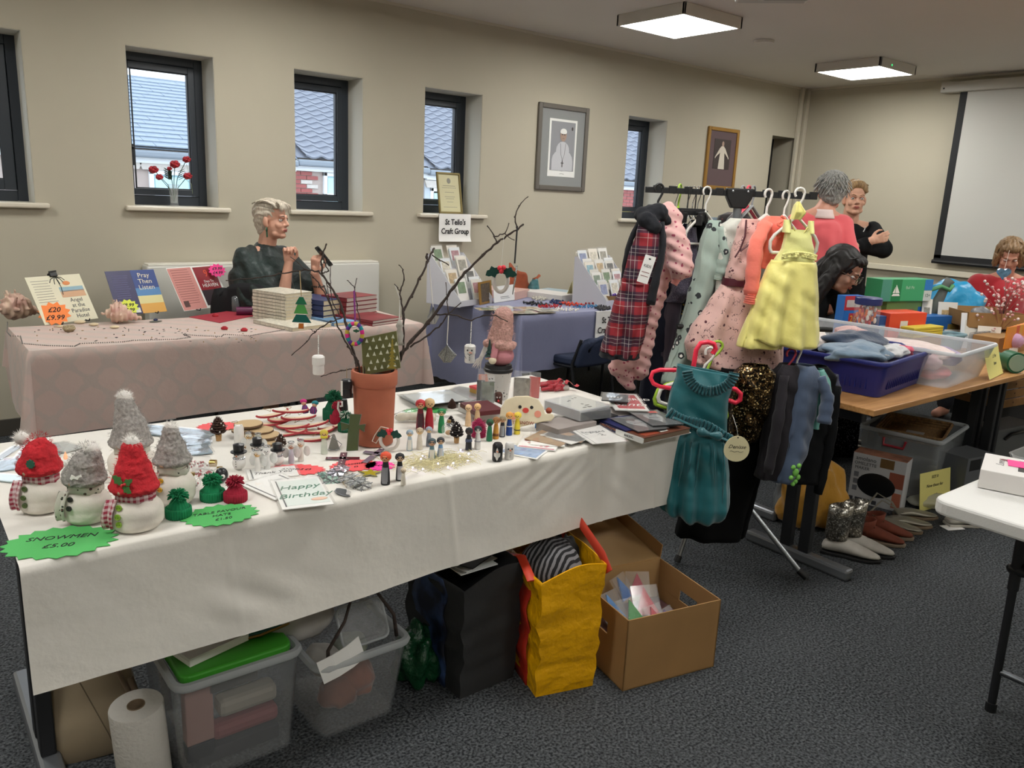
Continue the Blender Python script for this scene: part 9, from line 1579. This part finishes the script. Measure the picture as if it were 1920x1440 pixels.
# big clear box with wicker trays, other boxes
a,b_=Z(1622,803,.34),Z(1778,837,.34);d=(Z(1843,806,.34)-b_).length;t,W=crate('plastic_box','large clear box with red handle holding wicker trays under the beech table',(0,0),(1,0),d*.9,.34,film('clear_big','#9ea2a4',.34,.2),rimc,1.1,0,w=(b_-a).length*.9,rimr=.012);X=b_-a;t.location=(a.x+.04,a.y+.02,.001);t.rotation_euler.z=math.atan2(X.y,X.x)
MB().tube([(W*.30,-.03,.31),(W*.31,-.035,.27),(W*.58,-.035,.27),(W*.60,-.03,.31)],.007,8).build('red_handle',mat('red_clip','#9c1f2c',.4),t,smooth=60);c=t.location.copy();rz=t.rotation_euler.z;o=thing('wicker_tray','brown wicker tray lying in the large clear box','basket',Matrix.Rotation(rz,4,'Z') @ V((W/2,d*.45,.30))+c,rz+.12,None,rx=.04);wk_=mat('wicker','#7a5a34',.8,nz=(80,.4),bump=(130,1,.004))
for k in range(4):P=[(x,y,.014*k) for x,y in rrect(W*.80+.01*k,d*.62+.01*k,.02,2)];MB().tube(P+P[:1],.008,6).build('woven_band',wk_,o,smooth=60)
MB().bb((-W*.39,-d*.30,-.006),(W*.39,d*.30,0)).build('base',wk_,o);MB().bb((-.04,-.03,.001),(.05,.03,.004)).build('label',mat('clear_label','#8d8a86',.3),o)
t,W=pack('appliance_box','grey printed box behind the yellow floor sign','box',(1800,948),(1850,935),.16,.26,mat('grey_print_box','#5b5e62',.5),0,cols=((.1,.5,.72,.95,'#1a1b1e'),(.55,.95,.60,.88,'#1a1b1e')),txt=(('NATURE',.08,.5,.3,'#1a1b1e'),('WORLD',.08,.5,.2,'#1a1b1e')))
t,W=pack('appliance_case','grey carton with black carrying handles beside the pine crate','box',(1852,900),(1925,880),.16,.30,mat('grey_print_box2','#6e7175',.5),0);MB().tube([(W*.2,-.008,.24),(W*.28,-.02,.27),(W*.7,-.02,.27),(W*.78,-.008,.24)],.010,8).build('handle',black,t,smooth=60)
t,W=framed('pine_crate','small pine slatted crate standing under the beech table at the right edge','crate',(1858,850),(1935,832),0);pn=mat('pine','#a37440',.6,nz=(10,.2));[MB().bb((0,0,.30+.062*k),(W,.012,.355+.062*k)).build('slat',pn,t,bevel=.003) for k in range(3)];[MB().bb((0,0,.30+.062*k),(.012,.3,.355+.062*k)).build('slat',pn,t,bevel=.003) for k in range(3)];MB().bb((.005,.01,0),(W-.005,.3,.30)).build('lower_carton',mat('dark_carton','#2a2a2c',.8),t);b=MB();[b.ball((W*.3,-.001,.33+.062*k),(.008,.001,.006),8) for k in range(3)];b.build('knot',mat('knot','#5a3418',.7),t)
c=t.location.copy();rz=t.rotation_euler.z;o=thing('wicker_basket','wicker basket lined with crimson cloth on top of the pine crate','basket',Matrix.Rotation(rz,4,'Z') @ V((W*.5,.14,.487))+c,rz);[MB().tube([(x,y,.012+.016*k) for x,y in (lambda q:q+q[:1])(rrect(W*.95,.26,.03,3))],.0095,6).build('woven_band',wk_,o,smooth=60) for k in range(5)];lump('crimson_cloth','crimson cloth lining the wicker basket','clothes',Matrix.Rotation(rz,4,'Z') @ V((W*.5,.14,.575))+c,(W*.45,.12,.03),cloth('crimson_cloth','#8c1428',.8),2,rz)
t=thing('sequin_skirt','black sequinned skirt lying over boxes behind the clothes rail','clothes',K(1600,880)+V((.10,.22,0)),RZ);MB().sheet(lambda i,j:((i-.5)*.34,.04*math.sin(i*9)*j,.52*j),24,10).build('skirt',sequin('black_sequins','#0b0b0c','#1c1c1e','#8d8d90'),t,smooth=180,solid=.01)
# yellow floor sign and footwear
t,W=framed('paper_sign','yellow card sign Now these for £2 standing on the carpet by the shoes','sign',(1724,960),(1778,946),0);t.rotation_euler.x=-.15;MB().bb((0,0,0),(W*1.05,.002,.20)).build('sheet',mat('yellow_paper','#d8cf7c',.7),t);[text(s,sz,ink,t,UP(W*.5,-.001,z),shear=.2) for s,sz,z in (('SIZE 8',.022,.17),('Now these for',.024,.125),('£2',.05,.06))]
sol=mat('sole_black','#18181a',.6);lw=mat('white_suede','#b9b4ac',.85,nz=(30,.08));glt=sequin('pewter_glitter','#6a665e','#9c978c','#e6e3da')
def shoe(name,label,px,py,rz,L,m,sole,shaft=0,ms=None,cat='shoe',grp=None,low=False,lace=None):
    p=K(px,py);t=thing(name,label,cat,(p.x,p.y,.001),rz,grp);S_=L;prof=((0,.30,.10),(.12,.34,.16),(.35,.30,.20),(.6,.38,.13),(.82,.33,.085),(1,.12,.05))
    R=[[((u-.35)*S_,math.cos(a)*w*S_*.5,.012+max(0,(math.sin(a)*.5+.5))*h*(.6 if low else 1)*S_*1.5) for a in [2*PI*q/16 for q in range(16)]] for u,w,h in prof];MB().loft(R,True,True).build('upper',m,t,smooth=60,sub=1)
    out=[((u-.35)*S_,w*S_*.5) for u,w,h in prof];MB().prism([(x,-y) for x,y in out]+[(x+.004,y) for x,y in out[::-1]],0,.014).build('sole',sole,t,bevel=.003)
    if shaft:MB().loft([[((-.13+.02*v)*S_+.20*S_*math.cos(a)*.9*(1+.1*v),.15*S_*math.sin(a)*(1+.2*v),.02+shaft*v+.012*math.cos(a)*(v>.9)) for a in [2*PI*q/20 for q in range(20)]] for v in (.25,.5,.75,1)],True,False).build('shaft',ms or m,t,smooth=60,solid=.005)
    if lace:[MB().tube([((.02-.035*k),-.022,.07+.006*k),((.0-.035*k),0,.082+.006*k),((.02-.035*k),.022,.07+.006*k)],.0022,6).build('lace',lace,t,smooth=60) for k in range(4)]
    return t
dr=-PI/4-.35
for x,y,l in ((1585,1040,'white ankle boot with a glittery pewter shaft, left of the pair'),(1612,1032,'white ankle boot with a glittery pewter shaft, right of the pair')):shoe('ankle_boot',l,x-8,y,dr,.25,lw,sol,.21,glt,'boot','glittery ankle boots')
bs_=mat('rust_suede','#6e3320',.85,nz=(30,.12));[shoe('lace_up_shoe',l,x,y,dr,.24,bs_,mat('crepe_sole','#8a7a68',.7),.075,bs_,'shoe','rust suede lace-up shoes',lace=mat('lace_brown','#5a3c28',.8)) for x,y,l in ((1628,1012,'rust brown suede lace-up shoe nearest the white boots'),(1645,1000,'rust brown suede lace-up shoe behind its pair'))]
sv=mat('silver_leather','#8f8a7c',.35,.4);[shoe('sandal',l,x,y,r,.22,sv,mat('tan_sole','#7d6a54',.6),0,sv,'sandal','silver and tan sandals',True) for x,y,r,l in ((1668,990,dr,'silver flat shoe right of the rust suede pair'),(1690,985,dr+.35,'pale strappy sandal, front one by the omelette box'),(1704,970,dr+.45,'pale strappy sandal, back one by the omelette box'))]
b=MB();[b.tube([K(x,y)+V((0,0,z)) for x,y,z in q],.006,6,flat=.4) for q in ([(1620,965,.04),(1640,955,.09),(1668,965,.07),(1690,985,.03)],[(1625,975,.03),(1650,962,.07),(1690,978,.05)])];tag(b.build('sandal_strap',sv,smooth=60),'loose pale sandal straps by the omelette box','straps')
for i,(x,y,l) in enumerate(((1800,985,'white slipper with a swing tag, front one'),(1826,985,'white slipper half under the white folding table'))):shoe('slipper',l,x,y,dr+.55,.22,mat('white_slipper','#b5b0a6',.6),mat('slipper_sole','#c9c4ba',.6),0,None,'slipper','white slippers',True)
lump('clear_shoe_bag','cloudy plastic bag behind the yellow floor sign and slippers','bag',K(1765,960)+V((.03,.05,.035)),(.14,.06,.04),film('cloudy_film','#c9c9bd',.5,.2),4,dr+.5,amp=.2);tag(MB().bb((-.05,-.03,0),(.05,.03,.002)).build('shoe_tag',paper,loc=K(1785,990)+V((0,0,.002)),rz=-.4),'blank white swing tag on the carpet by the slippers','tag')
